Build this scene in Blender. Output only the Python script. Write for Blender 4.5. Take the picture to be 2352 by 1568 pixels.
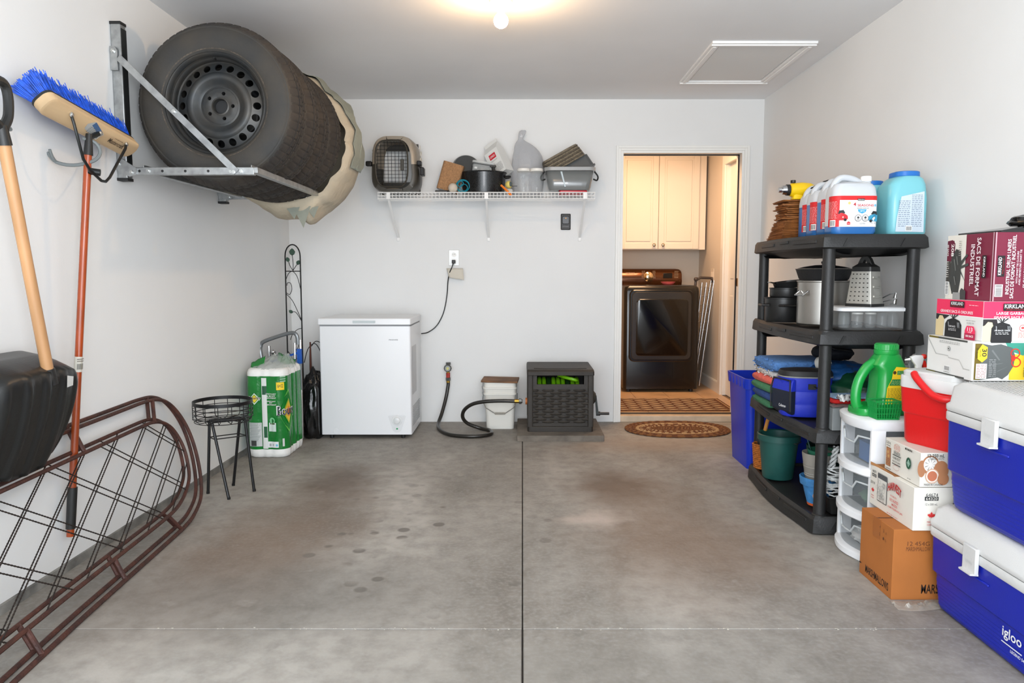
import bpy, math, random
from mathutils import Vector, Matrix, noise
random.seed(7)
PI = math.pi; sin, cos = math.sin, math.cos
for o in list(bpy.data.objects): bpy.data.objects.remove(o)
SC = bpy.context.scene; COL = SC.collection

# ---------------- camera ----------------
cam_d = bpy.data.cameras.new('camera'); cam = bpy.data.objects.new('camera', cam_d); COL.objects.link(cam)
cam.location = (0, 0, 1.156); cam.rotation_euler = (math.radians(90-5.37), 0, 0)
cam_d.sensor_width = 36; cam_d.lens = 36*1692/2352; cam_d.shift_x = -24/2352; cam_d.clip_start = .05
SC.camera = cam
# ---------------- light ----------------
SC.view_settings.view_transform = 'Standard'; SC.view_settings.look = 'None'
SC.view_settings.gamma = 1; SC.view_settings.use_curve_mapping = False; SC.view_settings.exposure = 0.0
W = bpy.data.worlds.new('world'); SC.world = W; W.use_nodes = True
W.node_tree.nodes['Background'].inputs[0].default_value = (.86, .93, 1, 1)
W.node_tree.nodes['Background'].inputs[1].default_value = .9
def lamp(name, kind, loc, energy, color, size=.1, rot=(0,0,0), size_y=None):
    d = bpy.data.lights.new(name, kind); d.energy = energy; d.color = color
    if kind == 'AREA':
        d.shape = 'RECTANGLE'; d.size = size; d.size_y = size_y or size
    else: d.shadow_soft_size = size
    o = bpy.data.objects.new(name, d); COL.objects.link(o); o.location = loc; o.rotation_euler = rot
    return o
lamp('garage_door_daylight', 'AREA', (0, -1.0, 1.05), 124, (.86, .93, 1), 3.2, (math.radians(98),0,0), 2.0)
lamp('bounced_flash', 'AREA', (.10, .05, 1.75), 36, (.96, .97, 1), .8, (math.radians(96),0,0))
lamp('laundry_ceiling_light', 'AREA', (1.05, 6.15, 2.40), 25, (1, .60, .33), .5)

# ---------------- materials ----------------
def lin(c):
    c = c/255; return c/12.92 if c <= .04045 else ((c+.055)/1.055)**2.4
def rgb(c): return (lin(c[0]), lin(c[1]), lin(c[2]), 1)
MATS = {}
def mat(name, c, rough=.5, metal=0, noise_s=0, noise_a=0, bump_s=0, bump=0, coat=0, alpha=1, emit=0, c2=None, det=4, trans=0, aniso=None, spec=None):
    if name in MATS: return MATS[name]
    m = bpy.data.materials.new(name); m.use_nodes = True; nt = m.node_tree; b = nt.nodes['Principled BSDF']
    b.inputs['Base Color'].default_value = rgb(c); b.inputs['Roughness'].default_value = rough
    b.inputs['Metallic'].default_value = metal; b.inputs['Coat Weight'].default_value = coat
    b.inputs['Alpha'].default_value = alpha; b.inputs['Transmission Weight'].default_value = trans
    if spec is not None: b.inputs['Specular IOR Level'].default_value = spec
    if emit:
        b.inputs['Emission Color'].default_value = rgb(c); b.inputs['Emission Strength'].default_value = emit
    tc = nt.nodes.new('ShaderNodeTexCoord')
    src = tc.outputs['Object']
    if aniso:
        mp = nt.nodes.new('ShaderNodeMapping'); mp.inputs['Scale'].default_value = aniso
        nt.links.new(src, mp.inputs[0]); src = mp.outputs[0]
    if noise_s:
        n = nt.nodes.new('ShaderNodeTexNoise'); n.inputs['Scale'].default_value = noise_s; n.inputs['Detail'].default_value = det
        nt.links.new(src, n.inputs['Vector'])
        mx = nt.nodes.new('ShaderNodeMix'); mx.data_type = 'RGBA'
        mx.inputs[6].default_value = rgb(c); k = 1-noise_a
        mx.inputs[7].default_value = rgb(c2) if c2 else rgb([v*k for v in c])
        rp = nt.nodes.new('ShaderNodeValToRGB'); rp.color_ramp.elements[0].position = .35; rp.color_ramp.elements[1].position = .68
        nt.links.new(n.outputs[0], rp.inputs[0]); nt.links.new(rp.outputs[0], mx.inputs[0]); nt.links.new(mx.outputs[2], b.inputs['Base Color'])
    if bump_s:
        n2 = nt.nodes.new('ShaderNodeTexNoise'); n2.inputs['Scale'].default_value = bump_s; n2.inputs['Detail'].default_value = 3
        nt.links.new(src, n2.inputs['Vector'])
        bp = nt.nodes.new('ShaderNodeBump'); bp.inputs['Strength'].default_value = bump; bp.inputs['Distance'].default_value = .01
        nt.links.new(n2.outputs[0], bp.inputs['Height']); nt.links.new(bp.outputs[0], b.inputs['Normal'])
    MATS[name] = m; return m

# ---------------- mesh builder ----------------
def frame_from(d):
    d = Vector(d).normalized()
    up = Vector((0,0,1)) if abs(d.z) < .9 else Vector((1,0,0))
    a = d.cross(up).normalized(); return a, a.cross(d).normalized()
class MB:
    def __init__(s): s.v = []; s.f = []; s.m = []
    def add(s, vs, fs, m=0):
        o = len(s.v); s.v += [tuple(p) for p in vs]; s.f += [tuple(i+o for i in f) for f in fs]; s.m += [m]*len(fs); return s
    def box(s, x0,y0,z0,x1,y1,z1, m=0, M=None):
        vs = [Vector(p) for p in ((x0,y0,z0),(x1,y0,z0),(x1,y1,z0),(x0,y1,z0),(x0,y0,z1),(x1,y0,z1),(x1,y1,z1),(x0,y1,z1))]
        if M: vs = [M @ p for p in vs]
        return s.add(vs, [(0,3,2,1),(4,5,6,7),(0,1,5,4),(1,2,6,5),(2,3,7,6),(3,0,4,7)], m)
    def loft(s, rings, cap0=True, cap1=True, m=0, closed=True, loop=False):
        n = len(rings[0]); vs = [p for r in rings for p in r]; fs = []
        R = len(rings)
        for i in range(R if loop else R-1):
            for j in range(n if closed else n-1):
                a = i*n+j; b = i*n+(j+1)%n; c = ((i+1)%R)*n+(j+1)%n; d = ((i+1)%R)*n+j
                fs.append((a,b,c,d))
        if cap0 and not loop: fs.append(tuple(range(n-1,-1,-1)))
        if cap1 and not loop: fs.append(tuple((R-1)*n+j for j in range(n)))
        return s.add(vs, fs, m)
    def tube(s, pts, r, n=8, closed=False, m=0, flat=1.0):
        pts = [Vector(p) for p in pts]; N = len(pts); rings = []
        rr = r if isinstance(r, (list,tuple)) else [r]*N
        a = None
        for i in range(N):
            if closed: t = pts[(i+1)%N]-pts[i-1]
            else: t = pts[min(i+1,N-1)]-pts[max(i-1,0)]
            t.normalize()
            if a is None: a, b = frame_from(t)
            else:
                a = (a - t*a.dot(t)).normalized(); b = a.cross(t).normalized()
            rings.append([pts[i]+(a*cos(2*PI*k/n)+b*sin(2*PI*k/n)*flat)*rr[i] for k in range(n)])
        return s.loft(rings, m=m, loop=closed)
    def cyl(s, p0, p1, r0, r1=None, n=12, m=0):
        return s.tube([p0,p1], [r0, r0 if r1 is None else r1], n, m=m)
    def lathe(s, prof, n=24, c=(0,0,0), axis='z', m=0, caps=True, sx=1, sy=1):
        rings = []
        for r, h in prof:
            ring = []
            for k in range(n):
                a = 2*PI*k/n; x = r*cos(a)*sx; y = r*sin(a)*sy
                p = (x,y,h) if axis=='z' else ((x,h,y) if axis=='y' else (h,x,y))
                ring.append(Vector(p)+Vector(c))
            rings.append(ring)
        return s.loft(rings, caps, caps, m)
    def ball(s, c, r, n=12, m=0, sc=(1,1,1)):
        rings = []
        h = n//2
        for i in range(1, h):
            t = PI*i/h
            rings.append([Vector((c[0]+r*sc[0]*sin(t)*cos(2*PI*k/n), c[1]+r*sc[1]*sin(t)*sin(2*PI*k/n), c[2]-r*sc[2]*cos(t))) for k in range(n)])
        s.loft(rings, m=m); return s
    def prism(s, poly, h, o=(0,0,0), u=(1,0,0), v=(0,1,0), m=0):
        o, u, v = Vector(o), Vector(u), Vector(v); w = u.cross(v).normalized()*h
        a = [o+u*p[0]+v*p[1] for p in poly]; b = [p+w for p in a]
        return s.loft([a,b], m=m)
    def grid(s, nu, nv, fn, m=0):
        vs = [fn(i/nu, j/nv) for j in range(nv+1) for i in range(nu+1)]
        fs = [(j*(nu+1)+i, j*(nu+1)+i+1, (j+1)*(nu+1)+i+1, (j+1)*(nu+1)+i) for j in range(nv) for i in range(nu)]
        return s.add(vs, fs, m)
    def build(s, name, mats, parent=None, smooth=35, bevel=0, sub=0, solid=0, loc=None, rot=None, kind=None, label=None, seg=2):
        me = bpy.data.meshes.new(name); me.from_pydata([tuple(p) for p in s.v], [], s.f)
        if not isinstance(mats, (list,tuple)): mats = [mats]
        for q in mats: me.materials.append(q)
        if len(mats) > 1: me.polygons.foreach_set('material_index', s.m)
        me.validate()
        if smooth:
            me.polygons.foreach_set('use_smooth', [True]*len(me.polygons)); me.set_sharp_from_angle(angle=math.radians(smooth))
        me.update()
        o = bpy.data.objects.new(name, me); COL.objects.link(o)
        if parent: o.parent = parent
        if loc: o.location = loc
        if rot: o.rotation_euler = rot
        if solid:
            md = o.modifiers.new('s','SOLIDIFY'); md.thickness = solid; md.offset = 0
        if bevel:
            md = o.modifiers.new('b','BEVEL'); md.width = bevel; md.segments = seg; md.limit_method = 'ANGLE'; md.angle_limit = math.radians(40)
        if sub:
            md = o.modifiers.new('u','SUBSURF'); md.levels = sub; md.render_levels = sub
        if kind: o['kind'] = kind
        if label: o['label'] = label
        return o
def rrect(cx, cy, w, d, r, z, n=5, bow=None):
    r = min(r, w/2-1e-4, d/2-1e-4); pts = []
    for qx, qy, a0 in ((1,1,0),(-1,1,90),(-1,-1,180),(1,-1,270)):
        for k in range(n+1):
            a = math.radians(a0+90*k/n)
            pts.append(Vector((cx+qx*(w/2-r)+r*cos(a), cy+qy*(d/2-r)+r*sin(a), z)))
    return pts
def spline(P, k=6, closed=False):
    P = [Vector(p) for p in P]; N = len(P); out = []
    for i in range(N if closed else N-1):
        g = lambda j: P[j % N] if closed else P[max(0,min(N-1,j))]
        p0,p1,p2,p3 = g(i-1),g(i),g(i+1),g(i+2)
        for q in range(k):
            t = q/k; out.append(.5*((2*p1)+(-p0+p2)*t+(2*p0-5*p1+4*p2-p3)*t*t+(-p0+3*p1-3*p2+p3)*t**3))
    if not closed: out.append(P[-1])
    return out
def tag(o, label=None, cat=None, group=None, kind=None):
    if label: o['label'] = label
    if cat: o['category'] = cat
    if group: o['group'] = group
    if kind: o['kind'] = kind
    return o
def thing(name, label, cat, loc=(0,0,0), rz=0, group=None, rot=None):
    o = bpy.data.objects.new(name, None); COL.objects.link(o); o.empty_display_size = .05
    o.location = loc; o.rotation_euler = rot or (0,0,rz)
    return tag(o, label, cat, group)
def copy_tree(o, parent=None):
    c = o.copy(); COL.objects.link(c); c.parent = parent
    for ch in list(o.children): copy_tree(ch, c)
    return c
def nz(p, s, seed=0): return noise.noise(Vector(p)*s+Vector((seed*7.3, seed*3.1, seed)))

# ---------------- flat print on faces ----------------
TXT = {}
def text_mesh(t, bold):
    if (t,bold) in TXT: return TXT[(t,bold)]
    cu = bpy.data.curves.new('t','FONT'); cu.body = t; cu.resolution_u = 2; cu.offset = .014 if bold else 0
    ob = bpy.data.objects.new('t', cu); COL.objects.link(ob)
    me = bpy.data.meshes.new_from_object(ob.evaluated_get(bpy.context.evaluated_depsgraph_get()))
    vs = [(v.co.x, v.co.y) for v in me.vertices]; fs = [tuple(p.vertices) for p in me.polygons]
    bpy.data.objects.remove(ob); bpy.data.curves.remove(cu); bpy.data.meshes.remove(me)
    x0 = min(p[0] for p in vs); x1 = max(p[0] for p in vs); y0 = min(p[1] for p in vs); y1 = max(p[1] for p in vs)
    TXT[(t,bold)] = (vs, fs, x0, x1, y0, y1); return TXT[(t,bold)]
def ink(c): return mat('ink_%d_%d_%d' % tuple(c), c, .6)
class Print:
    """flat printing laid on a face; u runs right, v up, in metres from the face's lower left corner"""
    def __init__(s, o, u, v, off=.0006, bend=None):
        s.o, s.u, s.v = Vector(o), Vector(u), Vector(v); s.n = s.u.cross(s.v).normalized()
        s.mb = MB(); s.cs = []; s.L = 0; s.off = off; s.bend = bend
    def mi(s, c):
        c = tuple(c)
        if c not in s.cs: s.cs.append(c)
        return s.cs.index(c)
    def P(s, a, b):
        k = s.off+s.L*.00025
        if s.bend: return s.bend(a, b, k)
        return s.o+s.u*a+s.v*b+s.n*k
    def poly(s, pts, c):
        s.L += 1; s.mb.add([s.P(a,b) for a,b in pts], [tuple(range(len(pts)))], s.mi(c)); return s
    def rect(s, a, b, w, h, c):
        if s.bend:
            s.L += 1; N = 10
            s.mb.grid(N, 1, lambda i,j: s.P(a+w*i, b+h*j), s.mi(c)); return s
        return s.poly([(a,b),(a+w,b),(a+w,b+h),(a,b+h)], c)
    def disc(s, a, b, r, c, r2=None, n=20):
        r2 = r2 or r; return s.poly([(a+r*cos(2*PI*k/n), b+r2*sin(2*PI*k/n)) for k in range(n)], c)
    def ring(s, a, b, r, t, c, r2=None, n=24):
        r2 = r2 or r; s.L += 1; vs = []
        for k in range(n):
            q = 2*PI*k/n; vs += [s.P(a+r*cos(q), b+r2*sin(q)), s.P(a+(r-t)*cos(q), b+(r2-t)*sin(q))]
        s.mb.add(vs, [(2*k, (2*k+2)%(2*n), (2*k+3)%(2*n), 2*k+1) for k in range(n)], s.mi(c)); return s
    def text(s, t, a, b, w, h, c, bold=True, rot=0, arc=0):
        """text in a box w x h centred on (a,b)"""
        vs, fs, x0, x1, y0, y1 = text_mesh(t, bold); s.L += 1
        out = []
        for x, y in vs:
            p = ((x-x0)/(x1-x0)-.5)*w; q = ((y-y0)/(y1-y0)-.5)*h
            if arc: q += arc*(1-(2*p/w)**2)
            p, q = p*cos(rot)-q*sin(rot), p*sin(rot)+q*cos(rot)
            out.append(s.P(a+p, b+q))
        s.mb.add(out, fs, s.mi(c)); return s
    def lines(s, a, b, w, h, n, c, fill=.35):
        """fine print too small to read"""
        st = random.getstate(); random.seed(n*31+int(a*1000))
        for i in range(n):
            y = b+h-(i+.7)*h/n; x = a; s.L += (1 if i == 0 else 0)
            while x < a+w*.97:
                q = min(random.uniform(.004,.014), a+w-x)
                s.mb.add([s.P(x,y),s.P(x+q,y),s.P(x+q,y+h/n*fill),s.P(x,y+h/n*fill)], [(0,1,2,3)], s.mi(c)); x += q+.003
        random.setstate(st); return s
    def bars(s, a, b, w, h, c=(25,25,25), horiz=False):
        s.rect(a-.003, b-.003, w+.006, h+.006, (240,240,238)); s.L += 1; x = 0; st = random.getstate(); random.seed(5)
        L = h if horiz else w
        while x < L:
            q = random.uniform(.0008,.0022)*L/.03
            if x+q > L: break
            R = (a, b+x, w, q) if horiz else (a+x, b, q, h)
            s.mb.add([s.P(R[0],R[1]),s.P(R[0]+R[2],R[1]),s.P(R[0]+R[2],R[1]+R[3]),s.P(R[0],R[1]+R[3])], [(0,1,2,3)], s.mi(c)); x += q*2
        random.setstate(st); return s
    def done(s, parent, name='printing'):
        return s.mb.build(name, [ink(c) for c in s.cs], parent, smooth=0, kind='stuff')
LEAF = [(0,1),(.14,.66),(.28,.74),(.22,.3),(.46,.52),(.55,.4),(.92,.42),(.8,.2),(.95,.08),(.5,-.2),(.55,-.38),(.08,-.3),(.05,-.75),(-.05,-.75),(-.08,-.3),(-.55,-.38),(-.5,-.2),(-.95,.08),(-.8,.2),(-.92,.42),(-.55,.4),(-.46,.52),(-.22,.3),(-.28,.74),(-.14,.66)]
def leaf(P, a, b, r, c):
    # fan triangles keep the concave outline clean
    P.L += 1; vs = [P.P(a, b)]+[P.P(a+r*x, b+r*y) for x,y in LEAF]; n = len(LEAF)
    P.mb.add(vs, [(0, 1+k, 1+(k+1)%n) for k in range(n)], P.mi(c))
FL = lambda x, yfar, z0: dict(o=(x,yfar,z0), u=(0,-1,0), v=(0,0,1))     # face looking to -x
FF = lambda x0, y, z0: dict(o=(x0,y,z0), u=(1,0,0), v=(0,0,1))          # face looking to -y

# =====================================================================
# ROOM
# =====================================================================
XL, XR, YB, ZC = -1.77, 1.807, 5.64, 2.44
m_wall = mat('wall_paint', (233,234,233), .55, noise_s=1.3, noise_a=.02, bump_s=90, bump=.03)
m_ceil = mat('ceiling_paint', (239,240,241), .8, noise_s=1.1, noise_a=.03, bump_s=120, bump=.04)
m_trim = mat('trim_paint', (238,238,234), .35)
m_foot = mat('footing_concrete', (140,138,132), .9, noise_s=9, noise_a=.35, bump_s=30, bump=.3)

def concrete():
    m = bpy.data.materials.new('floor_concrete'); m.use_nodes = True; nt = m.node_tree; b = nt.nodes['Principled BSDF']
    N = nt.nodes.new; L = nt.links.new
    g = N('ShaderNodeNewGeometry'); pos = g.outputs['Position']
    def noi(scale, det=5, dist=0, vec=pos):
        n = N('ShaderNodeTexNoise'); n.inputs['Scale'].default_value = scale; n.inputs['Detail'].default_value = det
        n.inputs['Distortion'].default_value = dist; L(vec, n.inputs['Vector']); return n.outputs[0]
    def ramp(x, p0, p1, c0, c1):
        r = N('ShaderNodeValToRGB'); e = r.color_ramp.elements; e[0].position = p0; e[1].position = p1
        e[0].color = c0; e[1].color = c1; L(x, r.inputs[0]); return r.outputs[0]
    def mix(f, a, bb, mode='MIX', k=None):
        x = N('ShaderNodeMix'); x.data_type = 'RGBA'; x.blend_type = mode
        if k is not None:
            mm = N('ShaderNodeMath'); mm.operation = 'MULTIPLY'; L(f, mm.inputs[0]); mm.inputs[1].default_value = k; f = mm.outputs[0]
        L(f, x.inputs[0])
        for s, i in ((a,6),(bb,7)):
            if isinstance(s, tuple): x.inputs[i].default_value = s
            else: L(s, x.inputs[i])
        return x.outputs[2]
    k0, k1 = (0,0,0,1), (1,1,1,1)
    mp = N('ShaderNodeMapping'); mp.inputs['Rotation'].default_value = (0,0,.6); mp.inputs['Scale'].default_value = (1,.45,1); L(pos, mp.inputs[0])
    col = ramp(noi(1.6, 8, .4, mp.outputs[0]), .34, .66, rgb((122,116,108)), rgb((176,171,163)))
    col = mix(ramp(noi(14, 6), .4, .7, k0, k1), col, rgb((100,95,88)), k=.42)
    col = mix(ramp(noi(60, 4), .45, .75, k0, k1), col, rgb((176,174,169)), k=.30)
    # stains left by a car: (x, y, rx, ry, colour, strength)
    def blob(cx, cy, rx, ry, c, k, rot=0):
        nonlocal col
        mpp = N('ShaderNodeMapping'); mpp.vector_type = 'TEXTURE'; mpp.inputs['Location'].default_value = (cx,cy,0)
        mpp.inputs['Rotation'].default_value = (0,0,rot); mpp.inputs['Scale'].default_value = (rx,ry,1)
        va = N('ShaderNodeVectorMath'); va.operation = 'ADD'
        nn = N('ShaderNodeTexNoise'); nn.inputs['Scale'].default_value = 5; nn.inputs['Detail'].default_value = 5; L(pos, nn.inputs['Vector'])
        sc = N('ShaderNodeVectorMath'); sc.operation = 'SCALE'; sc.inputs['Scale'].default_value = .35; L(nn.outputs['Color'], sc.inputs[0])
        L(pos, va.inputs[0]); L(sc.outputs[0], va.inputs[1]); L(va.outputs[0], mpp.inputs[0])
        ln = N('ShaderNodeVectorMath'); ln.operation = 'LENGTH'; 
        sep = N('ShaderNodeSeparateXYZ'); L(mpp.outputs[0], sep.inputs[0]); cb = N('ShaderNodeCombineXYZ'); L(sep.outputs[0], cb.inputs[0]); L(sep.outputs[1], cb.inputs[1])
        L(cb.outputs[0], ln.inputs[0])
        col = mix(ramp(ln.outputs['Value'], .25, 1.05, k1, k0), col, rgb(c), k=k)
    S = .17
    blob(-1.02+S, 4.0+S, .30, .55, (84,66,50), .72, .25)
    blob(-1.12+S, 3.0+S, .5, 1.1, (128,100,78), .42, -.15)
    blob(.52+S, 3.95+S, .36, .45, (90,68,50), .70)
    blob(.62+S, 3.2+S, .5, 1.0, (128,98,74), .45)
    blob(.33+S, 3.42+S, .20, .13, (206,190,180), .55, .5)
    blob(.95+S, 3.0+S, .30, .5, (120,94,72), .35)
    blob(-.9+S, 2.55+S, .9, .5, (86,82,77), .45)
    blob(.3+S, 1.9+S, 1.2, .5, (100,97,90), .4)
    blob(.9+S, 4.9+S, .9, .3, (156,136,118), .5)
    # drip marks scattered over the middle of the floor
    vo = N('ShaderNodeTexVoronoi'); vo.inputs['Scale'].default_value = 8.5; L(pos, vo.inputs['Vector'])
    dots = ramp(vo.outputs['Distance'], .20, .27, k1, k0)
    mk = N('ShaderNodeMapping'); mk.vector_type = 'TEXTURE'; mk.inputs['Location'].default_value = (-.42,3.15,0); mk.inputs['Scale'].default_value = (.75,1.1,1); L(pos, mk.inputs[0])
    l2 = N('ShaderNodeVectorMath'); l2.operation = 'LENGTH'; L(mk.outputs[0], l2.inputs[0])
    msk = ramp(l2.outputs['Value'], .5, 1, k1, k0)
    mu = N('ShaderNodeMath'); mu.operation = 'MULTIPLY'; L(dots, mu.inputs[0]); L(msk, mu.inputs[1])
    mu2 = N('ShaderNodeMath'); mu2.operation = 'MULTIPLY'; L(mu.outputs[0], mu2.inputs[0]); L(ramp(noi(3,2), .45, .55, k0, k1), mu2.inputs[1])
    col = mix(mu2.outputs[0], col, rgb((88,82,76)), k=.70)
    # pale scuffs
    sc = ramp(noi(7, 9, .3), .64, .74, k0, k1)
    col = mix(sc, col, rgb((196,190,182)), k=.22)
    L(col, b.inputs['Base Color']); b.inputs['Roughness'].default_value = .62
    bp = N('ShaderNodeBump'); bp.inputs['Strength'].default_value = .25; bp.inputs['Distance'].default_value = .004
    L(noi(45, 6), bp.inputs['Height']); L(bp.outputs[0], b.inputs['Normal'])
    return m
m_conc = concrete()
m_joint = mat('joint_dark', (60,54,50), .9, noise_s=20, noise_a=.5)
def struct(name, mb, m, label, cat, **k):
    o = mb.build(name, m, **k); return tag(o, label, cat, kind='structure')
fl = struct('floor', MB().box(XL-.1,-1.2,-.14,XR+.1,YB+.02,-.012), m_joint, 'grey concrete garage floor with brown stains and saw-cut joints', 'floor', smooth=0)
g = .0022
for (x0,x1) in ((XL-.1,0-g),(0+g,XR+.1)):
    for (y0,y1) in ((-1.2,2.3-g),(2.3+g,YB+.02)):
        MB().box(x0,y0,-.04,x1,y1,0).build('slab', m_conc, fl, bevel=.003)
# crumbs of pale mortar along the cross joint
cr = MB(); random.seed(3)
for i in range(90):
    x = random.uniform(-1.2,1.4); y = 2.3+random.gauss(0,.004); r = random.uniform(.0008,.0024)
    cr.ball((x,y,.0005), r, 6, sc=(1.8,1,.5))
cr.build('mortar_crumbs', mat('crumbs',(190,184,172),.9), fl, kind='stuff')
struct('wall_left', MB().box(XL-.12,-1.0,0,XL,YB,ZC), m_wall, 'white painted left garage wall', 'wall', smooth=0)
struct('wall_right', MB().box(XR,-1.0,0,XR+.12,YB+.12,ZC), m_wall, 'white painted right garage wall', 'wall', smooth=0)
DX0, DX1, DZ = .759, 1.648, 2.045
wb = MB().box(XL-.12,YB,0,DX0-.02,YB+.12,ZC).box(DX1+.02,YB,0,XR,YB+.12,ZC).box(DX0-.02,YB,DZ+.02,DX1+.02,YB+.12,ZC)
struct('wall_back', wb, m_wall, 'white painted back garage wall with doorway to the laundry', 'wall', smooth=0)
struct('ceiling', MB().box(XL-.12,-1.0,ZC,XR+.12,YB+.12,ZC+.1), m_ceil, 'plain matt ceiling of the garage', 'ceiling', smooth=0)
fo = MB()
for i in range(40):
    y0 = 1.2+i*.111; 
    fo.loft([[Vector((XL,y,0)), Vector((XL+.006+.003*nz((y,0,0),6),y,0)), Vector((XL+.005,y,.032+.006*nz((y,1,0),4))), Vector((XL,y,.036))] for y in (y0,y0+.111)])
struct('baseboard_left', fo, m_foot, 'rough grey concrete footing strip along the left wall', 'footing')
# door casing: stepped profile
def casing(mb, x0,z0,x1,z1, y=YB, vertical=True, flip=1):
    pass
cas = MB(); w = .055
def stepbox(mb, x0, z0, x1, z1, side):
    # three steps, thicker towards the outside
    if side in 'LR':
        a, b = (x0, x1)
        n = 3
        for i in range(n):
            t0, t1 = i/n, (i+1)/n
            d = (.020,.016,.011)[i]
            if side == 'L': cas.box(a+(b-a)*t0, YB-d, z0, a+(b-a)*t1, YB, z1+w*(1-t0))
            else: cas.box(b-(b-a)*t1, YB-d, z0, b-(b-a)*t0, YB, z1+w*(1-t0))
    else:
        for i in range(3):
            t0, t1 = i/3, (i+1)/3; d = (.020,.016,.011)[i]
            cas.box(x0+w*t1, YB-d, z1-(z1-z0)*t1, x1-w*t1, YB, z1-(z1-z0)*t0)
stepbox(cas, DX0-w, 0, DX0, DZ, 'L'); stepbox(cas, DX1, 0, DX1+w, DZ, 'R'); stepbox(cas, DX0-w, DZ, DX1+w, DZ+w, 'T')
dr = struct('trim_1', cas, m_trim, 'white stepped casing around the laundry doorway', 'door frame', smooth=0, bevel=.0015)
jb = MB().box(DX0-.02,YB-.001,.04,DX0,YB+.135,DZ).box(DX1,YB-.001,.04,DX1+.02,YB+.135,DZ).box(DX0-.02,YB-.001,DZ,DX1+.02,YB+.135,DZ+.02)
jb.build('door_jamb', m_trim, dr, smooth=0)
m_rubber = mat('black_rubber', (22,22,22), .6)
ws = MB().box(DX1-.008,YB+.055,.055,DX1,YB+.068,DZ).box(DX0,YB+.055,DZ-.008,DX1,YB+.068,DZ).box(DX0,YB+.055,.052,DX1,YB+.066,.060).box(DX0,YB+.055,.055,DX0+.006,YB+.068,DZ)
ws.build('weatherstrip', m_rubber, dr, smooth=0)
for z in (.35,1.10,1.85): MB().box(DX0-.001,YB+.025,z-.05,DX0+.003,YB+.045,z+.05).build('hinge', mat('hinge_brass',(150,110,60),.35,1), dr, smooth=0)
MB().box(DX1-.0025,YB+.02,1.05,DX1,YB+.05,1.11).build('strike_plate', MATS['hinge_brass'], dr, smooth=0)
struct('trim_2', MB().box(DX0-.0,YB-.012,0,DX1,YB+.14,.048), mat('sill_wood',(222,200,172),.5,noise_s=8,noise_a=.12), 'cream door sill under the laundry doorway', 'sill', smooth=0, bevel=.003)

# ---- ceiling hatch
m_hatch = mat('hatch_board', (228,229,228), .7)
h = thing('ceiling_hatch', 'white framed attic hatch panel in the garage ceiling', 'hatch', (1.355,4.69,ZC))
MB().box(-.235,-.385,-.006,.235,.385,.0).build('hatch_panel', m_hatch, h, smooth=0)
hw, hd, fw = .295, .445, .052
for (x0,y0,x1,y1) in ((-hw,-hd,hw,-hd+fw),(-hw,hd-fw,hw,hd),(-hw,-hd+fw,-hw+fw,hd-fw),(hw-fw,-hd+fw,hw,hd-fw)):
    e = .014
    mb = MB().box(x0,y0,-.014,x1,y1,0)
    cx, cy = (x0+x1)/2, (y0+y1)/2; sx, sy = abs(x1-x0), abs(y1-y0)
    mb.box(cx-sx/2+ (0 if sx>sy else .016), cy-sy/2+(.016 if sx>sy else 0), -.022, cx+sx/2-(0 if sx>sy else .016), cy+sy/2-(.016 if sx>sy else 0), -.014)
    mb.build('frame_rail', mat('hatch_frame',(243,243,242),.6), h, smooth=0, bevel=.002)

# ---- bare bulb
b = thing('ceiling_bulb', 'bare lit light bulb in a white porcelain ceiling holder', 'light', (-.10,3.55,ZC))
m_porc = mat('porcelain', (244,240,228), .25)
MB().lathe([(.060,0),(.060,-.020),(.052,-.040),(.026,-.052),(.022,-.074),(.020,-.076)], 32).build('lamp_holder', m_porc, b)
MB().lathe([(.014,-.074),(.015,-.080),(.015,-.086)], 20).build('socket_collar', mat('collar',(200,196,180),.3,.6), b)
bl = MB().lathe([(.013,-.084),(.016,-.090),(.024,-.097),(.031,-.106),(.0345,-.120),(.031,-.135),(.024,-.145),(.013,-.152),(.003,-.154)], 24)
bl.build('bulb', mat('bulb_glow', (255,208,152), .3, emit=330), b)

# =====================================================================
# LAUNDRY ROOM BEYOND THE DOORWAY
# =====================================================================
m_lw = mat('laundry_wall', (222,213,200), .7)
LYB = 7.56
struct('wall_laundry_back', MB().box(-.4,LYB,.05,XR,LYB+.1,ZC), m_lw, 'grey beige wall behind the dryer', 'wall', smooth=0)
LX = 1.80
lw = MB().box(LX,YB+.12,.05,LX+.1,5.95,ZC).box(LX,6.60,.05,LX+.1,LYB,ZC).box(LX,5.95,2.10,LX+.1,6.60,ZC)
struct('wall_laundry_right', lw, m_lw, 'warm beige laundry wall on the right of the dryer', 'wall', smooth=0)
struct('wall_laundry_left', MB().box(-.5,YB+.12,.05,-.4,LYB,ZC), m_lw, 'laundry wall on the hidden left side', 'wall', smooth=0)
struct('ceiling_laundry', MB().box(-.5,YB+.12,ZC,LX+.1,LYB+.1,ZC+.1), m_trim, 'laundry room ceiling', 'ceiling', smooth=0)
lf = struct('floor_laundry', MB().box(-.5,YB+.12,-.05,LX+.1,LYB,.044), mat('grout',(150,120,92),.8), 'tan tiled laundry floor', 'floor', smooth=0)
m_tile = mat('floor_tile', (224,184,140), .35, noise_s=5, noise_a=.12)
for i in range(8):
    for j in range(6):
        x = -.5+i*.30; y = YB+.121+j*.30
        if x > LX-.02 or y > LYB-.02: continue
        MB().box(x+.002,y+.002,.03,min(x+.298,LX),min(y+.298,LYB),.052).build('tile', m_tile, lf, smooth=0)
struct('baseboard_laundry', MB().box(LX-.014,6.68,.05,LX,LYB,.15).box(LX-.010,6.68,.15,LX,LYB,.158), m_trim, 'white baseboard on the laundry right wall', 'baseboard', smooth=0)
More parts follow.
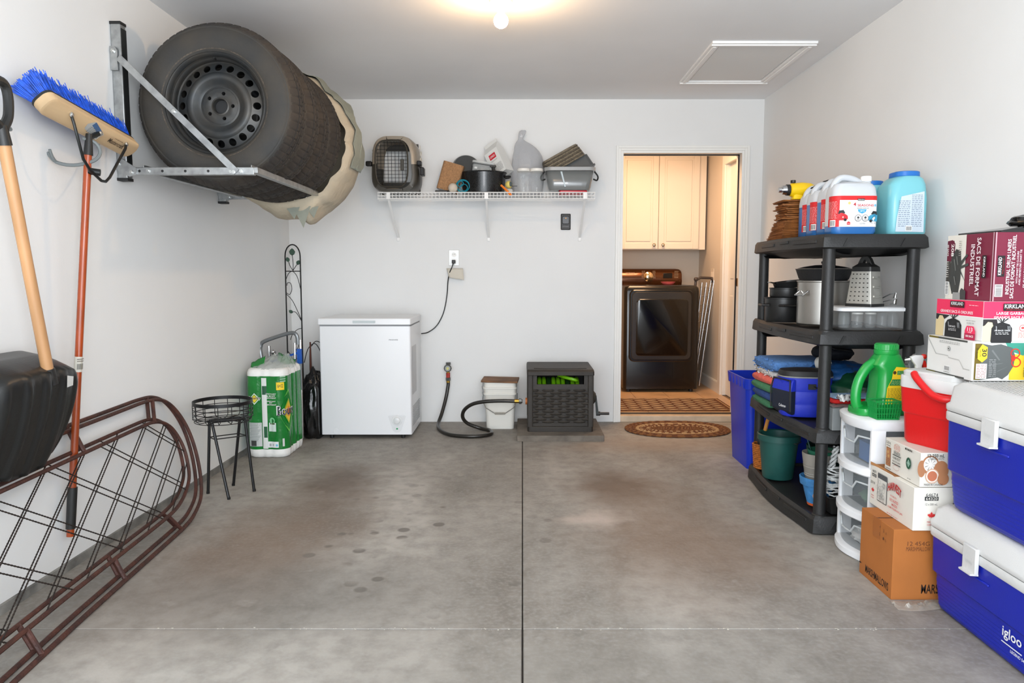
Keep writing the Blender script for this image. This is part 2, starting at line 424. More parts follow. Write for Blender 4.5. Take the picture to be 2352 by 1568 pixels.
dc = MB().box(LX-.018,6.60,.05,LX,6.68,2.18).box(LX-.018,5.88,2.10,LX,6.60,2.18).box(LX,6.585,.05,LX+.1,6.60,2.10)
struct('trim_3', dc, m_trim, 'white casing of the side doorway inside the laundry', 'door frame', smooth=0, bevel=.002)
sd = struct('door_1', MB().box(LX+.03,5.93,.06,LX+.065,6.585,2.10), m_trim, 'white closed door in the laundry side wall', 'door', smooth=0)
for z0,z1 in ((.2,.95),(1.1,1.95)): MB().box(LX+.024,6.02,z0,LX+.031,6.50,z1).build('door_panel', m_trim, sd, smooth=0, bevel=.004)
sw = thing('light_switch', 'white double light switch plate on laundry wall', 'switch', (LX-.003,7.0,1.13))
MB().box(-.003,-.055,-.06,.002,.055,.06).build('switch_plate', mat('switch_white',(236,224,206),.4), sw, bevel=.001)
for yy in (-.022,.022): MB().box(-.008,yy-.013,-.03,-.003,yy+.013,.03).build('toggle', MATS['switch_white'], sw, bevel=.001)

m_cab = mat('cabinet_white', (240,232,218), .35)
c = thing('wall_cabinet', 'cream two-door wall cabinet above the dryer', 'cabinet', (0,7.22,0))
MB().box(.42,0,1.375,1.775,.33,2.30).build('cabinet_body', m_cab, c, smooth=0)
def cdoor(x0, x1, kx, z0=1.38, z1=2.30, y=-.02):
    d = MB().box(x0,y,z0,x1,0,z1)
    o = d.build('cabinet_door', m_cab, c, bevel=.002)
    # raised frame and raised centre panel
    fwd = .055; yy = y-.001
    f = MB()
    f.box(x0,yy-.006,z0,x0+fwd,yy,z1).box(x1-fwd,yy-.006,z0,x1,yy,z1).box(x0+fwd,yy-.006,z0,x1-fwd,yy,z0+fwd).box(x0+fwd,yy-.006,z1-fwd,x1-fwd,yy,z1)
    f.build('door_frame', m_cab, o, bevel=.003)
    MB().box(x0+fwd+.018,yy-.007,z0+fwd+.018,x1-fwd-.018,yy,z1-fwd-.018).build('door_centre', m_cab, o, bevel=.006)
    MB().lathe([(.005,0),(.005,-.014),(.014,-.02),(.016,-.028),(.010,-.034),(.001,-.035)],14,(kx,yy-.006,z0+.038),'y').build('knob', mat('brushed_nickel',(190,176,150),.3,1), o)
cdoor(.515,.925,.56); cdoor(.93,1.312,1.272); cdoor(1.317,1.705,1.358)

# ---- dryer
m_dry = mat('dryer_black', (14,12,11), .22, coat=.2)
m_dry2 = mat('dryer_glass', (9,9,9), .16, coat=.15)
m_dbr = mat('dryer_console', (92,52,22), .2, .6, coat=.4)
d = thing('dryer', 'glossy black front-loading clothes dryer in the laundry', 'dryer', (1.275,6.73,.052))
DW = .345
body = MB()
for (z,ins) in ((.03,0),(.06,0),(.90,0),(.955,.004),(.975,.02),(.985,.05)):
    body.v  # keep order
rg = [rrect(0,.375, 2*DW-2*i, .74-2*i, .035, z, 6) for z,i in ((.03,0),(.93,0),(.962,.006),(.978,.018),(.984,.04))]
MB().loft(rg).build('body', m_dry, d)
for sx in (-1,1):
    for yy in (.06,.68): MB().lathe([(.02,0),(.018,.03)],12,(sx*.29,yy,0)).build('foot', m_rubber, d)
def rr2(cx,cz,w,hh,r,y,n=6):
    return [Vector((p.x, y, p.y)) for p in rrect(cx,cz,w,hh,r,0,n)]
dd = MB().loft([rr2(-.005,.615,.59,.665,.05,.012), rr2(-.005,.615,.585,.66,.05,-.006), rr2(-.005,.615,.57,.645,.045,-.012)])
door = dd.build('door', m_dry, d)
MB().loft([rr2(-.005,.615,.545,.62,.045,-.012), rr2(-.005,.615,.535,.61,.042,-.0185)]).build('door_trim', mat('dryer_grey',(52,50,48),.2,coat=.2), door)
MB().loft([rr2(0,.60,.475,.52,.035,-.0185), rr2(0,.60,.465,.51,.033,-.0225)]).build('door_window', m_dry2, door)
co = MB(); prof = [(.56,.975),(.545,1.02),(.56,1.10),(.60,1.135),(.66,1.14),(.70,1.10),(.70,.975)]
rings = []
for x, k in ((-.33,.6),(-.315,.92),(-.29,1),(.24,1),(.275,.95),(.295,.75)):
    rings.append([Vector((x, .63+(y-.63)*(.85+.15*k), .975+(z-.975)*(.55+.45*k))) for y,z in prof])
co.loft(rings); con = co.build('console', m_dbr, d, smooth=50)
MB().lathe([(.047,0),(.047,-.006),(.038,-.010),(.036,-.030),(.030,-.034),(.001,-.034)],28,(-.035,.55,1.06),'y').build('dial', mat('dial_chrome',(226,200,160),.15,1), con)
MB().box(.11,.545,1.045,.20,.552,1.095).build('display', m_dry2, con, bevel=.002)
P = Print((-.27,.5515,1.0),(1,0,0),(0,0,1))
P.text('SAMSUNG',.055,.095,.085,.012,(210,196,170))
P.lines(.0,.015,.15,.012,2,(150,130,100)); P.lines(.17,.03,.03,.09,7,(170,150,120)); P.lines(.275,.03,.03,.09,7,(170,150,120)); P.lines(.49,.03,.04,.09,6,(170,150,120))
P.done(con)
ds = MB().lathe([(.03,0),(.05,.006),(.068,.026),(.070,.03),(.064,.027),(.047,.010),(.02,.006)],24,(1.375,6.98,1.037),sy=.6)
tag(ds.build('dish', mat('pink_plastic',(214,98,96),.4)), 'small pink dish on top of the dryer', 'dish')

# ---- folded clothes airer
r = thing('folding_airer', 'folded metal clothes airer leaning between dryer and wall', 'drying rack', (1.712,6.98,.06))
m_chr = mat('chrome_rod', (205,205,205), .18, 1)
for (x0,x1,z1,yy) in ((-.055,-.10,1.00,0),(-.02,-.085,1.0,-.03),(.03,-.06,1.02,0),(.05,-.03,1.02,-.03)):
    MB().cyl((x1,yy,.02 if yy else .1),(x0+.04,yy,z1),.008).build('rail', m_chr, r)
for k in range(6): MB().cyl((-.05+.004*k,.0,.55+.08*k),(.055,.0,.55+.08*k),.004).build('rung', m_chr, r)
MB().tube([(-.08,0,.94),(-.075,0,1.02),(-.03,0,1.045),(.08,0,1.04),(.088,0,1.0)],.013).build('hinge_bar', mat('airer_grey',(70,62,60),.4), r)
for x in (-.075,.085): MB().ball((x,-.01,1.03),.022).build('hinge_cap', mat('airer_grey',(70,62,60),.4), r)

# ---- patterned rug
m_rug = mat('rug_brown', (122,76,44), .95, noise_s=60, noise_a=.3, bump_s=200, bump=.6)
rg_ = thing('patterned_rug', 'brown rug with cream lattice pattern inside the laundry doorway', 'rug', (1.205,6.08,.052))
MB().box(-.50,-.285,0,.50,.285,.008).build('pile', m_rug, rg_, bevel=.003)
m_rc = mat('rug_cream', (206,176,132), .95, bump_s=200, bump=.5)
lat = MB()
for i in range(9):
    for j in range(6):
        cx = -.40+i*.10; cy = -.215+j*.086
        for q in (-1,1):
            lat.prism([(-.045,-.006),(.0,.020*1),(.045,.030),(.0,.006)],.003,(cx,cy+.02*q,.0075),(q,0,0),(0,1,0) if q>0 else (0,-1,0))
lat.build('lattice', m_rc, rg_, smooth=0, kind='stuff')
MB().box(-.48,-.265,.0075,.48,-.258,.0095).box(-.48,.258,.0075,.48,.265,.0095).box(.473,-.258,.0075,.48,.258,.0095).box(-.48,-.258,.0075,-.473,.258,.0095).build('border', m_rc, rg_, smooth=0)

# ---- braided oval mat
om = thing('braided_mat', 'oval braided brown and cream doormat on the concrete floor', 'mat', (1.14,5.345,0))
cols = [(128,84,44),(140,96,58),(104,62,34),(186,152,108),(112,66,36),(98,56,32),(190,160,118),(118,76,42)]
nr = 10; A, B = .385, .275
for k in range(nr):
    a = A-k*.0265-.013; bb = B-k*.0265-.013
    if bb < .012: break
    pts = []
    n = 64
    for q in range(n):
        t = 2*PI*q/n; ca, sa = cos(t), sin(t)
        x = a*abs(ca)**.85*(1 if ca>0 else -1); y = bb*abs(sa)**.95*(1 if sa>0 else -1)
        pts.append((x,y,.007))
    c1 = cols[k % 8]; c2 = cols[(k*3+2) % 8]
    pp = spline(pts, 3, True)
    mb = MB().tube(pp, [.0135+.0018*sin(q*1.3) for q in range(len(pp))], 6, True, flat=.55)
    mb.m = [((i//6)%6 < 3)*1 for i in range(len(mb.f))]
    mb.build('braid', [mat('braid%d'%k, c1, .95, bump_s=250, bump=.6), mat('braidb%d'%k, c2, .95, bump_s=250, bump=.6)], om)
MB().lathe([(.14,0),(.14,.006)],32,sx=1).build('mat_centre', mat('braid0',(0,0,0)), om)

# =====================================================================
# LEFT WALL: tyre rack, tyres, broom, shovel, trellis panels
# =====================================================================
m_galv = mat('galvanised_steel', (178,180,180), .38, .85, noise_s=30, noise_a=.15)
m_bolt = mat('zinc_bolt', (206,208,206), .25, 1)
m_blk = mat('black_plastic', (30,30,29), .45, bump_s=160, bump=.06)
TX, TZ, TR = -1.37, 1.905, .365
rk = thing('tire_rack', 'galvanised folding wall rack holding the car tires', 'rack', (XL,3.27,1.60))
def bolt(p, d, par, r=.009):
    p, d = Vector(p), Vector(d); MB().cyl(p, p+d*.005, r, n=6).cyl(p+d*.005, p+d*.010, r*.5, n=8).build('bolt', m_bolt, par)
for y0, nm in ((0,0),(1.07,1)):
    st = MB().box(.002,y0,-.045,.045,y0+.045,.62).build('wall_strut', m_galv, rk, bevel=.003)
    for z in (-.046,.615): MB().box(0,y0-.002,z,.047,y0+.047,z+.012).build('end_cap', m_rubber, st, smooth=0)
    MB().box(.036,y0+.004,0,.047,y0+.045,.60).build('strut_face', mat('strut_dark',(42,44,44),.4,.5), st, smooth=0)
    arm = MB().box(.05,y0-.003,-.022,.60,y0+.022,.012).build('arm', m_galv, rk, bevel=.003)
    for x in (.10,.20,.30,.40): MB().cyl((x,y0-.0035,-.005),(x,y0-.001,-.005),.006,n=10).build('arm_hole', m_rubber, arm)
    bolt((.14,y0-.003,-.003),(0,-1,0),arm); bolt((.50,y0-.003,-.006),(0,-1,0),arm); bolt((.545,y0-.003,-.006),(0,-1,0),arm)
    # brace: flat bar from the strut to the arm
    p0 = Vector((.035,y0-.010,.475)); p1 = Vector((.525,y0-.010,-.010)); dv = (p1-p0).normalized(); w_ = Vector((-dv.z,0,dv.x))*-.014
    br = MB().loft([[p0-w_,p0+w_,p0+w_+Vector((0,.006,0)),p0-w_+Vector((0,.006,0))],[p1-w_,p1+w_,p1+w_+Vector((0,.006,0)),p1-w_+Vector((0,.006,0))]]).build('brace', m_galv, rk, smooth=0)
    bolt(p0+(p1-p0)*.47+Vector((0,-.001,0)),(0,-1,0),br); bolt(p1+Vector((-.01,-.001,0)),(0,-1,0),br)
    gp = MB().prism([(0,0),(.03,-.0),(.03,.085),(.02,.10),(0,.10)],.006,(-.002+.004,y0-.006,.42),(1,0,0),(0,0,1)).build('hook_plate', m_galv, rk, smooth=0)
    bolt((.016,y0-.012,.50),(0,-1,0),gp)
    gp = MB().prism([(0,.02),(.02,.05),(.09,.005),(.085,-.022),(.055,-.03),(0,.0)],.006,(.004,y0-.004,0),(1,0,0),(0,0,1)).build('gusset', m_galv, rk, smooth=0)
    bolt((.016,y0-.010,.026),(0,-1,0),gp); bolt((.07,y0-.010,-.010),(0,-1,0),gp)
for x in (.13,.60):
    rl = MB().box(x-.015,-.0,-.014,x+.015,1.11,.012).box(x-.015,0,.0,x-.011,1.11,.022).build('rail', m_galv, rk, bevel=.002)

m_tire = mat('tyre_rubber', (48,47,45), .72, noise_s=7, noise_a=.22, bump_s=60, bump=.12, c2=(62,56,48))
m_tread = mat('tread_rubber', (42,38,35), .85, noise_s=14, noise_a=.25, bump_s=80, bump=.15, c2=(56,49,42))
m_rim = mat('steel_rim', (50,53,55), .42, .35, noise_s=9, noise_a=.18, bump_s=40, bump=.05, c2=(70,66,60))
def tire_mesh():
    hw = .106
    half = [(.222,-.090),(.232,-.098),(.246,-.1045),(.262,-.1065),(.285,-.1075),(.305,-.1055),(.322,-.101),(.326,-.0975),(.332,-.0965),(.338,-.091),(.343,-.085),(.3470,-.079)]
    tread = [(.3475,-.078,0),(.3570,-.062,1),(.3620,-.0505,1),(.3560,-.0500,2),(.3560,-.0430,2),(.3643,-.0425,1),(.3650,-.0255,1),(.3650,-.0155,1),(.3565,-.0150,2),(.3565,-.0075,2),(.3650,-.0070,1),(.3650,0,1)]
    prof = [(r,y,0) for r,y in half]+tread
    prof += [(r,-y,k) for r,y,k in reversed(prof[:-1])]
    n = 360; rings = []
    for i,(r,y,k) in enumerate(prof):
        ring = []
        for q in range(n):
            ph = q if y < 0 else q+2
            rr_ = r
            if k == 1 and ph % 6 == 0: rr_ = r-.004
            if k == 0 and r > .342 and ph % 6 == 0: rr_ = r-.003
            a = 2*PI*q/n; ring.append(Vector((rr_*cos(a), y, rr_*sin(a))))
        rings.append(ring)
    mb = MB(); mb.loft(rings, False, False)
    # inner wall
    mb.lathe([(.222,-.090),(.214,-.085),(.205,-.07),(.20,0),(.205,.07),(.214,.085),(.222,.090)], n, axis='y', caps=False)
    return mb
def hole_band(mb, r0, r1, n, rh, rc, yf, per=12, depth=.008):
    """annulus pierced by n round holes; y follows yf(r)"""
    for k in range(n):
        a0 = 2*PI*k/n; half = PI/n
        inner = []; outer = []
        bd = []
        # sector boundary, 3 samples a side
        for t in (-1,-.5,0,.5): bd.append((r1, half*t))
        for t in (1,): bd += [(r1, half), (r1+(r0-r1)/3, half), (r1+2*(r0-r1)/3, half)]
        for t in (1,.5,0,-.5): bd.append((r0, half*t))
        bd += [(r0,-half),(r0+(r1-r0)/3,-half),(r0+2*(r1-r0)/3,-half)]
        N = len(bd); V = []
        for r, a in bd:
            x, z = r*cos(a), r*sin(a); th = math.atan2(z, x-rc)
            hx, hz = rc+rh*cos(th), rh*sin(th)
            V.append(((x,z),(hx,hz)))
        vs = []
        for (x,z),(hx,hz) in V:
            for (px,pz,dy) in ((x,z,0),(hx,hz,0),(hx,hz,depth)):
                rr_ = math.hypot(px,pz); X = px*cos(a0)-pz*sin(a0); Z = px*sin(a0)+pz*cos(a0)
                vs.append((X, yf(rr_)+dy, Z))
        fs = []
        for i in range(N):
            j = (i+1)%N
            fs += [(3*i,3*j,3*j+1,3*i+1),(3*i+1,3*j+1,3*j+2,3*i+2)]
        mb.add(vs, fs)
def rim_mesh():
    mb = MB(); n = 100
    # outer lip and barrel
    mb.lathe([(.2235,-.088),(.2250,-.094),(.2200,-.098),(.2140,-.094),(.2080,-.080),(.2060,-.066),(.1990,-.060),(.1970,-.052),(.1960,-.035),(.1900,-.030)], n, axis='y', caps=False)
    mb.lathe([(.2060,-.066),(.203,.06),(.2235,.094)], 60, axis='y', caps=False)
    yf = lambda r: -.032-.018*min(1,max(0,(.190-r)/.04)) if r > .15 else -.05
    hole_band(mb, .148, .190, 20, .0165, .1690, yf)
    mb.lathe([(.148,-.050),(.140,-.056),(.128,-.060),(.115,-.055),(.100,-.040),(.088,-.034),(.080,-.036)], n, axis='y', caps=False)
    hole_band(mb, .040, .080, 5, .0085, .0580, lambda r: -.036-.004*(1-abs(r-.058)/.022), depth=.02)
    mb.lathe([(.040,-.036),(.034,-.038),(.032,-.034),(.032,.0)], 40, axis='y', caps=False)
    return mb
tyre_labels = ['frontmost tire on black steel wheel in the wall rack', 'second tire back in the wall rack, behind the frontmost', 'third tire back in the wall rack, between two others', 'rearmost tire in the wall rack, next to the beige cover']
T0 = thing('car_tire', tyre_labels[0], 'tire', (TX,3.462,TZ), group='winter tires in the wall rack')
tm = tire_mesh(); to = tm.build('tyre', [m_tire, m_tread], T0, smooth=28)
for p in to.data.polygons:
    c_ = p.center
    if math.hypot(c_.x,c_.z) > .340: p.material_index = 1
wornm = mat('worn_bead',(96,84,70),.7,noise_s=30,noise_a=.5)
MB().lathe([(.2345,-.0992),(.2368,-.1002),(.2385,-.1010)],90,axis='y',caps=False).build('bead_ring', wornm, T0)
wr = rim_mesh().build('wheel_rim', m_rim, T0, smooth=40)
MB().cyl((0,-.012,0),(0,-.005,0),.031,n=24).build('bearing_recess', mat('recess_dark',(26,26,27),.6), wr)
MB().cyl((.0,-.085,.200),(.0,-.068,.196),.004,n=8).build('valve', m_rubber, T0)
for i in range(1,4):
    t = copy_tree(T0); t.location = (TX+(.004,-.006,.003)[i-1], 3.462+.2175*i, TZ); t.rotation_euler = (0,.7*i,0); t['label'] = tyre_labels[i]

# ---- beige tyre cover pushed behind the last tyre
def tarp(u, v):
    a = 2*PI*u
    y = [4.226,4.232,4.262,4.36,4.48,4.58,4.64,4.66,4.665][int(v*8+.5)]
    r = [.345,.362,.388,.412,.410,.375,.29,.15,.02][int(v*8+.5)]
    cx, cz = TX+.02, TZ-.02
    q = Vector((cos(a)*1.3, sin(a)*1.3, y*2.2))
    f = noise.fractal(q*1.7, 1, 2, 4); ridge = abs(noise.noise(q*2.6+Vector((5,2,1))))
    r2 = r*(1+.055*f)+.035*ridge-.012
    x = cx+r2*cos(a); z = cz+r2*sin(a)
    if v < .15:
        y += .002*noise.noise(Vector((a*2,3,1))); 
    # hanging gathered tip at the bottom
    if sin(a) < -.45 and v > .1 and v < .45: z -= .09*math.exp(-((a-5.05)/.16)**2)+.02*abs(noise.noise(Vector((a*4,y*8,0))))
    x = max(x, XL+.012+.01*ridge)
    if z < 1.50: z = z
    return Vector((x, y, z))
m_tarp = mat('beige_canvas', (188,176,154), .85, noise_s=5, noise_a=.12, bump_s=35, bump=.5)
m_tarp2 = mat('cover_lining', (142,146,134), .8, bump_s=35, bump=.4)
tc_ = thing('tire_cover', 'crumpled beige canvas cover hanging behind the rearmost tire', 'cover', (0,0,0))
MB().grid(120, 8, tarp).build('cover_cloth', m_tarp, tc_, smooth=60, sub=1)
def lining(u, v):
    a = -.35+1.75*u; p = tarp((a/(2*PI)) % 1, .25+.30*v)
    return p+Vector((cos(a),0,sin(a)))*(.006+.006*abs(noise.noise(Vector((u*6,v*3,2)))))
MB().grid(40, 6, lining).build('cover_lining', m_tarp2, tc_, smooth=60, solid=.003)
fl_ = MB()
for dx, dz, w_ in ((.0,-.10,.05),(-.05,-.05,.04),(.06,-.045,.035)):
    fl_.add([(TX+.12+dx-w_,4.24,TZ-.39),(TX+.12+dx+w_,4.23,TZ-.375),(TX+.13+dx,4.215,TZ-.40+dz),(TX+.12+dx,4.28,TZ-.385)],[(0,1,2),(0,2,3),(1,3,2)])
fl_.build('cover_corner', m_tarp2, tc_, smooth=0)

# ---- push broom
Ld = Vector((0,.993,-.118)).normalized(); Bd = Vector((-.66,0,.75)).normalized(); Wd = Ld.cross(Bd).normalized()
BC = Vector((-1.648,2.885,1.706))
def R(p): return BC+Wd*p[0]+Ld*p[1]+Bd*p[2]        # local frame: width, length, bristle direction
bm = thing('push_broom', 'push broom with blue bristles and wooden head hung head-up on the wall', 'broom', tuple(BC))
def off(pts): return [Vector(p)-BC for p in pts]
blk = MB(); rgs = []
for z, ins in ((-.018,.006),(-.013,0),(.018,0)):
    rgs.append([q-BC for q in [R(p) for p in rrect(0,0,0.080-2*ins,.580-2*ins,.030,z,6)]])
m_maple = mat('broom_wood', (214,182,140), .5, noise_s=7, noise_a=.14, aniso=(1,.15,1))
blk.loft(rgs); bo = blk.build('head_block', m_maple, bm)
MB().loft([[q-BC for q in [R(p) for p in rrect(0,0,.082,.583,.030,z,6)]] for z in (.018,.026)]).build('block_underside', mat('dark_layer',(36,36,36),.8), bm)  # thin dark layer on the bristle side of the head block
bb_ = MB(); random.seed(11)
for i in range(64):
    for j in range(12):
        l0 = -.276+.552*(i+.5)/64; w0 = -.031+.062*(j+.5)/12
        for s in range(3):
            fl2 = l0*1.03+random.gauss(0,.004)-.004; fw = w0*1.75+random.gauss(0,.006)
            h_ = .110+random.gauss(0,.0028)
            p = [R((w0+random.uniform(-.002,.002),l0+random.uniform(-.003,.003),.024)), R((fw,fl2,h_))]
            p[1].x = max(p[1].x, XL+.004); r_ = .0024
            e1 = Vector((0,.7,.7))*r_; e2 = Vector((.7,-.5,.5))*r_
            a_ = p[0]-BC; b_ = p[1]-BC
            bb_.add([a_+e1,a_-e1,a_+e2,b_+e1,b_-e1,b_+e2], [(0,1,4,3),(1,2,5,4),(2,0,3,5),(3,4,5)])
bb_.build('bristles', mat('blue_bristle',(30,96,226),.5,noise_s=40,noise_a=.35), bm, smooth=0, kind='stuff')
Pb = Print(R((-.039,.30,-.0185))-BC, -Ld, Wd)
def pr(l, w_): return Vector((0,0,0))
# printed mark and paper tag on the face that looks into the room
Pm = Print(R((-.039,-.305,-.0182))-BC, Ld, Wd*1.0); 
if Pm.n.dot(-Bd) < 0: Pm = Print(R((.039,-.305,-.0182))-BC, Ld, -Wd)
Pm.poly([(.245,.030),(.340,.008),(.355,.044),(.262,.074),(.238,.052)],(176,178,176)); Pm.poly([(.262,.055),(.330,.034),(.338,.050),(.266,.074)],(70,100,140))
Pm.lines(.262,.020,.06,.03,5,(110,112,112)); Pm.bars(.318,.014,.022,.020)
Pm.text('Mastercraft',.452,.036,.105,.020,(70,56,42)); Pm.lines(.42,.050,.06,.006,1,(120,100,80))
Pm.done(bm)
# steel brace rods
Hh = Vector((-1.635,2.835,1.50))
bA, bBp = R((.012,-.175,-.02)), R((.012,.19,-.02)); bC = R((0,.02,-.02))
dk = mat('black_steel', (38,40,40), .35, .5)
H1 = Vector((-1.615,2.80,1.535)); H2 = Vector((-1.615,2.90,1.505))
MB().tube(off([bA+Vector((.004,0,0)), bA+Vector((.012,0,-.03)), H1+Vector((.0,-.04,.035)), H1, H2+Vector((0,-.03,0)), H2, H2+Vector((0,.03,.02)), bBp+Vector((.012,-.02,-.02)), bBp+Vector((.004,0,0))]), .0055, 8).build('brace_rod', dk, bm)
for q in (bA,bBp,bC): MB().ball(Vector(q+Vector((.006,0,0)))-BC, .010, 10, sc=(.7,1,1)).build('bolt_head', m_bolt, bm)
m_oj = mat('orange_handle', (166,68,18), .3, noise_s=6, noise_a=.2, coat=.4)
hp0, hp1 = Vector((-1.638,2.832,1.600)), Vector((-1.740,2.752,.145)); hd_ = (hp1-hp0).normalized()
MB().cyl(hp0-BC, hp1-BC, .0135, n=14).build('handle', m_oj, bm)
MB().cyl(hp0-hd_*.075-BC, hp0+hd_*.005-BC, .011, .017, n=12).build('ferrule', m_blk, bm)
MB().cyl(bC-BC, hp0-hd_*.06-BC, .010, n=10).build('swivel', dk, bm)
q0 = hp0+(hp1-hp0)*((1.60-.335)/(1.60-.145)); q1 = hp0+(hp1-hp0)*((1.60-.175)/(1.60-.145))
MB().cyl(q0-BC, q1-BC, .0175, .0170, n=14).build('grip', m_blk, bm)
q0 = hp0+(hp1-hp0)*.525; q1 = hp0+(hp1-hp0)*.565
lbm = MB().cyl(q0-BC, q1-BC, .0139, n=14).build('paper_band', mat('paper_band',(206,202,190),.6), bm)
a_, b_ = frame_from(hd_)
def bandp(a,b,k): 
    t = a/.0139; return q1-BC-hd_*b+Vector((sin(t),-cos(t),0))*(.0142+k) if False else q1-BC-hd_*b+(Vector((1,0,0))*cos(t)+Vector((0,1,0))*sin(t))*(.0141+k)
Pp = Print((0,0,0),(1,0,0),(0,1,0),bend=bandp); 
for k in range(8): Pp.rect(-.018+k*.0035,.010,.0016,.022,(60,60,60))
Pp.rect(-.018,.040,.026,.003,(120,110,100)); Pp.rect(-.018,.048,.024,.003,(120,110,100)); Pp.done(bm)
MB().cyl(Vector((-1.60,2.84,1.531))-BC, Vector((-1.637,2.826,1.536))-BC, .013, n=12).build('clamp', dk, bm)
hk = thing('tool_hook', 'grey rubber-coated wall hook gripping the broom', 'hook', (XL,2.80,1.60))
pts = spline([(0,.0,-.0),(.03,-.0,-.035),(.09,.01,-.045),(.15,.035,-.025),(.165,.055,.01),(.15,.05,.045),(.12,.02,.055)],5)
MB().tube(pts, .0065, 8).build('hook_arm', mat('hook_grey',(112,118,118),.5), hk)
MB().tube(spline([(.03,.0,-.035),(.03,-.02,-.02),(.03,-.035,.006)],4), .005, 8).build('hook_tip', mat('hook_grey',(112,118,118),.5), hk)

# ---- snow shovel
sv = thing('snow_shovel', 'black plastic snow shovel with pale wooden shaft and D-grip on the left wall', 'shovel', (-1.62,2.40,.49))
O = Vector((-1.62,2.40,.49))
s0, s1 = Vector((-1.60,2.318,1.565)), Vector((-1.59,2.447,.83)); sd_ = (s1-s0).normalized()
MB().tube([s0-O, s0+(s1-s0)*.5-O, s1-O], [.0185,.0175,.0185], 14).build('shaft', mat('pine_shaft',(200,150,102),.45,noise_s=10,noise_a=.2,aniso=(1,1,.2)), sv)
sh = MB(); tip = s1+sd_*.05
sh.cyl(s1-sd_*.004-O, tip-O, .022, .026, n=12).build('socket', m_blk, sv)
def blade(u, v):
    y = 2.185+.45*u; 
    e = (2*u-1)
    z = .885-.40*v-.055*(e**2)*(1 if v < .5 else -.0)*(1-v)**2*0
    # rounded outline: pull corners in
    cor = abs(e)**6
    z = .885-.405*v + (-.075*cor*(1-v)**3 + .10*abs(e)**3*v**3)
    x = -1.735+.165*min(1, (v/.16))**.6 if v < .16 else -1.57-.10*((v-.16)/.84)**1.7
    x -= .055*abs(e)**5
    rib = max(0, cos(PI*e*5.0))**.7*.010*min(1,max(0,(v-.10)*6))*(abs(e)<.93)
    x += rib
    return Vector((x,y,z))-O
MB().grid(60, 26, blade).build('blade', mat('shovel_black',(26,27,27),.34,bump_s=120,bump=.05), sv, smooth=60, solid=.006)
dg = spline([(-1.60,2.318,1.565),(-1.60,2.305,1.60),(-1.60,2.270,1.625),(-1.60,2.262,1.70),(-1.60,2.290,1.735),(-1.60,2.335,1.735),(-1.60,2.352,1.70),(-1.60,2.348,1.640),(-1.60,2.325,1.60),(-1.60,2.318,1.57)],4)
MB().tube([p-O for p in dg], .015, 10).cyl(s0-sd_*.04-O, s0+sd_*.02-O, .018, .022, n=12).build('grip', m_blk, sv)
MB().add([blade(.70,.20)+Vector((.007,0,0)),blade(.82,.22)+Vector((.007,0,0)),blade(.82,.30)+Vector((.007,0,0)),blade(.69,.30)+Vector((.007,0,0))],[(0,1,2,3)]).build('sticker', mat('sticker_white',(220,222,220),.5), sv, smooth=0)
hk2 = thing('shovel_hook', 'small grey wall hook holding the snow shovel grip', 'hook', (XL,2.39,1.60))
MB().cyl((0,0,0),(.15,-.01,.005),.006).ball((.15,-.01,.006),.008,8).build('hook_arm', mat('hook_grey',(112,118,118),.5), hk2)
# ---- tines of a rake high on the wall
rt = thing('garden_rake', 'dark thin rake tines at the upper left edge of the photo', 'rake', (-1.70,2.30,1.93))
for k,(yy,zz) in enumerate(((.030,.005),(.072,-.012),(.045,-.024),(.066,-.04))):
    MB().tube(spline([(0,-.28,zz+.01),(0,-.1,zz+.004),(0,yy-.02,zz),(.008,yy,zz-.004)],3), .0022, 6).build('tine', dk, rt)
MB().cyl((0,-.28,-.05),(0,-.28,.04),.008).build('rake_head', dk, rt)

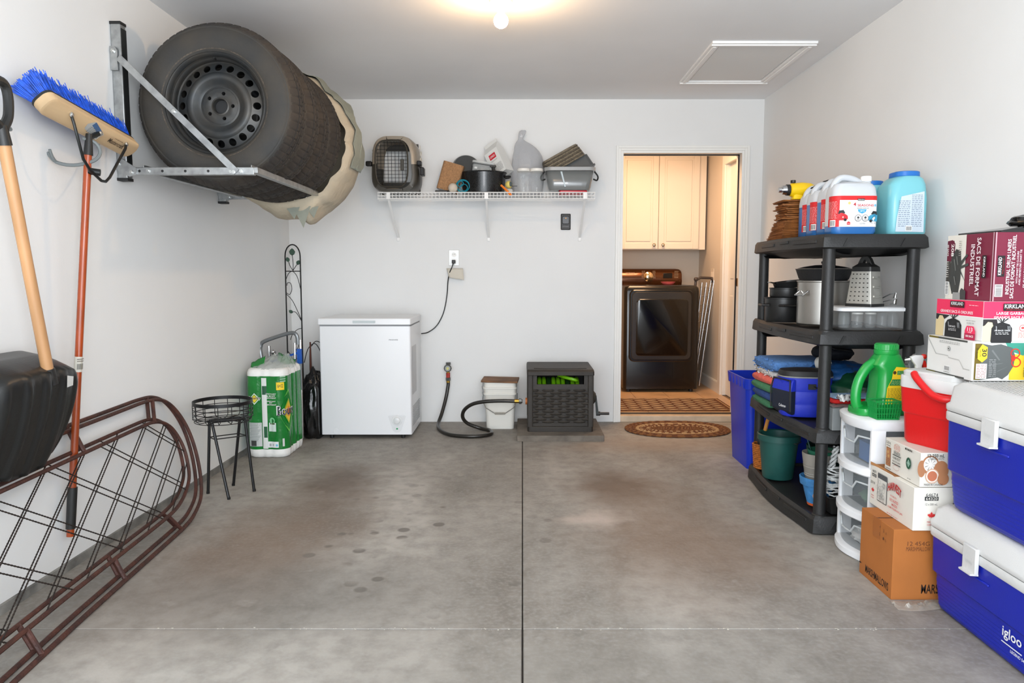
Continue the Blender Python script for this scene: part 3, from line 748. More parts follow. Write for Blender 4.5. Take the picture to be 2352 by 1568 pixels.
# ---- two rusty trellis panels leaning on the wall
m_rust = mat('rusty_tube', (84,48,38), .6, .2, noise_s=22, noise_a=.3, bump_s=90, bump=.3, c2=(58,36,32))
m_wire = mat('rusty_wire', (50,40,34), .7, .3, noise_s=60, noise_a=.4)
def panel(name, label, dx, dy, dz, ytop, rot0):
    """coordinates: s along the wall (world y), t up the slanted plane"""
    t = thing(name, label, 'trellis', (0,0,0), group='rusty trellis panels leaning on the left wall')
    H = .585
    def Q(s, tt):
        z = tt/H*.550+.011
        x0 = -1.437-(s-1.984)*.070                      # foot line
        x1 = XL+.03
        return Vector((x0+(x1-x0)*tt/H+dx, s+dy, z+dz))
    out = [(1.55,0.0),(2.4,0.0),(2.9,0.0),(3.1,0.0),(3.24,0.002),(3.36,.015),(3.49,.058),(3.57,.14),(3.62,.25),(3.635,.36),(3.61,.46),(3.55,.54),(3.46,.577),(3.34,.585),(3.2,.583),(3.0,.579),(2.6,.572),(1.70,.585-.030),(1.55,.555),(1.45,.45),(1.42,.28),(1.45,.10)]
    inn = [(1.62,.085),(2.4,.085),(2.8,.085),(3.05,.085),(3.18,.088),(3.28,.100),(3.38,.130),(3.465,.18),(3.51,.26),(3.52,.34),(3.49,.42),(3.43,.465),(3.34,.485),(3.22,.486),(3.1,.484),(2.9,.480),(2.4,.470),(1.75,.457),(1.62,.43),(1.54,.36),(1.52,.27),(1.54,.15)]
    def loop(P): 
        S = spline([(a,b,0) for a,b in P], 6, True); return S
    So, Si = loop(out), loop(inn)
    MB().tube([Q(p.x,p.y) for p in So], .0085, 8, True).build('outer_rail', m_rust, t)
    MB().tube([Q(p.x,p.y) for p in Si], .0080, 8, True).build('inner_rail', m_rust, t)
    poly = [(p.x,p.y) for p in Si]
    def inside(x, y):
        c_ = False; n = len(poly)
        for i in range(n):
            x1,y1 = poly[i]; x2,y2 = poly[(i+1)%n]
            if (y1>y) != (y2>y) and x < (x2-x1)*(y-y1)/(y2-y1)+x1: c_ = not c_
        return c_
    def wire(a, b):
        N = 120; seg = []
        for i in range(N+1):
            p = (a[0]+(b[0]-a[0])*i/N, a[1]+(b[1]-a[1])*i/N)
            if inside(*p): seg.append(p)
        if len(seg) < 6: return
        A_, B_ = Q(*seg[0]), Q(*seg[-1]); n = max(12,int((B_-A_).length/.006))
        pts = [A_+(B_-A_)*i/n for i in range(n+1)]
        MB().tube(pts, [(.0031 if i%2 else .0019) for i in range(n+1)], 5).build('wire', m_wire, t)
    for k in range(-4,4):
        yt = 2.54+.355*k+rot0
        wire((yt-.14,.585),(yt+.68,0))
    for k in range(-5,10):
        yt = 2.59+.237*k+rot0
        wire((yt+.20,.585),(yt-1.02,0))
    for (sa,sb,t0,t1) in ((3.42,3.36,.581,.480),(2.80,2.80,.575,.478),(3.20,3.14,.0,.088),(2.66,2.66,0,.085),(2.12,2.12,0,.085),(2.25,2.25,.565,.468)):
        MB().cyl(Q(sa,t0),Q(sb,t1),.0085,n=8).build('spacer', m_rust, t)
    return t
panel('trellis_panel', 'rusty metal trellis panel leaning on the left wall, the nearer of two', .0, .0, .0, 2.60, 0)
panel('trellis_panel', 'rusty metal trellis panel leaning on the left wall, the one nearer the wall', -.030, .008, .010, 2.60, .045)

# =====================================================================
# BACK LEFT: plant stand, towels, cart, bag, arch trellis, freezer
# =====================================================================
m_bk = mat('satin_black_metal', (26,26,27), .4, .3)
ps = thing('plant_stand', 'black metal plant stand with round wire basket top by the left wall', 'plant stand', (-1.545,3.80,0))
top = Vector((0,0,.375))
for (fx,fy),(tx,ty) in zip(((-.105,-.025),(.044,-.125),(-.028,.118),(.123,.014)),((-.085,-.02),(-.055,-.06),(.045,.055),(.085,.02))):
    MB().cyl((fx,fy,0),(tx,ty,.385),.0075,n=10).cyl((fx,fy,0),(fx,fy,.012),.0085,n=10).build('leg', m_bk, ps)
for z,k in ((.300,.83),):
    for a,b in (((-.089,-.021),(-.038,-.074)),((-.038,-.074),(.091,.019)),((.091,.019),(.030,.067)),((.030,.067),(-.089,-.021))):
        MB().cyl((a[0],a[1],z),(b[0],b[1],z),.003,n=6).build('stretcher', m_bk, ps)
MB().tube([(-.085,-.02,.386),(-.055,-.06,.388),(.085,.02,.390),(.045,.055,.388)],.008,8,True).build('top_frame', m_bk, ps)
bk_ = lambda r,z: [(r*cos(2*PI*k/40)-.02, r*sin(2*PI*k/40), z) for k in range(40)]
rim = MB().loft([[Vector(p) for p in bk_(.148,.474)],[Vector(p) for p in bk_(.148,.492)],[Vector(p) for p in bk_(.144,.492)],[Vector(p) for p in bk_(.144,.474)]],loop=True).build('basket_rim', m_bk, ps, smooth=40)
for k in range(4): MB().tube(bk_(.146-.006*(k==3),.452-.022*k),.0022,5,True).build('basket_hoop', m_bk, ps)
for k in range(14):
    a = 2*PI*k/14; c_, s_ = cos(a), sin(a)
    MB().tube([(.146*c_-.02,.146*s_,.476),(.146*c_-.02,.146*s_,.40),(.13*c_-.02,.13*s_,.386),(.02*c_-.02,.02*s_,.392)],.0022,5).build('basket_wire', m_bk, ps)

# ---- paper towel multipack: 2 x 3 rolls in printed film
m_film = mat('green_film', (14,128,46), .22, noise_s=6, noise_a=.12, bump_s=22, bump=.35, coat=.3)
m_tissue = mat('tissue_white', (240,240,236), .5, bump_s=26, bump=.4)
pt = thing('paper_towel_pack', 'tall green and white multipack of paper towel rolls by the freezer', 'paper towels', (-1.595,4.70,0))
RZ = 0.0
def tc2(x, y): return Vector((x*cos(RZ)-y*sin(RZ), x*sin(RZ)+y*cos(RZ), 0))
def lobes(sc, z, n=90):
    # outline of 2 x 3 touching rolls
    out = []
    for k in range(n):
        a = 2*PI*k/n; d = Vector((cos(a), sin(a)))
        best = 0
        for ix in (-.5,.5):
            for iy in (-1,0,1):
                c_ = Vector((ix*.125, iy*.120)); R_ = .066
                b = c_.dot(d); q = b*b-(c_.length_squared-R_*R_)
                if q > 0: best = max(best, b+math.sqrt(q))
        # film bridges part of the valleys
        out.append(best)
    out = [max(out[k], .5*(out[(k-3)%n]+out[(k+3)%n])*.985) for k in range(n)]
    rr_ = []
    for k in range(n):
        a = 2*PI*k/n; r = out[k]*sc; r += .0035*nz((cos(a)*3,sin(a)*3,z*6),1.5)
        p = tc2(r*cos(a), r*sin(a)); p.z = z; rr_.append(p)
    return rr_
lv = [(.0,.90),(.008,.97),(.03,1),(.055,1)]
MB().loft([lobes(s_,z) for z,s_ in lv]).build('lower_band', m_tissue, pt, smooth=50)
MB().loft([lobes(1.002,z) for z in (.055,.15,.25,.35,.45,.515)], False, False).build('film', m_film, pt, smooth=50)
MB().loft([lobes(s_,z) for z,s_ in ((.515,1),(.535,.995),(.552,.95),(.560,.88))]).build('upper_band', m_tissue, pt, smooth=50)
def crown(u, v):
    a = 2*PI*u; r = (1-v)*.88+.10*v
    k = int((a/(2*PI)*90)) % 90
    p = lobes(1,0)[k] if False else Vector((cos(a)*(.13-.09*v), sin(a)*(.17-.14*v), 0))
    p = tc2(p.x, p.y); p.z = .555+.07*v**.8+.018*nz((cos(a)*4,sin(a)*4,v*3),1.6)
    p += tc2(.03*v, .05*v)
    return p
m_clear = mat('clear_film', (226,232,230), .12, alpha=.42)
MB().grid(48, 6, crown).build('film_gather', mat('cloudy_film',(206,214,210),.2,alpha=.5,bump_s=30,bump=.5), pt, smooth=60)
for (a0,b0,w_,h_,t_) in ((-.07,-.10,.09,.05,.5),(.05,.09,.11,.05,-.4)):
    q = tc2(a0,b0)+Vector((0,0,.585))
    MB().grid(8,4,lambda u,v: q+Vector(((u-.5)*w_,(v-.5)*.03,(v-.5)*h_+t_*(u-.5)*w_+.01*nz((u*5,v*4,a0),1)))).build('film_flap', m_film, pt, smooth=60, solid=.001)
# printing wraps the lobes: helper places print on the ray surface
def towel_bend(a, b, k):
    # a in metres from the front corner along the outline, mapped to angle
    th = a
    p = lobes_at(th, 1.016+k*3); p.z = b; return p
_tab = {}
def lobes_at(th, sc):
    if not _tab: _tab['r'] = [ (v.xy.length) for v in lobes(1,.3,90)]; _tab['a'] = None
    i = th % (2*PI); x = i/(2*PI)*90; j = int(x); f = x-j
    r = (_tab['r'][j%90]*(1-f)+_tab['r'][(j+1)%90]*f)*sc+.0015
    a = th+RZ; return Vector((r*cos(a), r*sin(a), 0))
Pt = Print((0,0,0),(1,0,0),(0,1,0),bend=towel_bend)
# local angles: view direction is -y in world -> local angle = -90-38 deg; smaller angle = further left
A0 = math.radians(-90)-RZ
def rad(d): return A0+math.radians(-8+(d+16)*.68 if d < -14 else (-6.6+(d+14)*.6 if d < 2 else 3+(d-2)*.7))
def wr2(d): return math.radians(d*.68)
Wh=(238,240,238); Ye=(240,206,40); Dk=(28,34,46)
def trect(a0,b,a1,h,c,n=8):
    Pt.L += 1; Pt.mb.grid(n,1,lambda u,v: Pt.P(rad(a0+(a1-a0)*u), b+h*v), Pt.mi(c))
trect(-14,.06,2,.445,(222,226,222)); trect(-13,.40,2,.055,(40,90,62)); trect(-10,.13,1,.07,(30,92,56))
trect(-50,.075,-16,.15,(196,200,198)); 
for i in range(12): trect(-48+(i%3),.215-.0095*i,-20-(i%4)*2,.003,(120,130,128),5)
trect(-44,.078,-30,.034,(60,62,60))
for c_,k in ((Wh,1.0),((120,176,60),.82),(Ye,.62)):
    Pt.poly([(rad(-32-13*k),.375),(rad(-32),.375+.036*k),(rad(-32+13*k),.375),(rad(-32),.375-.036*k)], c_)
Pt.text('Bounty', rad(-31), .378, wr2(30), .026, Wh); Pt.text('Bounty', rad(-31), .378, wr2(28), .022, Dk)
for i,(b,w_) in enumerate(((.405,20),(.392,17),(.380,20),(.360,18),(.350,6),(.338,20))):
    Pt.text(('STRONGEST','& MOST','ABSORBENT','RÉSISTANT','ET','ABSORBANT')[i], rad(13), b, wr2(w_*1.35), .0085, Wh)
trect(6,.17,24,.055,(206,222,214)); Pt.disc(rad(15),.238,wr2(7),(120,196,140),.020); Pt.disc(rad(15),.236,wr2(4),(16,110,46),.012); trect(9,.214,21,.010,(70,90,50))
trect(2,.068,29,.038,(228,232,232)); trect(5,.075,10,.018,(40,42,44),3); trect(14,.078,18,.014,(180,184,184),3); trect(22,.076,27,.014,(120,190,220),3)
trect(27,.43,46,.048,Ye); Pt.text('6=12', rad(36.5), .456, wr2(13), .024, Dk)
for i in range(3): trect(36,.508-.014*i,50,.008,(150,190,160),4)
for c_,k in (((110,190,80),1.25),((22,120,44),1.12),((170,200,60),.72),((236,196,50),.6),((226,120,50),.32)):
    kk = k
    Pt.poly([(rad(58-24*kk),.29),(rad(58),.29+.115*kk),(rad(58+24*kk),.29),(rad(58),.29-.105*kk)], c_)
for dx,dz,c_ in ((.012,-.003,Dk),(0,0,Wh)):
    Pt.text('Bounty', rad(58)+dx, .292+dz, wr2(66), .080, c_, rot=.0)
Pt.text('Bounty', rad(58)+.004, .291, wr2(62), .072, Dk)
trect(38,.075,43,.05,(200,204,200),3); 
Pt.done(pt)

# ---- folding hand cart behind the towels
hc = thing('folding_cart', 'folded grey tubular cart with blue panel behind the paper towels', 'cart', (-1.60,4.96,0))
m_gt = mat('grey_tube', (128,132,134), .35, .6); m_bluep = mat('cart_blue', (22,84,176), .4)
hnd = spline([(-.150,-.02,.50),(-.170,-.01,.62),(-.172,0,.655),(-.155,0,.685),(-.08,0,.715),(.02,0,.745),(.060,0,.745),(.078,.0,.72),(.080,0,.67)],6)
MB().tube(hnd, .013, 10).build('handle', m_gt, hc)
for (a,b) in (((-.150,-.02,0),(-.150,-.02,.50)),((.088,.02,.02),(.092,.02,.70)),((-.118,.0,.0),(-.115,.0,.66)),((.05,.0,.0),(.06,.0,.68))):
    MB().cyl(a,b,.010,n=10).build('tube', m_chr, hc)
MB().box(-.112,-.004,.36,.10,.008,.56).build('side_panel', mat('panel_grey',(150,160,166),.5), hc)
MB().loft([[Vector((-.11,-.006,.545)),Vector((.10,-.006,.612)),Vector((.10,.01,.612)),Vector((-.11,.01,.545))],[Vector((-.11,-.006,.555)),Vector((.10,-.006,.628)),Vector((.10,.01,.628)),Vector((-.11,.01,.555))]]).build('blue_edge', m_bluep, hc)
MB().box(.075,-.01,.54,.105,.012,.64).build('blue_latch', m_bluep, hc)
MB().ball((-.085,-.01,.62),.018).ball((-.07,-.01,.60),.014).build('knob', m_chr, hc)
for x in (-.12,.07): MB().lathe([(.0,-.012),(.055,-.012),(.06,-.006),(.06,.006),(.055,.012),(.0,.012)],24,(x+.0,.02,.06),'x').build('wheel', m_rubber, hc)

# ---- tall arch trellis in the corner
at = thing('arch_trellis', 'tall narrow black arched metal trellis with leaves in the back left corner', 'trellis', (-1.672,5.38,0), rot=(math.radians(-3.2),0,math.radians(14)))
HW = .053; ZT = 1.275
arch = [(-HW,0,0),(-HW,0,ZT)]+[(-HW*cos(PI*k/12),0,ZT+.085*sin(PI*k/12)) for k in range(1,12)]+[(HW,0,ZT),(HW,0,0)]
MB().tube(arch, .0048, 8).build('frame', m_bk, at)
MB().cyl((-HW,0,1.165),(HW,0,1.165),.0036,n=8).build('crossbar', m_bk, at)
def vine(P, r=.0026): MB().tube(spline(P,6), r, 6).build('vine', m_bk, at)
vine([(0,0,1.165),(.002,0,1.22),(-.003,0,1.29)]); vine([(0,0,1.17),(-.018,0,1.20),(-.030,0,1.235)]); vine([(0,0,1.17),(.016,0,1.195),(.033,0,1.22)])
vine([(-HW,0,1.10),(-.03,0,1.15),(0,0,1.162),(.03,0,1.12),(HW,0,1.02)])
vine([(-HW,0,1.01),(-.028,0,.995),(-.012,0,1.03),(-.018,0,1.075),(-.040,0,1.08),(-.045,0,1.06)])
vine([(-HW,0,1.0),(-.01,0,.95),(.03,0,.86),(HW,0,.80)]); vine([(-.016,0,.865),(.01,0,.865),(.035,0,.83),(.05,0,.80)])
vine([(HW,0,.745),(.02,0,.735),(-.015,0,.70),(-.03,0,.66)]); vine([(-HW,0,.58),(-.02,0,.55),(.02,0,.60),(0.03,0,.63),(HW,0,.62)]); vine([(-HW,0,.45),(0,0,.52),(HW,0,.5)])
m_lf = mat('leaf_green', (30,66,46), .6)
def leafm(c, a, s_):
    q = [(0,-.5),(.3,-.3),(.42,.05),(.25,.35),(0,.55),(-.25,.35),(-.42,.05),(-.3,-.3)]
    MB().prism([(p[0]*s_*cos(a)-p[1]*s_*sin(a), p[0]*s_*sin(a)+p[1]*s_*cos(a)) for p in q],.003,(c[0],.002,c[1]),(1,0,0),(0,0,1)).build('leaf', m_lf, at, smooth=0)
leafm((-.003,1.305),0,.052); leafm((-.035,1.250),.3,.036); leafm((.038,1.228),-.4,.036); leafm((-.022,.868),.9,.032)

# ---- black garbage bag, stick and wires between towels and freezer
def blob(cx, cy, cz, rx, ry, rz, amp, fr, nu=40, nv=24, seed=0, flatb=True):
    def f(u, v):
        a = 2*PI*u; t = PI*v; d = Vector((sin(t)*cos(a), sin(t)*sin(a), -cos(t)))
        k = 1+amp*noise.fractal(d*fr+Vector((seed,seed*2,0)), 1, 2, 4)+amp*.8*(.5-abs(noise.noise(d*fr*1.7+Vector((seed+9,0,3)))))
        p = Vector((cx+rx*d.x*k, cy+ry*d.y*k, cz+rz*d.z*k))
        if flatb: p.z = max(p.z, .002)
        return p
    return f
m_bag = mat('black_bag', (14,14,15), .22, coat=.3, bump_s=14, bump=.7)
gb = thing('garbage_bag', 'shiny black garbage bag wedged between paper towels and freezer', 'bag', (-1.455,5.12,0))
def gbf(u, v):
    p = blob(0,0,.20,.105,.11,.262,.18,2.2,seed=3)(u,v)
    if p.z > .42: k = max(.35,1-(p.z-.42)*5); p.x *= k; p.y *= k
    p.x = max(-.105, min(p.x, .045)); return p
MB().grid(60,36,gbf).build('bag', m_bag, gb, smooth=70)
st_ = thing('wooden_stake', 'thin dark brown wooden stake standing behind the garbage bag', 'stake', (-1.515,5.24,0))
MB().prism([(-.010,0),(.012,0),(.004,.66),(-.004,.66)],.012,(0,0,0),(1,0,-.03),(0,0,1)).build('stake', mat('dark_stake',(92,48,34),.7), st_, smooth=0)
tg = thing('wire_hoops', 'black looping wire plant support behind the garbage bag', 'wire', (-1.47,5.30,0))
MB().tube(spline([(-.07,0,0),(-.07,0,.55),(-.05,0,.63),(-.015,0,.66),(.03,0,.62),(.055,0,.5),(.06,0,.30),(.06,0,0)],6),.003,6).build('hoop', m_bk, tg)
MB().tube(spline([(-.12,.03,.50),(-.09,.03,.60),(-.04,.03,.64),(-.0,.03,.58),(.03,.03,.45),(.05,.03,0)],6),.003,6).build('hoop', m_bk, tg)
MB().cyl((.01,0,.43),(.062,0,.44),.006).build('clip', mat('teal_clip',(20,66,58),.5), tg)

# ---- chest freezer
m_app = mat('appliance_white', (238,240,242), .28, bump_s=260, bump=.02)
fz = thing('chest_freezer', 'small white chest freezer against the back wall', 'freezer', (-1.087,5.06,0))
MB().loft([rrect(0,.25,.63,.50,.012,z,3) for z in (.028,.785)]).build('cabinet', m_app, fz)
lid = MB().loft([rrect(0,.245,.636,.52,.010,.797,3),rrect(0,.245,.640,.524,.010,.799,3),rrect(0,.245,.640,.524,.010,.836,3),rrect(0,.245,.634,.518,.010,.840,3)]).build('lid', m_app, fz)
MB().box(-.31,.0,.785,.31,.49,.796).build('lid_seal', mat('seal_grey',(150,152,154),.6), fz, smooth=0)
MB().box(-.078,-.0205,.808,.078,-.016,.826).build('lid_grip', mat('grip_grey',(196,206,208),.35), lid, smooth=0, bevel=.002)
for x in (-.25,.25): MB().cyl((x,.03,0),(x,.03,.03),.014,n=10).cyl((x,.46,0),(x,.46,.03),.014,n=10).build('foot', m_rubber, fz)
MB().lathe([(.038,0),(.036,-.003),(.024,-.003),(.022,-.014),(.019,-.016),(.001,-.016)],28,(.213,-.0005,.128),'y').build('thermostat_dial', mat('dial_white',(226,228,228),.3), fz)
MB().prism([(-.062,.03),(-.05,.036),(.05,.036),(.062,.03),(.03,-.07),(.012,-.085),(-.012,-.085),(-.03,-.07)],.0015,(.213,.0,.128),(1,0,0),(0,0,1)).build('control_plate', mat('plate_white',(228,230,232),.35), fz, smooth=0)
MB().ball((.213,-.003,.070),.0065,10).build('indicator', mat('led_green',(20,120,70),.3,emit=.6), fz)
MB().lathe([(.020,0),(.018,-.002),(.001,-.002)],20,(-.215,-.0005,.052),'y').build('drain_cap', m_app, fz)
Print((.165,-.0005,.686),(1,0,0),(0,0,1)).text('FRIGIDAIRE',.032,.006,.062,.008,(120,124,128)).done(fz)
gr = MB()
for k in range(12): gr.box(.3145,.06+.0,.08+.012*k,.3165,.40,.084+.012*k)
gr.build('vent', mat('seal_grey',(0,0,0)), fz, smooth=0, kind='stuff')
Print((.3155,.05,.30),(0,1,0),(0,0,1)).rect(0,0,.20,.34,(214,216,218)).done(fz)
cd = thing('power_cord', 'thin black power cord running from the freezer up to the wall outlet', 'cord', (-.76,5.57,.69))
P0 = Vector((-.76,5.57,.69))
MB().tube([p-P0 for p in spline([(-.765,5.56,.693),(-.72,5.61,.70),(-.66,5.625,.745),(-.615,5.63,.82),(-.590,5.63,.90),(-.574,5.63,1.0),(-.566,5.62,1.09),(-.552,5.60,1.15),(-.530,5.592,1.20),(-.522,5.60,1.232)],6)],.0042,8).build('cable', m_bk, cd)
MB().box(-.534-P0.x,5.590-P0.y,1.222-P0.z,-.508-P0.x,5.632-P0.y,1.248-P0.z).build('plug', m_blk, cd, bevel=.004)
ptag = tag(MB().grid(6,6,lambda u,v: Vector((-.05+.115*u-.02*v+.01*u*v, -.004-.022*u+.015*v, -.035+.070*v-.018*u*(1-v)))).build('cord_tag', mat('paper_tag',(212,206,192),.7), None, loc=(-.505,5.595,1.15), smooth=60, solid=.0008), 'crumpled off-white paper tag on the power cord below the outlet', 'tag')
ot = thing('wall_outlet', 'white wall outlet plate above the freezer cord', 'outlet', (-.521,YB,1.265))
MB().box(-.040,-.006,-.060,.040,0,.060).build('cover_plate', mat('plate_gloss',(226,226,222),.15,coat=.6), ot, bevel=.003)
for z in (-.024,.024):
    ow = MB().lathe([(.017,-.006),(.0165,-.008),(.001,-.008)],20,(0,0,z),'y').build('socket', mat('outlet_white',(236,236,232),.3), ot)
    for x in (-.006,.006): MB().box(x-.001,-.0085,z-.002,x+.001,-.0079,z+.007).build('slot', m_rubber, ow, smooth=0)

# ---- hose bib and hose
sp = thing('wall_faucet', 'small brass and chrome wall faucet with round handle', 'faucet', (-.569,YB,.40))
m_brass = mat('brass', (176,140,62), .3, 1); m_dch = mat('dull_chrome',(120,122,120),.3,.9)
MB().cyl((0,0,.02),(0,-.05,.02),.013).cyl((0,-.03,.02),(0,-.03,.065),.012).cyl((0,-.03,.050),(0,-.03,.068),.019,n=8).build('body', m_dch, sp)
MB().lathe([(.001,-.085),(.022,-.085),(.030,-.075),(.030,-.068),(.022,-.060),(.001,-.060)],10,(0,0,.028),'y').build('hand_wheel', m_dch, sp)
MB().cyl((0,-.088,.028),(0,-.084,.028),.011).build('wheel_cap', mat('cap_yellow',(200,196,120),.4), sp)
MB().cyl((0,-.05,.02),(0,-.05,-.022),.012).build('spout', m_brass, sp)
MB().cyl((0,-.05,-.010),(0,-.05,-.046),.0155).build('vacuum_breaker', mat('breaker_red',(170,44,34),.4), sp)
MB().cyl((0,-.05,-.047),(0,-.05,-.070),.019,n=8).build('coupling', m_dch, sp)
ho = thing('garden_hose', 'thick black hose looping on the floor from the faucet to the reel box', 'hose', (0,0,0))
hp = spline([(-.569,5.59,.33),(-.570,5.588,.29),(-.585,5.57,.20),(-.612,5.52,.09),(-.63,5.45,.028),(-.605,5.30,.0135),(-.52,5.13,.0135),(-.40,5.07,.0135),(-.29,5.08,.0135),(-.225,5.15,.0135),(-.235,5.26,.0135),(-.31,5.32,.018),(-.40,5.31,.055),(-.435,5.29,.105),(-.42,5.25,.165),(-.36,5.21,.215),(-.27,5.19,.238),(-.15,5.18,.245),(-.05,5.18,.243),(.0,5.18,.243)],8)
MB().tube(hp, .0135, 12).build('hose', mat('hose_black',(34,31,26),.35,coat=.2), ho)
MB().cyl((-.569,5.59,.345),(-.569,5.59,.315),.0145).build('ferrule', m_brass, ho)
MB().cyl((-.056,5.18,.243),(-.025,5.18,.243),.0145).build('ferrule', m_brass, ho)
MB().cyl((-.025,5.18,.243),(-.006,5.18,.243),.021,n=8).build('coupling', m_dch, ho)

# ---- pail with board
pl = thing('square_pail', 'square white plastic pail with wire handle beside the hose', 'bucket', (-.165,5.47,0))
m_pail = mat('pail_white', (232,230,222), .4)
MB().loft([rrect(0,0,.205,.19,.03,0,5),rrect(0,0,.212,.20,.03,.10,5),rrect(0,0,.232,.215,.03,.255,5),rrect(0,0,.245,.23,.03,.257,5),rrect(0,0,.245,.23,.03,.268,5),rrect(0,0,.236,.22,.03,.270,5),rrect(0,0,.240,.225,.03,.30,5),rrect(0,0,.252,.235,.03,.302,5),rrect(0,0,.252,.235,.03,.314,5),rrect(0,0,.238,.222,.03,.316,5),rrect(0,0,.240,.224,.03,.348,5)],m=0).build('pail', m_pail, pl, smooth=40)
MB().tube([(-.127,-.02,.255),(-.128,-.10,.21),(-.105,-.125,.165),(-.04,-.13,.125),(.04,-.13,.125),(.10,-.125,.165),(.125,-.10,.21),(.126,-.02,.255)],.0028,6).build('wire_handle', m_dch, pl)
MB().cyl((-.038,-.13,.123),(.038,-.13,.123),.007).build('grip', mat('grip_grey2',(150,146,136),.5), pl)
def liner(u, v): 
    a = PI*.80+u*1.3
    r = .130+.012*abs(nz((u*7,v*4,0),1.3)); return Vector((r*cos(a)*1.03, r*sin(a)*.95, .345-.10*v-.02*nz((u*6,0,2),1)))
MB().grid(24,6,liner).build('bag_liner', mat('liner_film',(214,216,216),.2,alpha=.45), pl, smooth=60)
bd = thing('wood_board', 'short brown chipboard piece lying on the white pail', 'board', (-.165,5.46,.349))
MB().box(-.135,-.115,0,.135,.115,.014).build('board', mat('chipboard',(138,98,66),.75,noise_s=28,noise_a=.35,aniso=(.3,1,1)), bd, smooth=0, bevel=.002)
bd.rotation_euler = (0,.02,-.05)

# ---- patio slab and hose reel box
cs = tag(MB().loft([rrect(0,0,.60,.60,.008,z,2) for z in (0,.036,.040)]).build('paving_slab', mat('slab_grey',(124,116,106),.85,noise_s=12,noise_a=.2,bump_s=60,bump=.3), None, loc=(.262,5.268,.0005), smooth=30), 'square grey concrete paving slab under the hose reel box', 'slab')
m_wk = mat('reel_brown', (52,47,41), .6, noise_s=9, noise_a=.15, bump_s=90, bump=.12)
rb = thing('hose_reel_box', 'dark brown wicker-look hose reel box on the concrete slab', 'hose reel', (.266,5.09,.0405))
MB().loft([rrect(0,.225,.462,.45,.02,z,4) for z in (0,.035)]+[rrect(0,.225,.45,.44,.02,.038,4)]).build('plinth', m_wk, rb, bevel=.002)
for x in (-1,1):
    for y in (.018,.43): MB().loft([rrect(x*.212,y+.0,.040,.036,.008,z,3) for z in (.036,.40)]).build('corner_post', m_wk, rb)
fr = MB().box(-.195,.018,.036,.195,.024,.302).box(-.195,.012,.036,.195,.022,.060).box(-.195,.010,.300,.195,.022,.335).box(-.195,.010,.335,-.165,.022,.40).box(.165,.010,.335,.195,.022,.40).build('front_frame', m_wk, rb, smooth=0, kind='stuff')
for k in range(7):
    x = -.165+.055*k
    MB().cyl((x,.022,.06),(x,.022,.30),.005,n=6).build('wicker_stake', m_wk, rb)
for j in range(13):
    z = .068+.0186*j
    MB().tube([(-.195+.39*i/28, .020-.008*cos((i/28*7.09)*PI*2/2+PI*j), z) for i in range(29)], .0092, 6).build('wicker_strand', m_wk, rb)
for x in (-1,1): MB().box(x*.222-.006,.03,.036,x*.222+.006,.42,.40).build('side_panel', m_wk, rb, smooth=0)
MB().box(-.20,.425,.036,.20,.435,.40).box(-.195,.026,.04,.195,.032,.30).box(-.20,.03,.30-.26,.20,.43,.045).build('inner_shell', m_blk, rb, smooth=0)
def bowl(x,w): return w
MB().loft([rrect(0,.222,.470,.47,.012,z,4) for z in (.400,.425)]+[rrect(0,.228,.462,.45,.012,.440,4)]).build('lid', m_wk, rb, bevel=.002)
MB().tube([(-.185,.06,.4405),(-.1,.046,.4405),(0,.042,.4405),(.1,.046,.4405),(.185,.06,.4405)],.004,6).build('lid_ridge', mat('reel_dark',(30,26,22),.6), rb)
m_gh = mat('lime_hose', (120,190,20), .4)
MB().cyl((-.18,.22,.20),(.18,.22,.20),.06,n=20).build('reel_drum', m_blk, rb)
for k in range(9):
    x = -.145+.034*k
    MB().tube([(x,.22+.145*cos(2*PI*q/30),.20+.145*sin(2*PI*q/30)) for q in range(30)],.0155,8,True).build('hose_coil', m_gh if k not in (2,6) else mat('hose_dark_green',(24,60,20),.5), rb)
MB().tube(spline([(-.01,.12,.385),(.04,.07,.375),(.10,.05,.362),(.12,.08,.35)],5),.012,8).build('hose_end', m_gh, rb)
MB().lathe([(.02,0),(.045,.0),(.05,.012),(.03,.030),(.001,.030)],20,(.228,.12,.225),'x').build('crank_hub', mat('crank_grey',(42,50,50),.5), rb)
MB().loft([[Vector((.252,.10,.24)),Vector((.262,.10,.24)),Vector((.262,.13,.24)),Vector((.252,.13,.24))],[Vector((.262,.10,.10)),Vector((.280,.10,.10)),Vector((.280,.13,.10)),Vector((.262,.13,.10))]]).build('crank_arm', mat('crank_grey',(42,50,50),.5), rb)
MB().cyl((.262,.115,.108),(.355,.115,.108),.010).cyl((.262,.115,.108),(.290,.115,.108),.016).build('crank_handle', m_blk, rb)
MB().cyl((-.245,.09,.203),(-.226,.09,.203),.024,n=12).build('hose_inlet', mat('inlet_orange',(196,112,50),.5), rb)
# ---- door opener button
op = thing('wall_control', 'black garage door wall control with tiny orange light under the wire shelf', 'wall control', (.327,YB,1.535))
MB().box(-.037,-.018,-.060,.037,0,.060).build('housing', m_blk, op, bevel=.006)
MB().loft([rr2(0,.012,.052,.058,.008,-.018),rr2(0,.012,.046,.052,.008,-.023)]).build('push_button', mat('button_black',(20,20,22),.3), op)
MB().ball((0,-.0235,.026),.003,8).build('light', mat('amber_led',(255,150,30),.3,emit=2), op)
Print((-.03,-.0182,-.05),(1,0,0),(0,0,1)).text('LiftMaster',.030,.016,.046,.007,(150,152,154)).done(op)

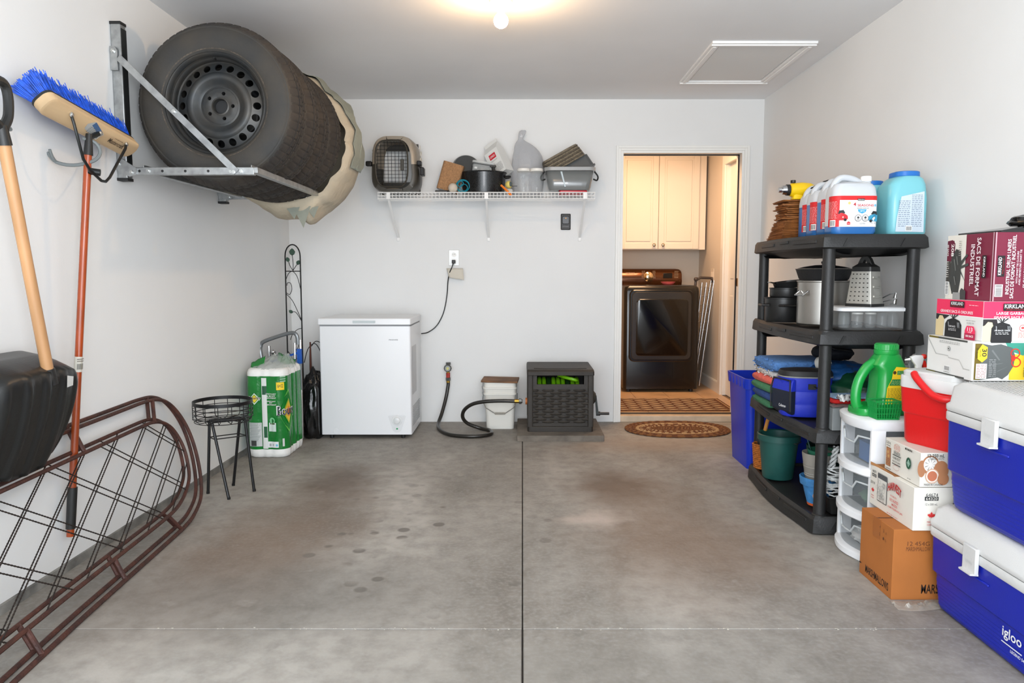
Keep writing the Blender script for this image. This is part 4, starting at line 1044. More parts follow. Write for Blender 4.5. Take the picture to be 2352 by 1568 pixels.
# =====================================================================
# WIRE SHELF ON THE BACK WALL AND WHAT STANDS ON IT
# =====================================================================
m_ww = mat('white_wire', (236,236,234), .35)
SZ = 1.716                                   # wire deck height
ws_ = thing('wire_shelf', 'long white wire shelf on brackets on the back wall', 'shelf', (-.256,YB,SZ))
lg = MB(); nW = 60
for i in range(nW+1):
    x = -.769+1.538*i/nW
    lg.tube([(x,-.01,.003),(x,-.338,.003),(x,-.340,-.040)],.0019,5)
lg.build('cross_wires', m_ww, ws_, kind='stuff')
for (y,z,r_) in ((-.342,.003,.0038),(-.342,-.020,.0030),(-.342,-.042,.0042),(-.17,-.001,.003),(-.012,-.001,.003),(-.30,-.050,.0028)):
    MB().cyl((-.772,y,z),(.772,y,z),r_,n=7).build('long_wire', m_ww, ws_)
for x in (-.695,.0,.700):
    br = MB().box(x-.014,-.352,-.044,x+.014,-.345,.003).box(x-.008,-.345,-.046,x+.008,-.330,-.036)
    br.build('front_clip', m_ww, ws_, bevel=.001)
for x in (-.695,.0,.700):
    xw = x*.985
    b = MB().loft([[Vector((x-.008,-.335,-.046)),Vector((x+.008,-.335,-.046)),Vector((x+.008,-.325,-.046)),Vector((x-.008,-.325,-.046))],[Vector((xw-.008,-.012,-.30)),Vector((xw+.008,-.012,-.30)),Vector((xw+.008,-.002,-.30)),Vector((xw-.008,-.002,-.30))]]).build('bracket', m_ww, ws_, smooth=0)
    MB().box(xw-.011,-.010,-.325,xw+.011,-.0,-.295).build('bracket_foot', m_ww, b, smooth=0, bevel=.002)
SP = SZ+.006
# ---- pet carrier
pc = thing('pet_carrier', 'taupe and dark olive plastic pet carrier with wire door on the wire shelf', 'pet carrier', (-.912,5.33,SP))
pc.scale = (1.15,1.0,1.03)
m_ct = mat('carrier_taupe', (150,138,122), .35, .15); m_cd = mat('carrier_olive', (58,54,46), .4, .1)
def csec(y, k, t=0, n=48):
    out = []
    for q in range(n):
        a = 2*PI*q/n; c_, s_ = cos(a), sin(a); e = .42
        x = .148*k*(abs(c_)**e)*(1 if c_>0 else -1)*(1-.10*abs(s_)**3); z = .190*(abs(s_)**.5)*(1 if s_>0 else -1)
        x *= 1-.06*(z/.19)
        x -= t*(1 if c_>0 else -1)*(abs(c_)>.2); z -= t*(1 if s_>0 else -1)*(abs(s_)>.2)
        out.append(Vector((x, y, .193+z*(1 if t == 0 else 1))))
    return out
sh = MB(); sh.loft([csec(0,.86),csec(.02,.95),csec(.12,1.0),csec(.22,.98),csec(.27,.90),csec(.272,.86,.02),csec(.22,.97,.006),csec(.12,.99,.006),csec(.02,.94,.006),csec(.0,.86,.022)],loop=True)
so = sh.build('shell', [m_ct, m_cd], pc, smooth=60)
for p in so.data.polygons: p.material_index = 0 if p.center.z > .185 else 1
# side and top vents: dark perforated strips read as rows of slots
for k in range(5):
    for j in range(6):
        MB().box(-.1435,.05+.026*j,.20+.022*k,-.1400,.062+.026*j,.210+.022*k).build('vent_slot', mat('vent_light',(196,192,180),.6), pc, smooth=0)
for k in range(4):
    for j in range(7): MB().box(-.07+.022*j,.06+.04*k,.3735,-.056+.022*j,.08+.04*k,.3765).build('top_slot', mat('vent_light',(0,0,0)), pc, smooth=0)
MB().box(-.13,.262,.01,.13,.270,.10).build('back_lower', m_cd, pc, smooth=0); MB().box(-.12,.262,.32,.12,.270,.37).build('back_upper', m_cd, pc, smooth=0)
dw = thing  # door
fr_ = []
for q in range(40):
    a = 2*PI*q/40; c_, s_ = cos(a), sin(a)
    fr_.append((-.015+.100*(abs(c_)**.5)*(1 if c_>0 else -1), -.006, .195+.158*(abs(s_)**.62)*(1 if s_>0 else -1)))
do = MB().tube(fr_, .0055, 6, True).build('door_frame', m_cd, pc)
def dext(x):
    c_ = min(1,abs(x+.015)/.100)**2; s_ = (max(0,1-c_*c_))**.5; return .158*(s_**.62)
for k in range(9):
    x = -.015-.088+.022*k; h_ = dext(x)
    MB().cyl((x,-.006,.195-h_),(x,-.006,.195+h_),.0016,n=5).build('door_wire', m_bk, do)
for k in range(13):
    z = .195-.144+.024*k; s_ = min(1,abs(z-.195)/.158)**(1/.62); w_ = .100*(max(0,1-s_*s_))**.25
    MB().cyl((-.015-w_,-.007,z),(-.015+w_,-.007,z),.0016,n=5).build('door_wire', m_bk, do)
MB().box(.040,-.014,.15,.062,-.004,.225).build('door_latch', m_cd, do, bevel=.003)
MB().box(.142,-.012,.185,.168,.05,.215).box(.158,.02,.12,.180,.10,.175).build('side_clip', m_bk, pc, bevel=.004, kind='stuff')
MB().box(-.178,-.0,.18,-.140,.04,.215).build('side_clip', m_bk, pc, bevel=.008)
MB().tube([(.150,0,.192),(.152,.13,.192),(.145,.26,.192)],.006,6).build('seam_rim', m_cd, pc)
def swirl(cy, cz, r_):
    pts = [(.149, cy+r_*cos(t)*(1-t/9), cz+r_*sin(t)*(1-t/9)) for t in [.4*i for i in range(14)]]
    MB().tube(pts, .0022, 5).build('swirl_print', mat('print_cream',(226,220,206),.5), pc)
for cy,cz,r_ in ((.10,.315,.022),(.13,.275,.026),(.12,.235,.022),(.17,.24,.02),(.17,.29,.016)): swirl(cy,cz,r_)
MB().lathe([(.001,.0),(.085,.0),(.09,.01),(.08,.018),(.001,.02)],28,(-.02,.11,.012),sy=1.1).build('pad', mat('fleece_pad',(214,186,152),.95,bump_s=60,bump=.5), pc)

# ---- scratching block
sb = thing('scratching_block', 'tilted brown carpeted scratching block beside the pet carrier', 'scratching post', (-.555,5.44,SP), rot=(0,math.radians(16),0))
m_sis = mat('sisal_brown', (178,134,94), .95, noise_s=90, noise_a=.18, bump_s=160, bump=.5)
MB().loft([rrect(0,0,.150,.115,.02,z,5) for z in (.022,.06,.12,.18,.222)]).build('carpet_cover', m_sis, sb)
MB().loft([rrect(0,0,.140,.105,.02,z,4) for z in (.018,.024)]).build('base_board', mat('base_grey',(134,130,124),.6), sb)
bt = thing('plastic_feet', 'black plastic bits under the tilted scratching block', 'toy', (-.585,5.36,SP))
MB().box(-.04,-.012,0,.05,.012,.018).ball((.06,0,.012),.012,8).build('clip', m_blk, bt, bevel=.004, kind='stuff')

# ---- roasting pot, pan, clear tubs
m_en = mat('speckled_enamel', (11,11,12), .22, coat=.12, noise_s=300, noise_a=0, c2=(40,41,42), det=1, spec=.35)
rp = thing('roasting_pot', 'large black speckled enamel roasting pot in the middle of the shelf', 'pot', (-.285,5.47,SP))
MB().lathe([(.0,0),(.135,0),(.150,.008),(.156,.05),(.160,.10),(.166,.148),(.172,.152),(.170,.156),(.162,.154),(.155,.14),(.148,.02),(.0,.012)],48,sy=.86).build('pot_body', m_en, rp)
for s_ in (-1,1): MB().tube(spline([(s_*.160,-.03,.122),(s_*.190,-.028,.126),(s_*.194,0,.128),(s_*.190,.028,.126),(s_*.160,.03,.122)],4),.0085,8).build('handle', m_en, rp)
fp = tag(MB().lathe([(.0,.012),(.088,.010),(.100,.0),(.104,.0),(.092,.018),(.0,.022)],40).build('pan_lid', mat('grey_lid',(96,98,98),.25,.6), None, loc=(-.415,5.555,SP+.205), rot=(math.radians(68),0,math.radians(8))), 'round dark grey lid standing behind the roasting pot', 'lid')
ct = thing('clear_container', 'clear plastic food container resting tilted in the roasting pot', 'container', (-.295,5.47,SP+.150), rot=(math.radians(-6),math.radians(8),.1))
m_cl = mat('clear_plastic', (228,234,234), .06, alpha=.30, spec=.8)
MB().loft([rrect(0,0,.15,.12,.02,z,4) for z in (-.04,.060)],True,False).build('tub', m_cl, ct, solid=.002)
MB().loft([rrect(0,0,.165,.135,.022,z,4) for z in (.060,.074)]).build('tub_lid', mat('clear_lid',(226,230,230),.1,alpha=.55,spec=.8), ct)
MB().tube([tuple(p) for p in rrect(0,0,.160,.130,.022,.052,4)],.0018,5,True).build('dark_gasket', m_bk, ct)
MB().loft([rrect(0,0,.135,.105,.02,z,4) for z in (-.035,.012)]).build('contents', mat('glass_bits',(74,78,80),.3,noise_s=60,noise_a=.5,bump_s=50,bump=.8), ct)
MB().box(-.062,-.064,.015,-.042,-.0605,.028).build('sticker', mat('sticker_white',(0,0,0)), ct, smooth=0)
kh = thing('black_utensil', 'short black utensil handle sticking out of the roasting pot', 'utensil', (-.205,5.42,SP+.14))
MB().tube([(0,0,-.03),(-.004,0,.03),(-.008,0,.055)],[.012,.014,.012],10).box(-.030,-.010,.048,.014,.012,.064).build('handle', m_blk, kh, bevel=.003, kind='stuff')
# ---- small toys
tb = thing('teal_spring_toy', 'translucent teal ring toy in front of the roasting pot', 'toy', (-.428,5.365,SP+.050))
m_teal = mat('teal_plastic', (10,130,150), .2, coat=.5)
for (cx,cz,r_) in ((0,0,.048),(.004,-.002,.043),(-.018,.016,.022),(.008,-.012,.026)):
    MB().tube([(cx+r_*cos(2*PI*k/28),.002*cz*100,cz+r_*.92*sin(2*PI*k/28)) for k in range(28)],.0032,6,True).build('ring', m_teal, tb)
tag(MB().ball((0,0,0),.034,18).build('cream_ball', mat('cream_ball',(206,194,178),.7,bump_s=30,bump=.4), None, loc=(-.497,5.345,SP+.034)), 'small cream ball at the front of the wire shelf', 'ball')
tag(MB().tube([(-.012,0,0),(-.016,.0,.05)],[.017,.015],10).build('jute_stub', m_sis, None, loc=(-.465,5.43,SP+.06)), 'short dark cork stub behind the cream ball', 'toy')
yb = thing('toy_ball', 'pale yellow and grey patterned ball beside the glass jars', 'ball', (-.098,5.40,SP+.063))
MB().ball((0,0,0),.027,18).build('ball_shell', mat('ball_yellow',(226,206,110),.5), yb); MB().ball((.012,-.012,.002),.020,12,sc=(.7,.9,1)).build('grey_patch', mat('ball_grey',(86,96,96),.5), yb)
MB().cyl((.02,-.018,-.012),(.06,-.024,-.013),.002).build('stem', m_bk, yb)
wd = tag(MB().loft([[Vector(p) for p in ((-.060,-.03,0),(.055,-.03,0),(.055,.04,0),(-.060,.04,0))],[Vector(p) for p in ((-.030,-.02,.045),(.035,-.02,.040),(.035,.03,.040),(-.030,.03,.045))]]).build('crumpled_bag', mat('grey_cellophane',(190,190,186),.25,bump_s=30,bump=.8), None, loc=(-.098,5.40,SP+.0), sub=1), 'crumpled pale packet under the yellow patterned ball', 'packet')
tag(MB().tube([(-.035,0,.032),(0,-.008,.0),(.038,-.014,-.042)],[.0075,.0085,.0095],8).build('orange_stick', mat('orange_plastic',(232,122,22),.4), None, loc=(-.118,5.318,SP+.018)), 'bright orange stick hanging over the wire shelf edge', 'stick')
# ---- white carton
cn = thing('gable_carton', 'tilted white carton box with red logo behind the roasting pot', 'box', (-.135,5.50,SP+.150), rot=(math.radians(0),math.radians(-28),math.radians(-34)))
m_crt = mat('carton_white', (232,232,228), .55)
MB().box(-.06,-.05,0,.06,.05,.19).build('carton_body', m_crt, cn, smooth=0)
MB().loft([[Vector(p) for p in ((-.06,-.05,.19),(.06,-.05,.19),(.06,.05,.19),(-.06,.05,.19))],[Vector(p) for p in ((-.06,-.004,.245),(.06,-.004,.245),(.06,.004,.245),(-.06,.004,.245))]]).build('gable', m_crt, cn, smooth=0)
MB().box(-.06,-.003,.243,.06,.003,.268).build('gable_seal', m_crt, cn, smooth=0)
P = Print(**FF(-.06,-.05,0)); P.rect(.030,.125,.06,.040,(206,30,48)); P.text('LONGO',.060,.145,.045,.016,(240,240,238)); P.lines(.03,.105,.06,.012,2,(120,120,118)); P.lines(.01,.02,.10,.06,8,(110,110,108)); P.done(cn)
P = Print((-.06,.05,0),(0,-1,0),(0,0,1)); P.lines(.008,.01,.084,.17,20,(130,132,130)); P.done(cn)
# ---- grey plastic bag
def pbf(u, v):
    a = 2*PI*u; z = [0,.02,.10,.20,.29,.35,.385,.405,.43,.47,.475][int(v*10+.5)]
    w_ = [.105,.118,.120,.118,.108,.085,.048,.014,.022,.030,.012][int(v*10+.5)]; d_ = [.06,.065,.07,.065,.05,.03,.012,.008,.008,.008,.003][int(v*10+.5)]
    cx = [0,0,0,0,0,-.012,-.040,-.052,-.045,-.030,-.028][int(v*10+.5)]
    k = 1+.16*nz((cos(a)*2.5,sin(a)*2.5,z*12),1.8)
    return Vector((cx+w_*cos(a)*k, d_*sin(a)*k, z))
pb = tag(MB().grid(36,10,pbf).build('plastic_bag', mat('grey_translucent',(196,198,202),.2,alpha=.62,bump_s=26,bump=.9,coat=.4), None, loc=(.035,5.545,SP), smooth=60, sub=1), 'tall knotted grey translucent plastic bag behind two glass jars', 'bag')
# ---- jars
m_gl = mat('jar_glass', (214,222,222), .04, alpha=.10, spec=1, coat=.5); m_lidw = mat('lid_white', (236,234,228), .4)
def jar(name, label, loc, grp, h=.150, r_=.043, lid=True, par=None):
    t = thing(name, label, 'jar', loc, group=grp)
    MB().lathe([(.001,.004),(r_*.85,0),(r_*.97,.006),(r_,.02),(r_,h*.74),(r_*.97,h*.82),(r_*.86,h*.88),(r_*.88,h*.97)],28,caps=False).build('glass', m_gl, t)
    if lid: MB().lathe([(r_*.98,h*.885),(r_*1.0,h*.89),(r_*1.0,h*.99),(r_*.95,h*1.0),(.001,h*1.0)],28).build('lid', m_lidw, t)
    return t
jar('glass_jar','empty glass jar with white lid, left of the shelf pair',(.008,5.375,SP),'glass jars on the wire shelf',.172,.0455)
jar('glass_jar','empty glass jar with white lid, right of the shelf pair beside grey basin',(.102,5.375,SP),'glass jars on the wire shelf',.172,.0455)
# ---- grey basin, basket, second bin, red lid
gbn = thing('grey_basin', 'grey plastic basin with clear rim and side handles at the shelf right end', 'basin', (.340,5.46,SP+.022))
m_gp = mat('basin_grey', (118,122,122), .22, coat=.5)
MB().loft([rrect(0,0,.285,.20,.04,0,6),rrect(0,0,.300,.215,.04,.02,6),rrect(0,0,.335,.245,.045,.130,6)],True,False).build('basin', m_gp, gbn, solid=.004)
MB().loft([rrect(0,0,.335,.245,.045,.130,6),rrect(0,0,.365,.275,.05,.134,6),rrect(0,0,.365,.275,.05,.156,6),rrect(0,0,.340,.250,.05,.160,6)],False,False).build('rim', mat('rim_silver',(158,160,160),.2,coat=.6), gbn, solid=.003)
for s_ in (-1,1): MB().tube(spline([(s_*.180,-.05,.135),(s_*.205,-.05,.10),(s_*.200,-.03,.075),(s_*.175,-.02,.085)],4),.006,8).build('handle', mat('handle_dark',(44,46,46),.3), gbn)
MB().prism([(-.070,.128),(-.058,.128),(-.030,.02),(-.040,.018)],.0005,(0,-.1235,0),(1,0,0),(0,.0,1)).build('pale_streak', mat('streak_pale',(186,200,206),.2), gbn, smooth=0)
db = thing('dark_bin', 'dark grey plastic bin tilted inside the grey basin under the basket', 'bin', (.405,5.50,SP+.150), rot=(0,math.radians(-27),0))
MB().loft([rrect(0,0,.26,.18,.03,0,5),rrect(0,0,.235,.16,.03,.095,5)]).build('bin_shell', mat('bin_dark',(88,90,90),.35), db)
MB().loft([rrect(0,0,.275,.195,.03,-.004,5),rrect(0,0,.275,.195,.03,.008,5)]).build('bin_rim', mat('bin_dark',(88,90,90),.35), db)
wb_ = thing('woven_basket', 'grey brown woven tray basket tilted upside down on the dark bin', 'basket', (.315,5.47,SP+.205), rot=(math.radians(8),math.radians(-29),0))
for j in range(8):
    for i in range(1): 
        k = .90+.10*(1-j/7); z = .012+.0115*j
        pts = [p for p in rrect(0,0,.29*k,.20*k,.035,z,4)]
        dense = []
        for a,b in zip(pts,pts[1:]+pts[:1]):
            n_ = max(1,int((b-a).length/.010))
            for q in range(n_): dense.append(a+(b-a)*q/n_)
        cpt = Vector((0,0,z)); out = []
        for q,p in enumerate(dense): out.append(p+(p-cpt).normalized()*(.0035 if (q//2+j)%2 else -.0015))
        MB().tube(out,.0058,5,True).build('weave_row', mat('weave_%d'%(j%2),((150,138,116),(112,102,88))[j%2],.8,noise_s=120,noise_a=.35), wb_)
MB().loft([rrect(0,0,.262,.175,.03,z,4) for z in (.094,.104)]).build('basket_base', mat('weave_0',(0,0,0)), wb_)
tag(MB().loft([rrect(0,0,.20,.17,.012,z,4) for z in (0,.018)]).build('red_tray', mat('red_plastic',(206,22,44),.35), None, loc=(.365,5.45,SP+.001), bevel=.003), 'flat red plastic tray under the grey basin', 'tray')

# =====================================================================
# RIGHT SIDE: shelving unit
# =====================================================================
m_res = mat('resin_black', (32,32,32), .5, noise_s=12, noise_a=.1, bump_s=140, bump=.10)
UX0, UX1, UY0, UY1 = 1.275, 1.735, 3.155, 4.095
un = thing('shelving_unit', 'black resin four-tier shelving unit against the right wall', 'shelf', (UX0,UY0,0))
UW, UL = UX1-UX0, UY1-UY0
tops = (.082,.470,.902,1.318)
def deck(z1, foot=False):
    th = .062 if not foot else .080
    def out(ins, z, bow):
        pts = []
        # front long edge (towards -x) bows outwards; corners rounded
        n = 16
        for k in range(n+1):
            t = k/n; y = .03+(UL-.06)*t
            pts.append(Vector((ins-bow*sin(PI*t)**1.5, y, z)))
        for a in (45,): pts.append(Vector((ins+.012, UL-ins-.006, z)))
        pts.append(Vector((.035, UL-ins, z))); pts.append(Vector((UW-.035, UL-ins, z))); pts.append(Vector((UW-ins-.006, UL-ins-.010, z)))
        pts.append(Vector((UW-ins, UL-.04, z))); pts.append(Vector((UW-ins, .04, z))); pts.append(Vector((UW-ins-.008, ins+.008, z)))
        pts.append(Vector((UW-.04, ins, z)));  pts.append(Vector((.04, ins, z))); pts.append(Vector((ins+.010, ins+.008, z)))
        return pts
    b = .030
    mb = MB().loft([out(.006,z1-th,b*.6),out(-.004,z1-th+.006,b),out(.0,z1-.014,b*.95),out(.010,z1,b*.8),out(.022,z1-.001,b*.7),out(.026,z1-.012,b*.65)])
    o = mb.build('deck', m_res, un, smooth=32)
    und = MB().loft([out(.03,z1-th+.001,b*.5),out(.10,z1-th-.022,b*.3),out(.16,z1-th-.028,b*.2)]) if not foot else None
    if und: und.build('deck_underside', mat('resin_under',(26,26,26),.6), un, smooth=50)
    # slots and ribs on the long front rim
    for (a,c_,zz) in ((.06,.30,.030),(.36,.46,.022),(.55,.80,.030)):
        f = lambda y: -.004-b*.97*sin(PI*(y-.03)/(UL-.06))**1.5
        pts = [(f(a*UL+(c_-a)*UL*i/6)-.002, a*UL+(c_-a)*UL*i/6, z1-zz) for i in range(7)]
        MB().loft([[Vector((p[0],p[1],p[2]-.007)),Vector((p[0],p[1],p[2]+.007)),Vector((p[0]+.006,p[1],p[2]+.007)),Vector((p[0]+.006,p[1],p[2]-.007))] for p in pts]).build('rim_ridge', m_res, o, bevel=.002)
    # short side: sloping ridges
    for x0 in (.085,UW-.13): MB().prism([(0,0),(.012,0),(.030,.034),(.018,.034)],.004,(x0,-.003,z1-.052),(1,0,0),(0,0,1)).build('rim_ridge', m_res, o, smooth=0)
    return o
for i,z in enumerate(tops): deck(z, i==0)
PX = ((.046,.040),(UW-.05,.040),(.046,UL-.045),(UW-.05,UL-.045))
for i in range(3):
    za, zb = tops[i], tops[i+1]-.060
    for (x,y) in PX:
        MB().lathe([(.0265,za-.01),(.0265,za+.02),(.0255,zb-.02),(.0270,zb+.01)],20,(x,y,0)).build('post', m_res, un)
# collars where posts meet the near corner
for z in tops[:3]:
    for (x,y) in PX[:2]: MB().lathe([(.034,z-.06),(.035,z-.02),(.032,z+.002),(.027,z+.006)],20,(x,y,0)).build('post_collar', m_res, un)
Z1, Z2, Z3, Z4 = [t+.0005-.012+.012 for t in tops]

# ---- top tier: wood veneer baskets
m_ven = mat('veneer', (168,104,48), .7, noise_s=40, noise_a=.3, aniso=(1,1,6))
random.seed(21)
zc = Z4
for i in range(26):
    low = i < 15
    k = 1-.018*i if low else .74-.0*i
    th = .0062 if low else .0095
    t = thing('berry_basket', ('thin veneer berry basket in the neat lower part of the nested stack' if i < 15 else 'crooked veneer berry basket in the looser upper part of the nested stack'), 'basket', (1.385+(.0 if low else .004)+random.uniform(-.013,.013)*(0 if low else 1), 3.80+random.uniform(-.004,.004), zc), random.uniform(-.10,.10)*(.3 if low else 1), group='lower nested berry baskets' if i < 15 else 'upper nested berry baskets')
    h_ = .100*k if low else .095*k
    if i == 25: h_ = .095
    def rg(z, e, jag=.0): return [Vector((sx*h_*e+random.uniform(-jag,jag), sy*h_*1.1*e+random.uniform(-jag,jag), z+random.uniform(-jag,jag)*.35)) for sx,sy in ((-1,-1),(0,-1.02),(1,-1),(1.02,0),(1,1),(0,1.02),(-1,1),(-1.02,0))]
    mb = MB().loft([rg(0,.96),rg(th*.45,1.0,.003 if low else .007),rg(th*.8,1.0,.003 if low else .007),rg(th*.8,.90),rg(th*.4,.86)])
    mb.build('basket_rim', m_ven, t, smooth=0)
    zc += th
# ---- yellow tool lying on the stack
yt = thing('yellow_tool', 'yellow tool with chrome nozzle lying on the stack of baskets', 'tool', (1.368,3.72,zc+.047))
yt.scale = (1.12,1.25,1.25)
m_yel = mat('tool_yellow', (238,196,10), .35)
MB().loft([[Vector((x, .0+.026*k*cos(2*PI*q/16), .026*k*sin(2*PI*q/16))) for q in range(16)] for x,k in ((-.035,.75),(-.03,1.0),(.02,1.15),(.055,1.05),(.075,.7),(.08,.3))]).build('body', m_yel, yt)
MB().loft([rrect(0,0,.05,.045,.01,-.038,4),rrect(0,0,.035,.035,.01,-.005,4)]).build('base_clamp', m_yel, yt, bevel=.003)
MB().cyl((-.05,0,0),(-.035,0,0),.022).build('collar', m_blk, yt)
MB().cyl((-.068,0,0),(-.050,0,0),.017,.019).cyl((-.083,0,0),(-.068,0,0),.010).build('nozzle', m_chr, yt)
MB().cyl((-.02,0,.028),(-.02,0,.038),.011).build('knob', m_blk, yt)

# ---- windshield washer jugs
def jug(name, label, loc, fill, group, rz=0, cut=False):
    t = thing(name, label, 'jug', loc, rz, group)
    W_, D_ = .190, .120
    m_hd = mat('hdpe', (206,210,214), .35, alpha=.93); m_bl = mat('washer_blue', (44,104,168), .3, coat=.3)
    MB().loft([rrect(0,0,W_-.01,D_-.01,.03,0,6),rrect(0,0,W_,D_,.032,.012,6),rrect(0,0,W_,D_,.032,fill,6)]).build('fluid_level', m_bl, t)
    MB().loft([rrect(0,0,W_,D_,.032,fill,6),rrect(0,0,W_,D_,.032,.165,6),rrect(0,0,W_*.96,D_*.95,.034,.195,6),rrect(.0,0,W_*.86,D_*.82,.036,.212,6),rrect(.012,0,W_*.60,D_*.5,.03,.222,6)]).build('body', m_hd, t)
    MB().tube(spline([(-.078,0,.178),(-.074,0,.214),(-.048,0,.240),(-.005,0,.238),(.030,0,.222),(.044,0,.200)],5),[.017]*26,12,flat=.85).build('handle', m_hd, t)
    MB().lathe([(.020,.205),(.020,.226)],20,(.062,0,0)).build('neck', m_hd, t)
    MB().lathe([(.0225,.226),(.0225,.244),(.020,.248),(.001,.248)],20,(.062,0,0)).build('cap', mat('cap_white',(240,240,236),.4), t)
    return t
def jug_label(t, W_=.190, D_=.120, z0=.030, z1=.160):
    P = Print((-W_/2+.0,-D_/2-.0006,z0),(1,0,0),(0,0,1)); h_ = z1-z0; w_ = W_
    r_ = .032
    def bend(a, b, k):
        # wraps the rounded corners: a from -.02 to W
        x = a-W_/2; 
        lim = W_/2-r_
        if abs(x) <= lim: return Vector((x, -D_/2-.0008-k, z0+b))
        s_ = 1 if x > 0 else -1; th = min((abs(x)-lim)/r_, 2.2)
        if th < PI/2: return Vector((s_*(lim+(r_+.0008+k)*sin(th)), -D_/2+r_-(r_+.0008+k)*cos(th), z0+b))
        return Vector((s_*(W_/2+.0008+k), -D_/2+r_+(th-PI/2)*r_, z0+b))
    P.bend = bend
    A, B = -.065, W_+.030
    P.L += 1; P.mb.grid(40,1,lambda u,v: P.P(A+(B-A)*u, h_*v), P.mi((242,242,242)))
    P.L += 1; P.mb.grid(40,1,lambda u,v: P.P(A+(B-A)*u, h_-.018+.018*v), P.mi((214,28,30)))
    P.L += 1; P.mb.grid(20,1,lambda u,v: P.P(A+.0+.088*u, h_*v), P.mi((206,30,34)))
    P.bars(-.018,.004,.024,.022); P.lines(-.036,.034,.050,.074,14,(232,170,170))
    P.poly([(.096,.118),(.128,.118),(.126,.109),(.098,.109)],(30,30,30)); P.text('Selection',.112,.1135,.026,.005,(230,230,226))
    P.text('4',.085,.094,.012,.015,(190,26,40)); P.text('SEASONS',.131,.090,.068,.010,(190,26,40)); P.text('WINDSHIELD WASHER FLUID',.120,.078,.050,.004,(40,40,40))
    P.disc(.062,.099,.006,(226,196,120)); P.disc(.172,.090,.005,(120,190,230))
    P.poly([(.098,.073),(.136,.073),(.132,.062),(.117,.055),(.102,.062)],(60,160,220)); P.text('-40°C',.117,.066,.022,.006,(236,240,240))
    # red car and blue car
    for x, s_, c_ in ((.030,1,(200,36,44)),(.170,-1,(56,148,184))):
        car = [(-.004,.050),(.014,.052),(.030,.046),(.038,.040),(.040,.028),(.034,.022),(-.002,.020)]; x0 = x
        top_ = [(.0,.050),(.004,.064),(.020,.066),(.028,.052)]
        if s_ > 0: P.poly([(x0-.012+a,b+.006) for a,b in car], c_); P.poly([(x0-.012+a,b+.004) for a,b in top_],(40,42,46)); P.disc(x0+.016,.029,.006,(30,30,32)); P.disc(x0+.006,.040,.003,(236,220,200))
        else: P.poly([(x0+.012-a,b+.002) for a,b in reversed(car)], c_); P.poly([(x0+.012-a,b) for a,b in reversed(top_)],(40,42,46)); P.disc(x0-.016,.024,.006,(30,30,32)); P.disc(x0-.002,.036,.003,(236,220,200))
    for x in (.100,.130):
        P.poly([(x+.0145*cos(PI/8+PI/4*q),.036+.0145*sin(PI/8+PI/4*q)) for q in range(8)],(40,40,42)); P.poly([(x+.0128*cos(PI/8+PI/4*q),.036+.0128*sin(PI/8+PI/4*q)) for q in range(8)],(244,244,244))
        P.disc(x,.038,.005,(60,60,60)); P.rect(x-.006,.028,.012,.002,(60,60,60))
    P.text('DANGER',.118,.014,.026,.005,(150,150,150)); P.lines(.108,.006,.026,.005,2,(170,170,170)); P.lines(.152,.012,.024,.006,2,(150,150,150))
    P.poly([(.052,.008),(.066,.008),(.066,.018),(.059,.022),(.052,.018)],(206,30,40)); P.text('3.78L',.059,.013,.010,.004,(240,240,240),False)
    P.done(t, 'label')
jl = ['washer fluid jug with white cap, nearest of four on the top shelf','washer fluid jug, second back from the nearest, on the top shelf','washer fluid jug, third back, between two other jugs','washer fluid jug farthest back, beside the berry baskets']
J0 = jug('washer_fluid_jug', jl[0], (1.418,3.225,Z4), .036, 'blue washer fluid jugs on the top shelf', -.0); jug_label(J0)
J1 = jug('washer_fluid_jug', jl[1], (1.435,3.358,Z4), .150, 'blue washer fluid jugs on the top shelf', .06); jug_label(J1)
for k,(x,y,r_) in enumerate(((1.437,3.488,.03),(1.452,3.625,.05))):
    c_ = copy_tree(J1); c_.location = (x,y,Z4); c_.rotation_euler = (0,0,r_); c_['label'] = jl[2+k]
# ---- turquoise jugs
m_tq = mat('turquoise', (122,196,206), .35, coat=.2); m_bc = mat('cap_blue', (28,108,190), .4)
def tq(name, label, loc, W_, D_, H_, rz):
    t = thing(name, label, 'jug', loc, rz)
    MB().loft([rrect(0,0,W_-.01,D_-.01,.03,0,6),rrect(0,0,W_,D_,.035,.012,6),rrect(0,0,W_,D_,.035,H_*.55,6),rrect(.0,0,W_*.95,D_*.96,.04,H_*.78,6),rrect(.008,0,W_*.78,D_*.88,.045,H_*.88,6),rrect(.010,0,W_*.60,D_*.75,.04,H_*.92,6)]).build('body', m_tq, t)
    MB().loft([rrect(.010,0,W_*.60,D_*.74,.04,H_*.915,6),rrect(.010,0,W_*.62,D_*.78,.042,H_*.925,6),rrect(.010,0,W_*.61,D_*.77,.042,H_*.99,6),rrect(.010,0,W_*.56,D_*.70,.04,H_,6)]).build('cap', m_bc, t)
    return t
T1 = tq('ice_melt_jug','large turquoise jug with blue cap and white text label, at wall end of top shelf',(1.672,3.30,Z4),.170,.165,.275,0)
P = Print(**FF(-.060,-.0835,.012)); P.poly([(.0,.0),(.122,-.002),(.118,.172),(.020,.150),(.004,.06)],(204,216,226)); P.lines(.010,.020,.05,.115,14,(120,136,160)); P.lines(.066,.020,.046,.140,18,(120,136,160)); P.bars(.046,.006,.022,.016); P.done(T1,'label')
T2 = tq('ice_melt_jug','shorter turquoise jug with blue cap, behind the labelled turquoise jug',(1.605,3.47,Z4),.16,.14,.255,0)
ch = thing('coiled_cord', 'dark beaded cord resting on top of the washer fluid jugs', 'cord', (1.46,3.47,Z4+.250))
MB().tube(spline([(-.10,.06,-.02),(-.04,.03,.012),(.02,.0,.014),(.08,-.03,.004),(.10,-.05,-.01)],8),[.004 if k%2 else .0025 for k in range(33)],6).build('cord', m_bk, ch)

